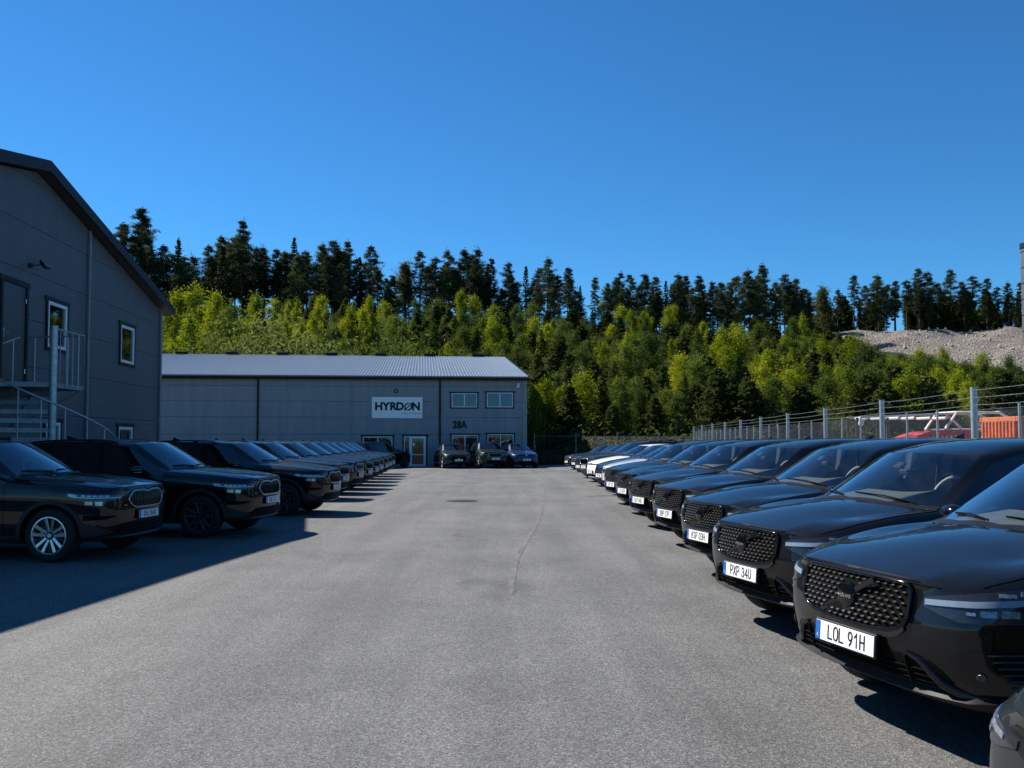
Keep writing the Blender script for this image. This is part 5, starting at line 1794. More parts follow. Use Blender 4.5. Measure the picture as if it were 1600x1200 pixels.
# roof
EO2 = .35; TH2 = .16
for s in (0, 1):
    mb = MB()
    y0, y1 = (-EO2, HD / 2) if s == 0 else (HD + EO2, HD / 2)
    z0 = EAVE - SLOPE * EO2 + .06; z1 = RZ + .06
    vs = []
    for u in (-HL - .3, .28):
        vs += [(u, y0, z0), (u, y1, z1), (u, y1, z1 + TH2), (u, y0, z0 + TH2)]
    mb.add(vs, [(0, 1, 2, 3), (7, 6, 5, 4), (0, 4, 5, 1), (1, 5, 6, 2), (2, 6, 7, 3), (3, 7, 4, 0)])
    ro = hobj(mb, "roof", M["dark_steel"])
    mb = MB(); n = int(HL / .21); pitch = (HL + .5) / n
    for i in range(n):
        u0 = -HL - .28 + pitch * i
        a, b, c, d, e = u0, u0 + pitch * .55, u0 + pitch * .65, u0 + pitch * .88, u0 + pitch
        P5 = [(a, 0), (b, 0), (c, .045), (d, .045), (e, 0)]
        for (ua, ha), (ub, hb) in zip(P5, P5[1:]):
            mb.add([(ua, y0 - .05 * (1 if s == 0 else -1), z0 + TH2 + .006 + ha * .7 - .008), (ub, y0 - .05 * (1 if s == 0 else -1), z0 + TH2 + .006 + hb * .7 - .008), (ub, y1, z1 + TH2 + .006 + hb * .7), (ua, y1, z1 + TH2 + .006 + ha * .7)], [(0, 1, 2, 3)])
    kind(mb.obj("roof_sheet", M["roof_steel"], ro), "stuff")
    if s == 0:
        mb = MB(); mb.bbox((-HL - .3, y0 - .055, z0 - .12), (.28, y0 - .045, z0 + .09)); mb.obj("fascia", M["dark_steel"], ro)
        mb = MB()   # half-round gutter
        prof = [(math.cos(q) * .075, math.sin(q) * .075) for q in lin(math.pi, 2 * math.pi, 9)]
        for u in (-HL - .3, .30): pass
        vs = [(u, y0 - .14 + p[0], z0 + .13 + p[1]) for u in (-HL - .3, .32) for p in prof]
        mb.add(vs, [(i, i + 1, 9 + i + 1, 9 + i) for i in range(8)])
        mb.tube([(-HL - .3, y0 - .215, z0 + .135), (.32, y0 - .215, z0 + .135)], .010, 6)
        for k in range(int(HL / .9)): mb.bbox((-.3 - k * .9, y0 - .215, z0 + .05), (-.27 - k * .9, y0 - .06, z0 + .06))
        mb.obj("gutter", M["roof_steel"], ro)
        for uu in lin(-HL + 2, -2.2, 8):
            mb = MB(); mb.bevbox((uu, HD / 2 - .1, RZ + TH2 + .20), (1.0, .5, .20), .03); mb.obj("ridge_vent", M["dark_steel"], ro)
        mb = MB()
        vs = [(.25, y0 - .06, z0 - .10), (.25, y1, z1 - .10), (.25, y1, z1 + TH2 + .06), (.25, y0 - .06, z0 + TH2 + .06)]
        vs += [(.29, a[1], a[2]) for a in vs]
        mb.add(vs, [(0, 1, 2, 3), (7, 6, 5, 4), (0, 4, 5, 1), (1, 5, 6, 2), (2, 6, 7, 3), (3, 7, 4, 0)])
        mb.obj("verge_board", M["dark_steel"], ro)
for px, mt, w in ((403, "dark_steel", .11), (687.5, "dark_steel", .12)):
    u = BW.hit(px, 640)[0]
    mb = MB(); mb.bevbox((u, -.06, (GZ + EAVE) / 2), (w, .10, EAVE - GZ - .02), .02); d = hobj(mb, "downpipe", M[mt])
    for z in (.8, 2.4, 4.0):
        mb = MB(); mb.bevbox((u, -.05, GZ + z), (w + .05, .115, .04), .006); mb.obj("pipe_bracket", M[mt], d)
mb = MB(); mb.bevbox((-.0, -.012, (GZ + EAVE) / 2), (.30, .05, EAVE - GZ), .01); hobj(mb, "corner_trim", M["pipe_grey"])
mb = MB(); u = cols[3]; mb.bevbox((u, -.006, (GZ + EAVE) / 2), (.09, .03, EAVE - GZ), .006); hobj(mb, "joint_cover", M["pipe_grey"])
for q in (U1, U2, G1, G2): window(hall, BW, BMl, *q, .085, .055, 1, pane="sky_tint_glass" if q in (U1, U2) else "window_glass")
window(hall, BW, BMl, *G0, .10, .055, 1)
# things glimpsed behind the ground-floor panes
M["red_banner"] = plain("red_banner", (.80, .02, .03), .5, 0, .3, .25, 2)
for q, (a, b, c, d) in ((G1, (.06, .50, .15, .97)), (G2, (.08, .46, .2, .95))):
    x0 = q[0] + (q[1] - q[0]) * a; x1 = q[0] + (q[1] - q[0]) * b; z0 = q[2] + (q[3] - q[2]) * c; z1 = q[2] + (q[3] - q[2]) * d
    t = thing("red_banner", "red display banner standing behind the left ground-floor window under the number" if q is G1 else "red display banner standing behind the right ground-floor window of the hall", "banner", BW.pt((x0 + x1) / 2, z0, -.045), 0, "red banners inside the hall")
    mb = MB(); w = (x1 - x0) / 2; h = z1 - z0
    mb.bevbox((0, 0, h / 2), (2 * w, .03, h), .006); mb.obj("panel", M["red_banner"], t, None, BMl)
    if q is G1:
        mb = MB()
        for k in range(2): mb.box((-w * .55 + k * .22, -.018, h * .55), (.045, .006, h * .75), Matrix.Rotation(R(-32), 3, 'Y'))
        mb.obj("stripe", M["plate_white"], t, None, BMl)
    mb = MB(); mb.bevbox((0, .25, -.4), (2 * w * .8, .3, .8), .01); mb.obj("stand", M["dark_steel"], t, None, BMl)
# entrance: dark surround, white frame, sidelight and glazed door leaf
mb = MB()
for (a, b) in (((DR[0] - .14, DR[3]), (DR[1] + .20, DR[3] + .11)), ((DR[0] - .10, DR[2]), (DR[0], DR[3])), ((DR[1], DR[2]), (DR[1] + .10, DR[3]))):
    mb.bbox((a[0], -.035, a[1]), (b[0], .05, b[1]))
ef = hobj(mb, "door_frame", M["dark_steel"])
us = DR[0] + (DR[1] - DR[0]) * .27
mb = MB(); t = .055
for (a, b) in (((DR[0], DR[3] - t), (DR[1], DR[3])), ((DR[0], DR[2]), (DR[0] + t, DR[3] - t)), ((DR[1] - t, DR[2]), (DR[1], DR[3] - t)), ((us - t * .8, DR[2]), (us + t * .8, DR[3] - t)), ((DR[0] + t, DR[2]), (us - t * .8, DR[2] + .08)), ((DR[0] + t, DR[2] + .78), (us - t * .8, DR[2] + .84))):
    mb.bevbox(((a[0] + b[0]) / 2, .0, (a[1] + b[1]) / 2), (b[0] - a[0], .06, b[1] - a[1]), .006)
sf = mb.obj("sidelight_frame", M["white_upvc"], ef)
for (c, d) in ((DR[2] + .08, DR[2] + .78), (DR[2] + .84, DR[3] - t)):
    mb = MB(); mb.bbox((DR[0] + t, .01, c), (us - t * .8, .016, d)); mb.obj("window_pane", M["window_glass"], sf)
a0, a1 = us + t * .8 + .006, DR[1] - t - .006; w = .10
mb = MB()
for (a, b) in (((a0, DR[3] - t - .006 - w), (a1, DR[3] - t - .006)), ((a0, DR[2] + .012), (a1, DR[2] + .16)), ((a0, DR[2] + .16), (a0 + w, DR[3] - t - .006 - w)), ((a1 - w, DR[2] + .16), (a1, DR[3] - t - .006 - w)), ((a0 + w, DR[2] + .80), (a1 - w, DR[2] + .86))):
    mb.bevbox(((a[0] + b[0]) / 2, -.005, (a[1] + b[1]) / 2), (b[0] - a[0], .06, b[1] - a[1]), .006)
dl = mb.obj("door", M["white_upvc"], ef)
for (c, d) in ((DR[2] + .16, DR[2] + .80), (DR[2] + .86, DR[3] - t - w)):
    mb = MB(); mb.bbox((a0 + w, .0, c), (a1 - w, .006, d)); mb.obj("window_pane", M["window_glass"], dl)
mb = MB(); mb.tube([(a0 + .05, -.04, DR[2] + 1.05), (a0 + .05, -.085, DR[2] + 1.05), (a0 + .17, -.085, DR[2] + 1.05)], .011, 6); mb.bevbox((a0 + .05, -.04, DR[2] + 1.05), (.04, .02, .22), .004)
mb.obj("door_handle", M["satin_silver"], dl)
mb = MB(); mb.bevbox((a0 + .22, -.004, DR[2] + 1.52), (.14, .006, .20), .002); mb.obj("notice", M["plate_white"], dl)
mb = MB(); x0, x1, y0, y1, a, b = DR[0] - .6, DR[1] + .6, .14, 2.4, DR[2] - .02, DR[3] + .3
mb.add([(x0, y1, a), (x1, y1, a), (x1, y1, b), (x0, y1, b), (x0, y0, a), (x1, y0, a), (x1, y0, b), (x0, y0, b)], [(0, 1, 2, 3), (4, 0, 3, 7), (1, 5, 6, 2), (4, 5, 1, 0), (3, 2, 6, 7)])
mb.obj("room", M["room_dark"], ef)
mb = MB(); mb.bevbox(((DR[0] + DR[1]) / 2, -.45, GZ - .0), (DR[1] - DR[0] + .5, .9, .16), .02); hobj(mb, "doorstep", plain("concrete_step", (.26, .255, .25), .9, 0, .3, .2, 3, .3, 40))
# house number on the wall
na = rect(707, 658.5, 729.5, 669.5)
tm = text_mesh("28A", (na[3] - na[2]) * 1.36, .012, M["plate_ink"], .80, 1.10, .042)
link("house_number", tm, hall, BMl @ Matrix.Translation(((na[0] + na[1]) / 2, -.014, (na[2] + na[3]) / 2 + .0)) @ Matrix.Rotation(math.pi / 2, 4, 'X'))

# ------------------------------------------------------------------ the sign board on the hall
SG = rect(581, 620.5, 660, 653.5)
sgn = thing("company_sign", "white sign board lettered HYRDØN on the far grey hall above the entrance", "sign", BW.pt((SG[0] + SG[1]) / 2, (SG[2] + SG[3]) / 2, .04))
w, h = SG[1] - SG[0], SG[3] - SG[2]
mb = MB(); mb.bevbox((0, .0, 0), (w, .05, h), .008); mb.obj("board", plain("sign_white", (.78, .80, .82), .35, 0, .5, .04), sgn, None, BMl)
def on_sign(name, me, x, z, d=.031): return link(name, me, sgn, BMl @ Matrix.Translation((x, -d, z)) @ Matrix.Rotation(math.pi / 2, 4, 'X'))
lh = h * .36
cx = lambda px: (px - 620.5) / 79.0 * w
for ch, px in (("H", 591.8), ("Y", 603.2), ("R", 614.2), ("D", 624.9), ("N", 650.0)):
    on_sign("letter", text_mesh(ch, lh * 1.40, .004, M["plate_ink"], 1.02, 1.0, .034), cx(px), h * .045)
# the O: an open ring with an arrow through it to the upper right
mb = MB(); r0, r1 = lh * .51, lh * .33; c0 = Vector((cx(637.8), -.031, h * .045))
for (s0, s1) in ((R(75), R(225)), (R(255), R(405 - 15))):
    qs = lin(s0, s1, 15); vs = []
    for q in qs:
        for rr in (r0, r1):
            for dd in (0, -.006): vs.append(c0 + Vector((math.cos(q) * rr, dd, math.sin(q) * rr)))
    fs = []
    for i in range(14):
        k = i * 4
        fs += [(k + 1, k + 3, k + 7, k + 5), (k, k + 4, k + 6, k + 2), (k, k + 1, k + 5, k + 4), (k + 2, k + 6, k + 7, k + 3)]
    mb.add(vs, fs)
rt = Matrix.Rotation(R(-45), 3, 'Y')
mb.box(c0 + Vector((0, -.003, 0)), (lh * 1.02, .008, lh * .13), rt)
mb.add([c0 + Vector(p) * lh + Vector((0, -.007, 0)) for p in ((.52, 0, .52), (.20, 0, .50), (.50, 0, .20))] + [c0 + Vector(p) * lh for p in ((.52, 0, .52), (.20, 0, .50), (.50, 0, .20))], [(0, 1, 2), (3, 5, 4), (0, 3, 4, 1), (1, 4, 5, 2), (2, 5, 3, 0)])
mb.add([c0 + Vector(p) * lh + Vector((0, -.007, 0)) for p in ((-.50, 0, -.50), (-.16, 0, -.50), (-.50, 0, -.16))] + [c0 + Vector(p) * lh for p in ((-.50, 0, -.50), (-.16, 0, -.50), (-.50, 0, -.16))], [(0, 1, 2), (3, 5, 4), (0, 3, 4, 1), (1, 4, 5, 2), (2, 5, 3, 0)])
mb.obj("letter", M["plate_ink"], sgn, None, BMl)
on_sign("small_lettering", text_mesh("Transport & Service", h * .115, .002, plain("sign_grey_ink", (.10, .14, .20), .5), 1.0, 1.0, 0), cx(642.5), -h * .265)
# round lamp over the sign and the camera at the corner
q = BW.hit(619, 611)
t = thing("wall_lamp", "round dark bulkhead lamp on the grey hall just above the white sign", "lamp", BW.pt(q[0], q[1], .01))
mb = MB(); mb.lathe([(0, .10), (.10, .09), (.13, .05), (.14, 0)], (0, 0, 0), (BW.n.x, BW.n.y, 0), 24); b0 = mb.obj("housing", M["dark_steel"], t, 40)
mb = MB(); mb.lathe([(0, .135), (.05, .125), (.075, .10), (.08, .08)], (0, 0, 0), (BW.n.x, BW.n.y, 0), 24); mb.obj("lens", M["lamp_bits"], b0, 40)
q = BW.hit(809.5, 602)
t = thing("security_camera", "small white security camera under the eave at the right corner of the hall", "camera", BW.pt(q[0], q[1], .01))
mb = MB(); mb.bevbox((0, -.05, .06), (.16, .10, .16), .02); mb.tube([(0, -.06, .0), (0, -.16, -.06)], .03, 8); mb.obj("bracket", M["white_upvc"], t, None, BMl)
mb = MB(); mb.lathe([(0, -.14), (.07, -.13), (.085, 0), (.08, .14), (.0, .145)], (-.02, -.22, -.10), (-.5, -.8, -.25), 16); mb.obj("camera_body", M["white_upvc"], t, 50, BMl)

# ------------------------------------------------------------------ fences
def chain_mesh(Lm, H, cell=.065, r=.0014):
    """woven diamond wire, Lm long, H high"""
    mb = MB(); n = int(Lm / cell); rows = int(H / cell)
    for s in (1, -1):
        for i in range(-rows, n):
            pts = []
            a = i * cell; b = a + rows * cell
            x0, x1 = max(a, 0), min(b, Lm)
            if x1 - x0 < cell: continue
            z0 = (x0 - a); z1 = (x1 - a)
            if s < 0: z0, z1 = rows * cell - z0, rows * cell - z1
            p, q = Vector((x0, s * r, z0)), Vector((x1, s * r, z1))
            mb.tube([p, q], r, 3, 0, False)
    for z in (.02, H * .5, H):
        mb.tube([(0, 0, z), (Lm, 0, z)], .0022, 4, 0, False)
    return mb
M["wire"] = plain("fence_wire", (.26, .27, .28), .45, .6, .5, .15)
M["wire_dark"] = plain("fence_wire_dark", (.045, .05, .045), .5, .2, .5, .2)
fx = lambda d: 8.05 + .098 * (d - 15.6)
FP = [3.6, 8.6, 10.6 + .2, 15.6, 20.6, 25.9, 31.2, 36.6, 41.8, 47.0, 52.2, 57.4, 62.6]
FP = [0.4, 5.4, 10.5, 15.6, 20.7, 25.9, 31.1, 36.3, 41.5, 46.7, 51.9, 57.1, 62.3]
BAY = 5.15
fence = thing("chain_link_fence", "galvanised chain link fence with barbed wire along the right side behind the cars", "fence", (fx(15.6), 15.6, 0))
F0 = Vector((fx(15.6), 15.6, 0)); fdir = Vector((.098, 1, 0)).normalized(); fang = math.atan2(fdir.y, fdir.x)
TALL = 2.56; LOW = 2.16
mb = MB()
mb.bevbox((0, 0, TALL / 2), (.095, .095, TALL), .012); mb.bevbox((0, 0, TALL + .004), (.105, .105, .012), .003)
for z in (2.25, 2.38, 2.51): mb.bevbox((-.045, 0, z), (.02, .03, .03), .004)
post_me = mb.mesh("fence_post", M["galv"])
mb = MB(); mb.tube([(0, 0, 0), (0, 0, LOW + .03)], .022, 8); mb.lathe([(0, .03), (.02, .022), (.024, 0)], (0, 0, LOW + .03), (0, 0, 1), 8)
slim_me = mb.mesh("fence_stake", M["galv"], 40)
mesh_me = chain_mesh(BAY, LOW).mesh("wire_mesh", M["wire"])
rotm = Matrix.Rotation(fang, 4, 'Z')
prev = None; wires = {z: [] for z in (2.25, 2.38, 2.51)}
for d in FP:
    p = Vector((fx(d), d, ground_z(fx(d), d))) - F0
    link("fence_post", post_me, fence, Matrix.Translation(p - Vector((0, 0, .0))) @ rotm)
    for z in wires: wires[z].append(p + Vector((-.05, 0, z)))
    if d != FP[-1]:
        m = Matrix.Translation(p) @ rotm; sc = (5.2 if d >= 20 else 5.1) * 1.0048 / BAY
        link("wire_mesh", mesh_me, fence, m @ Matrix.Diagonal((sc, 1, 1, 1)))
        for k in (1, 2):
            q = fdir * (BAY * k / 3)
            link("fence_stake", slim_me, fence, Matrix.Translation(p + q))
for z, pts in wires.items():
    mb = MB(); full = []
    for a, b in zip(pts, pts[1:]):
        for t in lin(0, 1, 7)[:-1]:
            q = a.lerp(b, t); q.z -= .02 * math.sin(math.pi * t); full.append(q)
    full.append(pts[-1])
    mb.tube(full, .0035, 4, 0, False)
    for a, b in zip(full, full[1:]):
        for k in range(6):
            q = a.lerp(b, (k + random.random()) / 6)
            mb.box(q, (.004, .004, .035), Matrix.Rotation(random.random() * 3, 3, 'X'))
    mb.obj("barbed_wire", M["wire"], fence)
# dark green mesh fence across the far end, right of the hall
bf = thing("rear_mesh_fence", "dark wire mesh fence on thin posts at the far end below the birches", "fence", (1.6, 64.6, ground_z(2, 64)))
mb = MB(); mb.tube([(0, 0, 0), (0, 0, 2.3)], .03, 8); rp = mb.mesh("fence_post", M["galv_dull"], 40)
rm = chain_mesh(3.0, 2.0, .10, .0028).mesh("wire_mesh", M["wire_dark"])
for k in range(5):
    link("fence_post", rp, bf, Matrix.Translation((3.0 * k, 0, 0)))
    if k < 4:
        link("wire_mesh", rm, bf, Matrix.Translation((3.0 * k, 0, .05)))
mb = MB(); mb.tube([(0, 0, 2.06), (12, 0, 2.06)], .015, 6); mb.obj("top_rail", M["galv_dull"], bf, 40)

# ------------------------------------------------------------------ machinery behind the fence
M["machine_red"] = plain("machine_red", (.42, .035, .030), .5, 0, .4, .3, 3)
M["machine_white"] = plain("machine_white", (.60, .58, .54), .6, .1, .4, .25, 4)
M["machine_dark"] = plain("machine_dark", (.05, .05, .05), .7, .2, .4, .4, 4)
M["orange_steel"] = plain("orange_steel", (.50, .125, .045), .55, 0, .4, .28, 3)
KX, KY = 13.6, 30.0
mc = thing("crushing_machine", "red and off-white tracked crushing machine with a frame and conveyor behind the fence", "machine", (KX, KY, 0))
mb = MB()
# arched red engine cover with ribs
n = 15
arc = [(-.95 + 2.55 * i / (n - 1), 1.30 + .60 * math.sin(math.pi * min(1, (i / (n - 1)) * 1.9) * .5) ** .7) for i in range(n)]
vs = []
for (x, z) in arc: vs += [(x, -.8, .9), (x, -.8, z), (x, .8, z), (x, .8, .9)]
mb.add(vs, [(i * 4 + j, i * 4 + (j + 1) % 4, (i + 1) * 4 + (j + 1) % 4, (i + 1) * 4 + j) for i in range(n - 1) for j in range(4)] + [(0, 1, 2, 3), ((n - 1) * 4 + 3, (n - 1) * 4 + 2, (n - 1) * 4 + 1, (n - 1) * 4)])
body = mb.obj("engine_cover", M["machine_red"], mc)
mb = MB()
vs = []
for (x, z) in arc: vs += [(x, -.86, z - .10), (x, -.86, z + .03), (x, -.74, z + .03), (x, -.74, z - .10)]
mb.add(vs, [(i * 4 + j, i * 4 + (j + 1) % 4, (i + 1) * 4 + (j + 1) % 4, (i + 1) * 4 + j) for i in range(n - 1) for j in range(4)])
mb.obj("cover_rim", M["machine_red"], body)
for k in range(13):
    mb = MB(); x = -.62 + k * .145; z = float(np.interp(x, [a for a, _ in arc], [b for _, b in arc])) - .14
    mb.bevbox((x, -.825, (.95 + z) / 2), (.055, .05, z - .95), .01); mb.obj("cover_slat", M["machine_white"], body)
mb = MB(); mb.bevbox((.6, 0, .65), (3.6, 1.5, .5), .05); mb.obj("chassis", M["machine_dark"], mc)
for s in (-1, 1):
    mb = MB(); pts = [(.6 + 1.7 * math.copysign(abs(math.cos(q)) ** .5, math.cos(q)), s * .95, .36 + .34 * math.sin(q)) for q in lin(0, 2 * math.pi, 33)[:-1]]
    mb.tube(pts, .07, 6, 0, False, True)
    for x in lin(-.9, 2.1, 6): mb.lathe([(0, -.12), (.22, -.12), (.22, .12), (0, .12)], (x, s * .95, .33), (0, 1, 0), 14)
    mb.obj("track", M["machine_dark"], mc)
# upper frame: a sloping tube gantry and a long conveyor
mb = MB()
z0, z1 = 1.85, 2.52
for y in (-.7, .7):
    mb.tube([(.55, y, 1.95), (.95, y, z1), (2.35, y, z1 - .02), (2.75, y, 2.28)], .045, 6)
    mb.tube([(1.25, y, z1), (1.85, y, 1.95), (2.9, y, 1.9)], .045, 6); mb.tube([(.55, y, 1.95), (1.85, y, 1.95)], .04, 6)
for x in (.95, 2.35): mb.tube([(x, -.7, z1), (x, .7, z1)], .04, 6)
mb.obj("gantry", M["machine_white"], mc, 60)
mb = MB()
mb.box((-.65, -.55, 2.42), (3.0, .06, .07), Matrix.Rotation(R(-2.5), 3, 'Y')); mb.box((-.65, .55, 2.42), (3.0, .06, .07), Matrix.Rotation(R(-2.5), 3, 'Y'))
for x in lin(-1.9, .7, 6): mb.tube([(x, -.5, 2.33), (x, .5, 2.33)], .05, 8)
mb.obj("conveyor", M["machine_white"], mc)
for k, (x, y, z, a, b, c) in enumerate(((2.6, -.6, 1.75, 1.6, .12, .14), (2.9, -.6, 2.0, .9, .3, .22), (2.2, -.7, 2.05, .6, .3, .18), (-2.1, -.45, 2.18, .16, .16, .2), (3.6, -.5, 2.1, 1.0, .1, .1))):
    mb = MB(); mb.bevbox((x, y, z), (a, b, c), .02, Matrix.Rotation(R((-6, 4, 0, 12, 9)[k]), 3, 'Y')); mb.obj(("hopper_arm", "motor_housing", "control_box", "drum_housing", "tow_bar")[k], M["machine_white"], mc)
mb = MB(); mb.tube([(2.9, -.6, 1.95), (3.6, -.7, 1.7), (4.3, -.6, 1.55)], .05, 6); mb.obj("hose", M["machine_white"], mc, 60)
mb = MB()
for x in (-2.2, -1.2): mb.tube([(x, -.4, 0), (x, -.4, 2.35)], .05, 6); mb.tube([(x, .4, 0), (x, .4, 2.35)], .05, 6)
mb.obj("conveyor_leg", M["machine_dark"], mc)
# orange slatted steel crate
OX, OY = 13.55, 24.0
oc = thing("orange_skip", "orange-red ribbed steel skip standing behind the chain link fence", "skip", (OX, OY, 0))
mb = MB(); mb.bbox((.06, .06, .12), (3.94, 1.94, .22)); mb.bbox((.06, .06, .12), (3.94, .10, 2.16)); mb.bbox((.06, 1.90, .12), (3.94, 1.94, 2.16)); mb.bbox((.06, .1, .12), (.10, 1.9, 2.16)); mb.bbox((3.90, .1, .12), (3.94, 1.9, 2.16)); mb.obj("box", M["orange_steel"], oc)
mb = MB()
for (a, b) in (((0, 0, 2.12), (4, .12, 2.26)), ((0, 1.88, 2.12), (4, 2.0, 2.26)), ((0, .12, 2.12), (.12, 1.88, 2.26)), ((3.88, .12, 2.12), (4, 1.88, 2.26))): mb.bevbox([(a[i] + b[i]) / 2 for i in range(3)], [b[i] - a[i] for i in range(3)], .015)
mb.obj("top_rim", M["orange_steel"], oc)
for k in range(21):
    mb = MB(); mb.bevbox((.09 + k * .191, .02, 1.17), (.085, .085, 1.90), .012); mb.obj("rib", M["orange_steel"], oc)
for k in range(10):
    mb = MB(); mb.bevbox((.02, .2 + k * .178, 1.17), (.085, .085, 1.90), .012); mb.obj("rib", M["orange_steel"], oc)
mb = MB()
for y in (.4, 1.6): mb.bevbox((2, y, .06), (4.1, .16, .12), .01)
mb.obj("skid", M["orange_steel"], oc)
# grey silo tower on the skyline, right edge
TX, TY = .5845 * 175, 175.0
sl = thing("silo_tower", "grey steel silo tower rising behind the pines at the right edge", "tower", (TX, TY, terrain_z(TX, TY)))
zt = 40.2 - terrain_z(TX, TY)
mb = MB(); mb.lathe([(1.9, 0), (1.9, zt - 1.2)], (0, 0, 0), (0, 0, 1), 28); mb.obj("shaft", plain("silo_grey", (.10, .105, .11), .5, .2, .5, .15, .6), sl, 40)
mb = MB(); mb.lathe([(2.05, zt - 1.2), (2.05, zt - .2), (1.2, zt), (0, zt + .1)], (0, 0, 0), (0, 0, 1), 28); mb.obj("cap", M["dark_steel"], sl, 40)
for k in range(6):
    mb = MB(); z = 4 + k * (zt - 6) / 5; mb.lathe([(1.91, z), (1.96, z), (1.96, z + .12), (1.91, z + .12)], (0, 0, 0), (0, 0, 1), 28); mb.obj("band", M["dark_steel"], sl, 40)
# ------------------------------------------------------------------ trees
def tri_quads(mb_v, mb_f, centers, size, rngl, squash=1.0, up=None, aspect=1.0):
    """leaf-sized quads, one per centre, in random attitudes"""
    n = len(centers)
    a = rngl.normal(size=(n, 3)); a /= np.linalg.norm(a, axis=1)[:, None]
    b = rngl.normal(size=(n, 3))
    if up is not None:
        a = a * (1 - up) + np.array([0, 0, 1.0]) * up * np.sign(rngl.random(n) - .1)[:, None]
        a /= np.linalg.norm(a, axis=1)[:, None]
    b = np.cross(a, b); b /= np.linalg.norm(b, axis=1)[:, None]
    c = np.cross(a, b)
    s = size * (.6 + .8 * rngl.random(n))[:, None]
    base = sum(len(v) for v in mb_v)
    q = np.stack([centers - b * s * aspect - c * s * .5, centers + b * s * aspect - c * s * .35, centers + b * s * aspect * .9 + c * s * .5, centers - b * s * aspect + c * s * .4], axis=1).reshape(-1, 3)
    mb_v.append(q)
    mb_f.append(base + np.arange(n * 4).reshape(n, 4))

def np_mesh(name, vs, fs, mat):
    v = np.concatenate(vs); f = np.concatenate(fs)
    me = bpy.data.meshes.new(name)
    me.vertices.add(len(v)); me.vertices.foreach_set("co", v.astype(np.float32).ravel())
    me.loops.add(f.size); me.loops.foreach_set("vertex_index", f.astype(np.int32).ravel())
    me.polygons.add(len(f)); me.polygons.foreach_set("loop_start", np.arange(0, f.size, 4, dtype=np.int32))
    me.update(calc_edges=True); me.validate()
    me.materials.append(mat)
    return me

M["pine_bark"] = plain("pine_bark", (.10, .058, .036), .9, 0, .2, .4, 3, .5, 20)
M["birch_bark"] = plain("birch_bark", (.40, .38, .35), .8, 0, .3, .5, 6)
M["twig"] = plain("twig", (.095, .075, .062), .9, 0, .2, .3, 3)
M["pine_needles"] = leaf_mat("pine_needles", (.022, .032, .015), (.070, .085, .032), .30, .25)
M["spruce_needles"] = leaf_mat("spruce_needles", (.009, .016, .006), (.030, .046, .014), .14, .25)
M["young_pine_needles"] = leaf_mat("young_pine_needles", (.030, .046, .012), (.085, .105, .026), .35, .3)
M["birch_leaves"] = leaf_mat("birch_leaves", (.095, .135, .012), (.23, .26, .026), .5, .3)
M["green_leaves"] = leaf_mat("green_leaves", (.034, .062, .012), (.10, .135, .022), .40, .3)
M["shrub_leaves"] = leaf_mat("shrub_leaves", (.050, .075, .020), (.13, .155, .045), .4, .3)

def pine(seed, H, crown0, spread, dens=1.0, bushy=1.0):
    """Scots pine: bare lower trunk, irregular storeys of flat needle clumps"""
    g = np.random.default_rng(seed); vs = []; fs = []; tb = MB()
    lean = g.normal(size=2) * .012 * H
    def ax(z): t = z / H; return np.array([lean[0] * t * t + .12 * math.sin(t * 5 + seed), lean[1] * t * t, z])
    tb.tube([tuple(ax(z)) for z in np.linspace(-.3, H * .98, 9)], [.20 * H / 16 * (1 - .88 * k / 8) + .015 for k in range(9)], 6)
    z = H * crown0
    while z < H * .985:
        t = (z / H - crown0) / (1 - crown0)
        prof = (1 - t) ** .55 * (.45 + .55 * min(1, t * 3.2)) if t < .97 else .22
        R0 = spread * max(.22, prof)
        for _ in range(int(3 + 2 * g.random())):
            az = g.random() * 2 * math.pi; r = R0 * (.45 + .62 * g.random())
            d = np.array([math.cos(az), math.sin(az), 0]); b0 = ax(z); tip = b0 + d * r + np.array([0, 0, r * (.10 + .35 * t) - .1])
            tb.tube([tuple(b0), tuple(b0 + (tip - b0) * .55 + np.array([0, 0, .12 * r])), tuple(tip)], [.045 * H / 16, .03 * H / 16, .012], 4, 0, False)
            nC = max(2, int(r * 1.9))
            for k in range(nC):
                f = .42 + .6 * (k + g.random() * .8) / nC
                c = b0 + (tip - b0) * f + np.array([0, 0, .12 * r]) * math.sin(f * 2.6) + g.normal(size=3) * .14 * r
                cr = (.34 + .30 * g.random()) * (.75 + .14 * r) * bushy
                m = int(54 * dens * (.7 + .6 * g.random()))
                p = g.normal(size=(m, 3)); p /= np.linalg.norm(p, axis=1)[:, None]
                p *= (cr * 1.25 * g.random(m) ** .75)[:, None]; p[:, 2] *= .48
                tri_quads(vs, fs, c + p, .066, g, up=.25, aspect=1.8)
        z += (.40 + .45 * g.random()) * H / 16 * (1.25 - .45 * t)
    m = 40; p = g.normal(size=(m, 3)) * np.array([.28, .28, .45]) * H / 16
    tri_quads(vs, fs, ax(H * .975) + p, .13, g, aspect=1.5)
    return np_mesh("crown", vs, fs, M["pine_needles"]), tb.mesh("trunk", M["pine_bark"], 60)

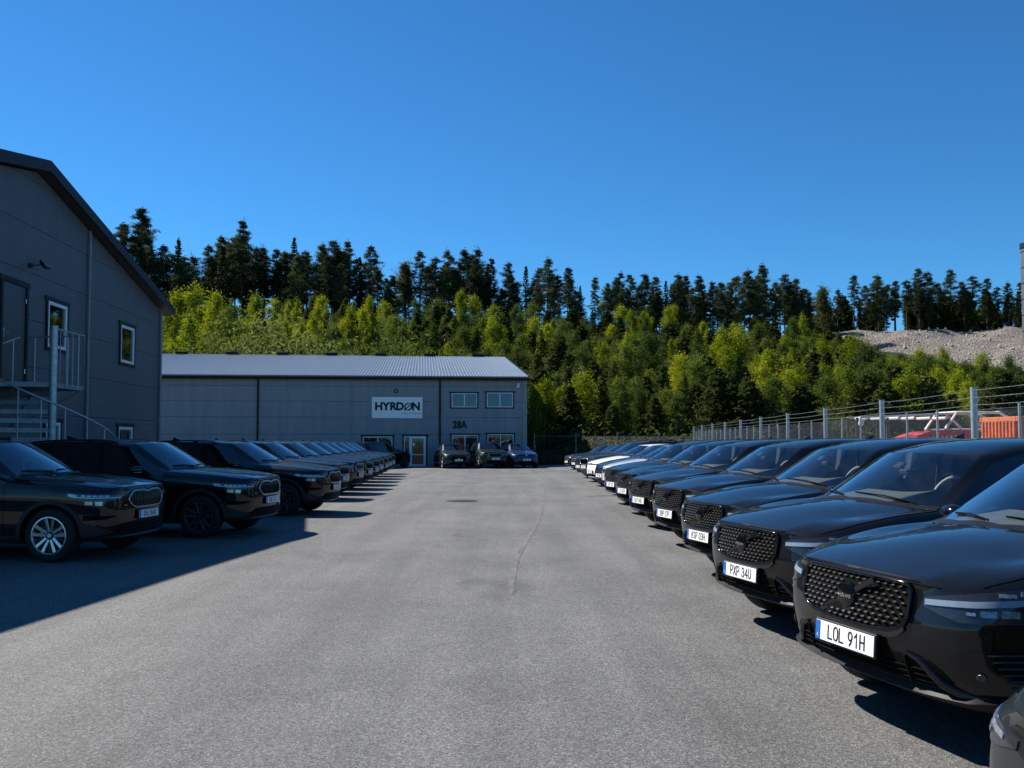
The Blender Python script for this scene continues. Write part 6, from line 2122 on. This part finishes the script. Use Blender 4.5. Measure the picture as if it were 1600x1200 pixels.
def spruce(seed, H, spread, mat, dens=1.0, low=.06, leaf=.12, power=.85):
    """conical conifer: whorls of drooping boughs"""
    g = np.random.default_rng(seed); vs = []; fs = []; tb = MB()
    tb.tube([(0, 0, -.3), (0, 0, H * .5), (0, 0, H)], [.018 * H, .010 * H, .004 * H], 6)
    z = H * low
    while z < H * .985:
        t = z / H; R0 = spread * (1 - t) ** power * (.8 + .35 * g.random()) + .05
        nb = int(5 + 3 * g.random()); a0 = g.random() * 6.28
        for k in range(nb):
            az = a0 + 6.283 * k / nb + g.normal() * .2; r = R0 * (.7 + .5 * g.random()); d = np.array([math.cos(az), math.sin(az), 0])
            m = max(5, int(22 * dens * r / (.12 * H) * .5))
            f = g.random(m) ** .7
            p = np.outer(f * r, d) + np.stack([np.zeros(m), np.zeros(m), z - f * r * (.30 - .45 * t) + g.normal(size=m) * .05 * r], axis=1)
            side = np.array([-d[1], d[0], 0]); p += np.outer(g.normal(size=m) * .23 * r * (1.15 - f), side)
            tri_quads(vs, fs, p, leaf * (.7 + .05 * H), g, up=.45, aspect=1.35)
        z += H * .032 * (1 + .5 * g.random()) * (1.15 - .5 * t)
    m = 10; tri_quads(vs, fs, np.array([0, 0, H * .985]) + g.normal(size=(m, 3)) * np.array([.05, .05, .2]) * H / 8, leaf * .8, g)
    return np_mesh("crown", vs, fs, mat), tb.mesh("trunk", M["pine_bark"], 60)

def birch(seed, H, spread, mat, dens=1.0, leaf=.060, tall=1.0, bark="birch_bark", low=.05):
    """upswept limbs carrying small loose clumps of leaves; sky shows between them"""
    g = np.random.default_rng(seed); vs = []; fs = []; tb = MB()
    ph = g.random() * 6
    def ax(z): t = z / H; return np.array([.05 * H * math.sin(t * 2.2 + ph) * t, .04 * H * math.cos(t * 2 + ph) * t, z])
    tb.tube([tuple(ax(z)) for z in np.linspace(-.2, H, 8)], [.011 * H * (1 - .85 * k / 7) + .008 for k in range(8)], 5)
    nL = int(30 * tall)
    for i in range(nL):
        t = low + (1 - low) * ((i + g.random()) / nL) ** .9
        w = math.sin(math.pi * min(1, max(.0, (t + .10) / 1.10) ** .85)) ** .65
        az = g.random() * 6.283; r = spread * max(.14, w) * (.55 + .6 * g.random())
        d = np.array([math.cos(az), math.sin(az), 0]); b0 = ax(H * t * .93); tip = b0 + d * r + np.array([0, 0, r * (.5 + .35 * g.random())])
        tb.tube([tuple(b0), tuple(b0 + (tip - b0) * .6 + np.array([0, 0, .06 * r])), tuple(tip)], [.005 * H * (1 - t * .7), .003 * H, .004], 3, 0, False)
        nC = max(3, int(5 * r / spread + 2))
        for k in range(nC):
            f = .25 + .85 * (k + g.random()) / nC
            c = b0 + (tip - b0) * f + g.normal(size=3) * .10 * r
            m = int(44 * dens * (.5 + g.random()))
            p = g.normal(size=(m, 3)) * (spread * .21 * (.7 + .6 * g.random())) * np.array([1, 1, 1.25]); 
            tri_quads(vs, fs, c + p, leaf * (.8 + .035 * H), g, up=.1, aspect=1.15)
    m = int(30 * dens); tri_quads(vs, fs, ax(H * .97) + g.normal(size=(m, 3)) * np.array([.09, .09, .22]) * spread, leaf, g)
    return np_mesh("crown", vs, fs, mat), tb.mesh("trunk", M[bark], 60)

def bush(seed, H, spread, mat, dens=1.0, leaf=.062):
    """broad multi-stemmed shrub"""
    g = np.random.default_rng(seed); vs = []; fs = []; tb = MB()
    for i in range(16):
        az = g.random() * 6.283; el = .55 + .75 * g.random(); ln = H * (.65 + .4 * g.random())
        d = np.array([math.cos(az) * math.cos(el) * spread / H * 1.5, math.sin(az) * math.cos(el) * spread / H * 1.5, math.sin(el)])
        tip = d * ln
        tb.tube([(0, 0, -.1), tuple(tip * .5 + np.array([0, 0, .08 * H])), tuple(tip)], [.03, .02, .006], 4, 0, False)
        for k in range(7):
            f = .3 + .75 * (k + g.random()) / 7
            c = tip * f + g.normal(size=3) * .09 * H
            m = int(48 * dens * (.5 + g.random()))
            tri_quads(vs, fs, c + g.normal(size=(m, 3)) * spread * .20, leaf, g, aspect=1.3)
    return np_mesh("crown", vs, fs, mat), tb.mesh("trunk", M["twig"], 60)

def bare(seed, H, spread):
    """leafless tree: forking limbs and fine twigs"""
    g = np.random.default_rng(seed); tb = MB(); tw = MB()
    def grow(p, d, ln, r, lev, m):
        q = p + d * ln; mid = p + d * ln * .5 + g.normal(size=3) * ln * .05
        m.tube([tuple(p), tuple(mid), tuple(q)], [r, r * .8, r * .6], 4 if lev < 2 else 3, 0, False)
        if lev >= 5: return
        for _ in range(3 if lev else 4):
            nd = d + g.normal(size=3) * (.42 if lev else .35); nd[2] += .12; nd /= np.linalg.norm(nd)
            grow(p + (q - p) * (.55 + .45 * g.random()), nd, ln * (.62 + .16 * g.random()), r * .58, lev + 1, tw if lev >= 1 else tb)
    grow(np.array([0, 0, -.3]), np.array([0, 0, 1.0]), H * .36, H * .012, 0, tb)
    return tw.mesh("crown", M["twig"], None), tb.mesh("trunk", M["twig"], 60)

LIB = {
 "pine": [pine(1, 16, .30, 3.6, 1.5, 1.25), pine(2, 17, .38, 3.3, 1.5, 1.25), pine(3, 15, .22, 3.8, 1.5, 1.3), pine(4, 16, .44, 3.5, 1.5, 1.3), pine(5, 18, .26, 3.0, 1.5, 1.2), pine(6, 15, .34, 4.2, 1.5, 1.35), pine(7, 16, .40, 2.9, 1.5, 1.2), pine(8, 17, .20, 3.3, 1.5, 1.25)],
 "spruce": [spruce(11, 15, 2.4, M["spruce_needles"], 1.3), spruce(12, 16, 2.0, M["spruce_needles"], 1.3), spruce(13, 13, 2.5, M["spruce_needles"], 1.3)],
 "young_pine": [spruce(21, 5, 1.35, M["young_pine_needles"], 3.2, .03, .075, .62), spruce(22, 6, 1.4, M["young_pine_needles"], 3.2, .03, .075, .7), spruce(23, 4.5, 1.4, M["young_pine_needles"], 3.2, .03, .08, .55), spruce(24, 6.5, 1.3, M["young_pine_needles"], 3.2, .03, .07, .75)],
 "birch": [birch(31, 8, 1.15, M["birch_leaves"]), birch(32, 9, 1.2, M["birch_leaves"]), birch(33, 7, 1.3, M["birch_leaves"], .9), birch(34, 8, .95, M["birch_leaves"], .8), birch(35, 7.5, 1.4, M["birch_leaves"], 1.1)],
 "green_birch": [birch(41, 8, 1.3, M["green_leaves"]), birch(42, 9, 1.4, M["green_leaves"]), birch(43, 7, 1.5, M["green_leaves"], 1.1), birch(44, 8, 1.1, M["green_leaves"], .9)],
 "willow": [bush(51, 4.2, 2.3, M["shrub_leaves"]), bush(52, 3.8, 2.2, M["shrub_leaves"], 1.2), bush(53, 4.5, 2.0, M["green_leaves"])],
 "bare": [bare(61, 13, 3), bare(62, 14, 3), bare(63, 12, 3)],
 "pale": [birch(71, 13, 2.1, leaf_mat("olive_leaves", (.05, .06, .018), (.11, .12, .04), .4, .3), .8, .10, 1.3, "twig", .3)],
}
HT = {"pine": [16, 17, 15, 16, 18, 15, 16, 17], "spruce": [15, 16, 13], "young_pine": [5, 6, 4.5, 6.5], "birch": [8, 9, 7, 8, 7.5], "green_birch": [8, 9, 7, 8], "willow": [4.2, 3.8, 4.5], "bare": [13, 14, 12], "pale": [13]}
NAMES = {"pine": "pine_tree", "spruce": "spruce_tree", "young_pine": "young_pine", "birch": "birch_tree", "green_birch": "green_birch", "willow": "willow_shrub", "bare": "bare_tree", "pale": "olive_tree"}
NT_ = {k: 0 for k in LIB}
PLANTED = []
RELABEL = []          # trees named afterwards by the landmark they stand over and their place in that set
KEEP = set()
def plant(k, x, y, H, label, cat="tree", group=None, variant=None, wide=1.0):
    i = variant if variant is not None else rng.integers(len(LIB[k]))
    cr, tr = LIB[k][i]
    t = thing(NAMES[k], label, cat, (x, y, terrain_z(x, y) - .05), rng.random() * 6.283, group)
    s = H / HT[k][i]; t.scale = (s * wide * (.92 + .16 * rng.random()), s * wide * (.92 + .16 * rng.random()), s)
    link("trunk", tr, t); link("crown", cr, t)
    PLANTED.append((x, y)); NT_[k] += 1
    if label not in KEEP: RELABEL.append((t, k, x, y, H, group))
    return t
G_PINE = "tall pines along the ridge"; G_SLOPE = "young conifers on the slope"; G_BIRCH = "young birches on the slope"; G_SHRUB = "leafy shrubs on the slope"
def by_top(px, ty, d=None):
    """where a ridge tree stands and how tall it is, from the place of its tip in the photograph"""
    u = (px - 800) / FPX
    y = d or 176.0
    if d is None:
        for _ in range(6): y = ridge_y(u * y) + 2
    x = u * y
    zt = CAM_H + ray(px, ty).z * y
    return x, y, zt - terrain_z(x, y)
# the skyline: tip positions read off the photograph
MARK = {215: "tallest pine on the ridge, standing apart above the slate roof edge", 275: "slim ragged pine just right of the tall lone pine", 378: "broad tall pine rising above its neighbours over the left end of the hall", 457: "narrow dark spire-like conifer over the middle of the hall roof", 856: "tall conical pine on the ridge right of the hall's end", 1195: "tall two-stepped pine peaking above the middle right ridge", 1440: "bent-topped pine leaning over the gravel bank", 1337: "leftmost round-topped pine above the gravel bank"}
SKY = [(186, 350), (215, 328), (232, 392), (250, 384), (275, 372), (300, 402), (322, 384), (342, 370), (378, 348), (408, 385), (430, 390), (457, 370), (476, 392), (500, 384), (520, 376), (545, 379), (578, 384), (610, 432), (632, 412), (655, 393), (680, 402), (700, 391), (722, 393), (745, 388), (765, 406), (795, 410), (822, 415), (856, 403), (872, 430), (890, 419), (930, 433), (950, 442), (970, 425), (986, 429), (1006, 431), (1027, 433), (1042, 438), (1060, 432), (1077, 432), (1094, 431), (1115, 440), (1130, 442), (1150, 433), (1173, 425), (1195, 413), (1228, 428), (1246, 436), (1312, 452), (1337, 431), (1355, 446), (1372, 433), (1388, 446), (1402, 440), (1420, 438), (1440, 420), (1453, 425), (1470, 442), (1490, 421), (1508, 440), (1524, 431), (1546, 436), (1563, 448), (1580, 441), (1599, 441), (1625, 435), (1660, 440), (1700, 430)]
KEEP.update(MARK.values())
for (px, ty) in SKY:
    x, y, H = by_top(px, ty)
    k = "spruce" if px in (457, 275, 822, 1042) else "pine"
    nH = max(H, 9.0)
    if px in MARK:
        plant(k, x, y, nH, MARK[px], "tree", G_PINE if k == "pine" else "spruces along the ridge")
    else:
        seg = "tall dark pine in the ridge stand above the hall" if px < 830 else ("tall dark pine in the ridge stand right of the hall" if px < 1270 else "tall dark pine in the stand above the gravel bank")
        if k == "spruce": seg = "pointed dark spruce in the ridge stand"
        plant(k, x, y, nH, seg, "tree", G_PINE if k == "pine" else "spruces along the ridge")
# second and third rank, lower, filling the stand
for _ in range(228):
    px = rng.uniform(160, 1720); u = (px - 800) / FPX
    y = 180.0
    for _k in range(5): y = ridge_y(u * y) + rng.uniform(-6, 16)
    x = u * y
    ty = np.interp(px, [q[0] for q in SKY], [q[1] for q in SKY])
    zt = CAM_H + ray(px, ty + rng.uniform(8, 50)).z * y
    H = zt - terrain_z(x, y)
    if H < 6: continue
    if in_bank(x, y): continue
    if px > 1280 and y < ridge_y(x): continue
    k = "spruce" if rng.random() < .12 else "pine"
    seg = "tall dark pine in the ridge stand above the hall" if px < 830 else ("tall dark pine in the ridge stand right of the hall" if px < 1270 else "tall dark pine in the stand above the gravel bank")
    if k == "spruce": seg = "pointed dark spruce in the ridge stand"
    plant(k, x, y, H, seg, "tree", G_PINE if k == "pine" else "spruces along the ridge")
for _ in range(85):
    px = rng.uniform(1255, 1700); u = (px - 800) / FPX; y = 200.0
    for _k in range(5): y = ridge_y(u * y) + rng.uniform(1, 14)
    x = u * y
    plant("young_pine" if rng.random() < .45 else ("spruce" if rng.random() < .3 else "pine"), x, y, rng.uniform(4.5, 9.5), "low conifer under the tall pines above the gravel bank", "tree", "low conifers at the top of the gravel bank", None, 1.2)
for (px, ty, lb_) in ((312, 362, "leafless grey tree beside the slim pine over the slate roof"), (498, 372, "leafless grey tree between dark pines over the hall roof"), (604, 392, "leafless grey tree in the gap of the ridge pines")):
    KEEP.add(lb_); x, y, H = by_top(px, ty, 182); plant("bare", x, y, H, lb_, "tree", "leafless trees on the ridge")
for (px, ty, lb_) in ((634, 408, "pale olive-leaved tree in the ridge gap next to a leafless one"), (1288, 448, "pale olive-leaved tree in the ridge gap left of the gravel bank")):
    KEEP.add(lb_); x, y, H = by_top(px, ty, 176); plant("pale", x, y, H, lb_, "tree", "olive trees on the ridge")

def free(x, y, r):
    for (a, b) in PLANTED[-700:]:
        if abs(a - x) < r and abs(b - y) < r and (a - x) ** 2 + (b - y) ** 2 < r * r: return False
    return True
# birches the photograph singles out: (x of crown, y of tip, depth, kind, height factor, label)
HERO = [
 (272, 452, 118, "birch", "yellow-green birch rising beside the slate roof corner"), (300, 440, 125, "birch", "tallest yellow-green birch near the slate building"),
 (330, 452, 120, "birch", "bright birch behind the left end of the hall, right of the tallest"), (400, 455, 128, "birch", "slim bright birch under the broad tall pine"),
 (350, 470, 104, "green_birch", "broad light-green birch over the left part of the hall roof"), (300, 490, 92, "birch", "full yellowish birch right behind the slate roof edge"),
 (460, 466, 132, "birch", "small bright birch under the spire-like conifer"), (492, 472, 132, "birch", "narrow bright birch below the leafless tree"),
 (545, 478, 122, "birch", "slender yellow birch over the middle of the hall roof"), (568, 480, 122, "birch", "second slender yellow birch over the hall roof, just right of its twin"),
 (722, 452, 150, "birch", "yellow birch high on the slope under a ridge gap"), (742, 462, 150, "birch", "narrow yellow birch high on the slope beside a taller one"),
 (768, 490, 120, "birch", "bright slim birch above the right end of the hall roof"), (575, 460, 140, "birch", "thin pale birch against the dark ridge pines"),
 (1012, 520, 108, "green_birch", "full green birch in the middle of the slope"), (1090, 512, 112, "green_birch", "tall green birch right of the middle of the slope"),
 (1125, 508, 118, "birch", "wide golden-yellow tree high in the middle of the slope"), (1150, 512, 118, "birch", "golden-yellow birch right of the widest golden tree"),
 (1240, 495, 136, "green_birch", "tall narrow birch left of the gravel bank"), (1258, 488, 140, "birch", "bright column-like birch left of the gravel bank"),
 (850, 590, 78, "birch", "yellow birch standing just right of the hall's corner"), (836, 600, 76, "birch", "slim birch touching the hall's right corner"),
 (880, 596, 80, "birch", "loose yellow birch behind the far end of the right car row"), (968, 585, 84, "birch", "tall slim birch beside the dark gap in the trees"),
 (1012, 575, 88, "birch", "bright birch right of the dark gap in the trees"), (1440, 543, 116, "birch", "bright birch in front of the gravel bank"),
 (1478, 542, 118, "birch", "white-stemmed birch in front of the gravel bank"), (1540, 548, 112, "birch", "feathery birch below the right part of the gravel bank"),
 (1375, 560, 98, "green_birch", "leafy birch above the red machine"), (1580, 556, 110, "green_birch", "green birch at the right edge below the gravel bank"),
 (1245, 570, 92, "birch", "yellowish birch above the fence, left of the tallest fence posts"), (1320, 575, 90, "green_birch", "rounded light-green tree above the fence posts"),
]
for (px, ty, d, k, lab) in HERO:
    u = (px - 800) / FPX; x = u * d; H = CAM_H + ray(px, ty).z * d - terrain_z(x, d)
    H = max(3.5, min(H, 12)); KEEP.add(lab)
    plant(k, x, d, H, lab, "tree", G_BIRCH, None, 1.25 if "wide" in lab or "full" in lab or "broad" in lab else 1.0)
for (px, ty, d, lab) in ((410, 505, 88, "big rounded willow bush over the hall roof, left part"), (340, 515, 86, "light-green willow bush behind the hall near the slate building"), (510, 522, 84, "yellow willow bush behind the hall roof ridge"), (630, 522, 84, "yellow-green willow bush over the hall roof above the sign")):
    u = (px - 800) / FPX; x = u * d; H = CAM_H + ray(px, ty).z * d - terrain_z(x, d); KEEP.add(lab); plant("willow", x, d, H, lab, "shrub", G_SHRUB, None, 1.1)

def conifer_patch(x, y):      # where the photograph has mostly dark young conifers rather than birch
    return .5 + .5 * math.sin(x * .055 + 1.3) * math.cos(y * .06 + x * .02)
count = {"young_pine": 0, "birch": 0, "green_birch": 0, "willow": 0}
BL_X = [1200, 1305, 1340, 1400, 1450, 1500, 1560, 1650]; BL_Y = [0, 500, 540, 552, 560, 572, 580, 580]
def cap_height(x, y, H):
    """the trees below the gravel bank are young and low: none reaches up over its stones"""
    px = 800 + FPX * x / y
    if px < 1305: return H
    ty = float(np.interp(px, BL_X, BL_Y)) + rng.uniform(-6, 22)
    return min(H, CAM_H + ray(px, ty).z * y - terrain_z(x, y))
tries = 0
while tries < 9000 and sum(count.values()) < 870:
    tries += 1
    y = 74 + 108 * rng.random() ** 1.15; u = rng.uniform(-.46, .62); x = u * y
    if y > ridge_y(x) - 3 or in_bank(x, y): continue
    if x < 2.5 and y < 102: continue                      # hall stands here
    sparse = in_bank(x - 6, y + 8)
    p = conifer_patch(x, y); r = rng.random()
    lowz = y < 92
    thr = .60 + .30 * (p - .5) - .32 * float(sstep(.08, .30, -u)); rest = 1 - thr
    if r < thr + (.12 if y > 135 else 0): k = "young_pine"
    elif r < thr + rest * .45: k = "green_birch"
    elif r < thr + rest * .72: k = "birch"
    else: k = "willow"
    if count[k] >= {"young_pine": 300, "birch": 170, "green_birch": 200, "willow": 180}[k]: continue
    if not free(x, y, (1.9 if k != "young_pine" else 1.6) * (.75 if u > .33 else 1)): continue
    hh_ = cap_height(x, y, {"young_pine": rng.uniform(3.6, 6.6), "birch": rng.uniform(4.2, 7.2), "green_birch": rng.uniform(4.0, 6.8), "willow": rng.uniform(2.6, 4.2)}[k])
    if hh_ < 1.2: continue
    far_ = "upper" if y > 140 else ("middle" if y > 105 else "foot")
    side = "above the hall" if u < .01 else ("right of the hall" if u < .27 else "behind the right fence")
    part_ = {"upper": "high on the slope", "middle": "halfway up the slope", "foot": "at the foot of the slope"}[far_]
    if k == "young_pine": plant(k, x, y, hh_ * 1.05, f"dark bushy young pine {part_} {side}", "tree", G_SLOPE, None, 1.25)
    elif k == "birch": plant(k, x, y, hh_, f"yellow-green young birch {part_} {side}", "tree", G_BIRCH, None, 1.25)
    elif k == "green_birch": plant(k, x, y, hh_, f"fresh green young birch {part_} {side}", "tree", G_BIRCH, None, 1.4)
    else: plant(k, x, y, hh_, f"low leafy willow shrub {part_} {side}", "shrub", G_SHRUB, None, 1.0)
    count[k] += 1

for _ in range(110):      # bushes and saplings that meet the foot of the gravel
    px = rng.uniform(1300, 1690); y = rng.uniform(100, 127); x = (px - 800) / FPX * y
    H = CAM_H + ray(px, float(np.interp(px, BL_X, BL_Y)) + rng.uniform(-10, 12)).z * y - terrain_z(x, y)
    if not 1.4 < H < 8.5: continue
    k = ("green_birch", "birch", "willow", "green_birch", "willow")[rng.integers(5)]
    if k == "willow" and H > 4.5: k = "green_birch"
    plant(k, x, y, H, "sapling below the gravel bank", "shrub" if k == "willow" else "tree", G_SHRUB if k == "willow" else G_BIRCH, None, 1.2)
MARKS = [(-1e9, "left of the frame"), (150, "above the slate roof"), (262, "over the hall roof's left end"), (400, "over the left downpipe"), (500, "over the hall roof's middle"), (575, "over the white sign"), (662, "over the house number"), (740, "over the hall's right corner"), (825, "just right of the hall"), (880, "over the far right-row cars"), (950, "over the white parked car"), (1010, "over the right row's middle"), (1090, "left of the fence's clear posts"), (1180, "over the sixth fence post"), (1255, "over the third fence post"), (1340, "over the second fence post"), (1400, "over the red machine"), (1470, "over the machine's gantry"), (1530, "over the orange skip"), (1600, "past the right edge")]
ORD = ["leftmost", "second", "third", "fourth", "fifth", "sixth", "seventh", "eighth", "ninth", "tenth", "eleventh", "twelfth", "thirteenth", "fourteenth", "fifteenth", "sixteenth", "seventeenth", "eighteenth", "nineteenth", "twentieth"] + ["twenty-" + q for q in ("first", "second", "third", "fourth", "fifth", "sixth", "seventh", "eighth", "ninth")]
NOUN = {"pine": "dark pine", "spruce": "pointed spruce", "young_pine": "bushy young pine", "birch": "yellow-green birch", "green_birch": "fresh green birch", "willow": "low willow shrub", "bare": "leafless tree", "pale": "olive tree"}
buckets = {}
for (t, k, x, y, H, grp) in RELABEL:
    px = 800 + FPX * x / y
    py = 684 - FPX * (terrain_z(x, y) + H - CAM_H) / y
    if k in ("pine", "spruce") or "gravel bank" in grp:
        tier = "on the skyline" if y < ridge_y(x) + 3.5 and k == "pine" else "in the rear ridge rank"
    else:
        tier = "at the slope's top" if py < 500 else ("high on the slope" if py < 532 else ("mid-slope" if py < 566 else ("low on the slope" if py < 605 else "at the slope's foot")))
    m = [n for a, n in MARKS if px >= a][-1]
    buckets.setdefault((k, tier, m), []).append((px, t))
for (k, tier, m), L_ in buckets.items():
    L_.sort(key=lambda q: q[0])
    for i, (px, t) in enumerate(L_):
        n = NOUN[k]
        o_ = ORD[min(i, 28)] + (" from left" if i else "")
        t["label"] = f"{n} {tier} {m}" if len(L_) == 1 else f"{n} {tier} {m}, {o_}"

# ground cover between the trees: a mass of low scrub
g = np.random.default_rng(77); vs = []; fs = []; vs2 = []; fs2 = []
for _ in range(5200):
    y = 70 + 125 * g.random(); u = g.uniform(-.5, .66); x = u * y
    if in_bank(x, y) or (x < 3 and y < 101): continue
    if y > ridge_y(x) + 8: continue
    m = 40 if y > 110 else 64
    h = g.uniform(.6, 2.4); c = np.array([x, y, terrain_z(x, y)])
    p = g.normal(size=(m, 3)) * np.array([.75, .75, .4]) ; p[:, 2] = np.abs(p[:, 2]) * h * 1.6
    if g.random() < .45: tri_quads(vs, fs, c + p, .12, g, aspect=1.4)
    else: tri_quads(vs2, fs2, c + p, .11, g, aspect=1.3)
kind(link("undergrowth", np_mesh("undergrowth", vs, fs, M["young_pine_needles"])), "stuff")
kind(link("leafy_undergrowth", np_mesh("leafy_undergrowth", vs2, fs2, M["green_leaves"])), "stuff")
# dry grass and weeds at the foot of the far fence
vs = []; fs = []
for _ in range(900):
    x = g.uniform(1.2, 34); y = g.uniform(64.2, 71)
    m = 14; c = np.array([x, y, terrain_z(x, y)])
    p = g.normal(size=(m, 3)) * np.array([.25, .25, .2]); p[:, 2] = np.abs(p[:, 2]) + .05
    tri_quads(vs, fs, c + p, .10, g, aspect=2.0)
kind(link("weeds", np_mesh("weeds", vs, fs, leaf_mat("dry_weeds", (.035, .04, .018), (.09, .085, .035), .3, 1))), "stuff")
# ------------------------------------------------------------------ the cars
RG = "black cars parked in the right-hand row"; LG = "black cars parked in the left-hand row"; CG = "cars parked against the hall"
def place(kk, paint_key, plate, label, group, nx, ny, hd, style=None, wk=None):
    return make_car(kk, paint_key, plate, label, group, (nx, ny), hd, style, wk, ground_z(nx, ny))
RH = 180 + 16.5
right = [
 ("A", "black_paint", "LOL 91H", "nearest whole black SUV of the right row, number plate LOL 91H", 1.93, 5.22, None),
 ("H", "graphite_paint", None, "dark grey car of which only the nose corner shows at the lower right", 1.545, 2.15, "closed"),
 ("A", "black_paint", "PXP 34U", "black SUV second in the right row, number plate PXP 34U", 1.97, 7.75, None),
 ("A", "deep_black_paint", "KSP 03H", "black SUV third in the right row, number plate KSP 03H", 2.19, 10.55, None),
 ("A", "black_paint", "XBP 07P", "black SUV in the right row with number plate XBP 07P", 2.34, 13.75, None),
 ("A", "black_paint", "XLP 04E", "black SUV in the right row with number plate XLP 04E", 2.38, 16.9, None),
 ("A", "deep_black_paint", "LZA 07R", "black SUV in the right row, two before the silver car", 2.47, 20.1, None),
 ("A", "black_paint", "LWP 19C", "black SUV in the right row right in front of the silver car", 2.55, 23.2, None),
 ("H", "silver_paint", "KDR 52B", "silver hatchback in the right row beside the dark blue car", 2.85, 27.2, "slim"),
 ("H", "navy_paint", "MRT 80K", "dark blue car in the right row between silver and white ones", 2.86, 29.6, "wide"),
 ("H", "white_paint", "TEK 34L", "white hatchback in the right row near its far end", 2.84, 32.8, "closed"),
 ("B", "dark_grey_paint", "GPS 61D", "dark grey SUV just beyond the white car of the right row", 2.90, 36.4, None),
 ("H", "black_paint", "WXC 27A", "black car with a pale bumper edge beyond the dark grey SUV", 2.95, 40.2, "wide"),
 ("S", "dark_grey_paint", "BFJ 95S", "low dark saloon car second from the far end of the right row", 3.25, 47.5, "slim"),
 ("S", "black_paint", "OYN 18T", "low black saloon car at the far end of the right row", 3.15, 52.0, "slim"),
]
for (kk, pk, pl, lab, x, y, st) in right:
    place(kk, pk, pl, lab, RG if pk in ("black_paint", "deep_black_paint") else "other cars parked in the right-hand row", x, y, (RH if y < 45 else 196) + (0 if y < 6 else random.uniform(-1.1, 1.1)), st, None)
left = [
 ("black_paint", "DHJ 84R", "nearest black SUV of the left row, in the building's shade, with silver wheels", -5.24, 12.95, "B0"),
 ("deep_black_paint", "DGG 57J", "black SUV second in the left row, in shade with dark wheels", -4.28, 16.0, None),
 ("black_paint", "CLN 17F", "black SUV third in the left row whose bonnet reaches into the sun", -4.03, 20.6, None),
 ("black_paint", "UJD 40G", "black SUV fourth in the left row, set back from the third", -4.75, 25.6, None),
 ("deep_black_paint", "HAT 66M", "black SUV fifth in the left row", -4.80, 28.5, None),
 ("black_paint", "FYE 21P", "black SUV sixth in the left row", -4.95, 31.3, None),
 ("black_paint", "RSB 73N", "black SUV seventh in the left row", -5.15, 34.2, None),
 ("deep_black_paint", "JCO 09W", "black SUV eighth in the left row", -5.4, 37.1, None),
 ("black_paint", "ZKU 38H", "black SUV ninth in the left row", -5.6, 40.1, None),
 ("black_paint", "NPL 92D", "black SUV last but one in the left row", -5.85, 43.1, None),
 ("deep_black_paint", "EMX 55Y", "black SUV last in the left row, beside the glazed door", -6.1, 46.2, None),
]
for (pk, pl, lab, x, y, wk) in left:
    place("B", pk, pl, lab, LG, x, y, -7 + (0 if y < 14 else random.uniform(-1.0, 1.0)), None, wk)
place("H", "graphite_paint", "ABE 46C", "dark grey sporty car against the hall, left of three, sun on its wing", CG, -3.30, 55.6, -75, "wide")
place("B", "green_paint", "CDU 13L", "dark green SUV against the hall, middle of three", CG, -1.02, 55.9, -77, None)
place("H", "blue_paint", "HBR 70Z", "dark blue car against the hall, right of three, at the corner", CG, .92, 56.2, -76, "closed")
place("B", "deep_black_paint", None, "boxy black SUV turned to the hall under the left ground-floor window", "cars turned to the hall", -7.2, 59.0, 60, None)
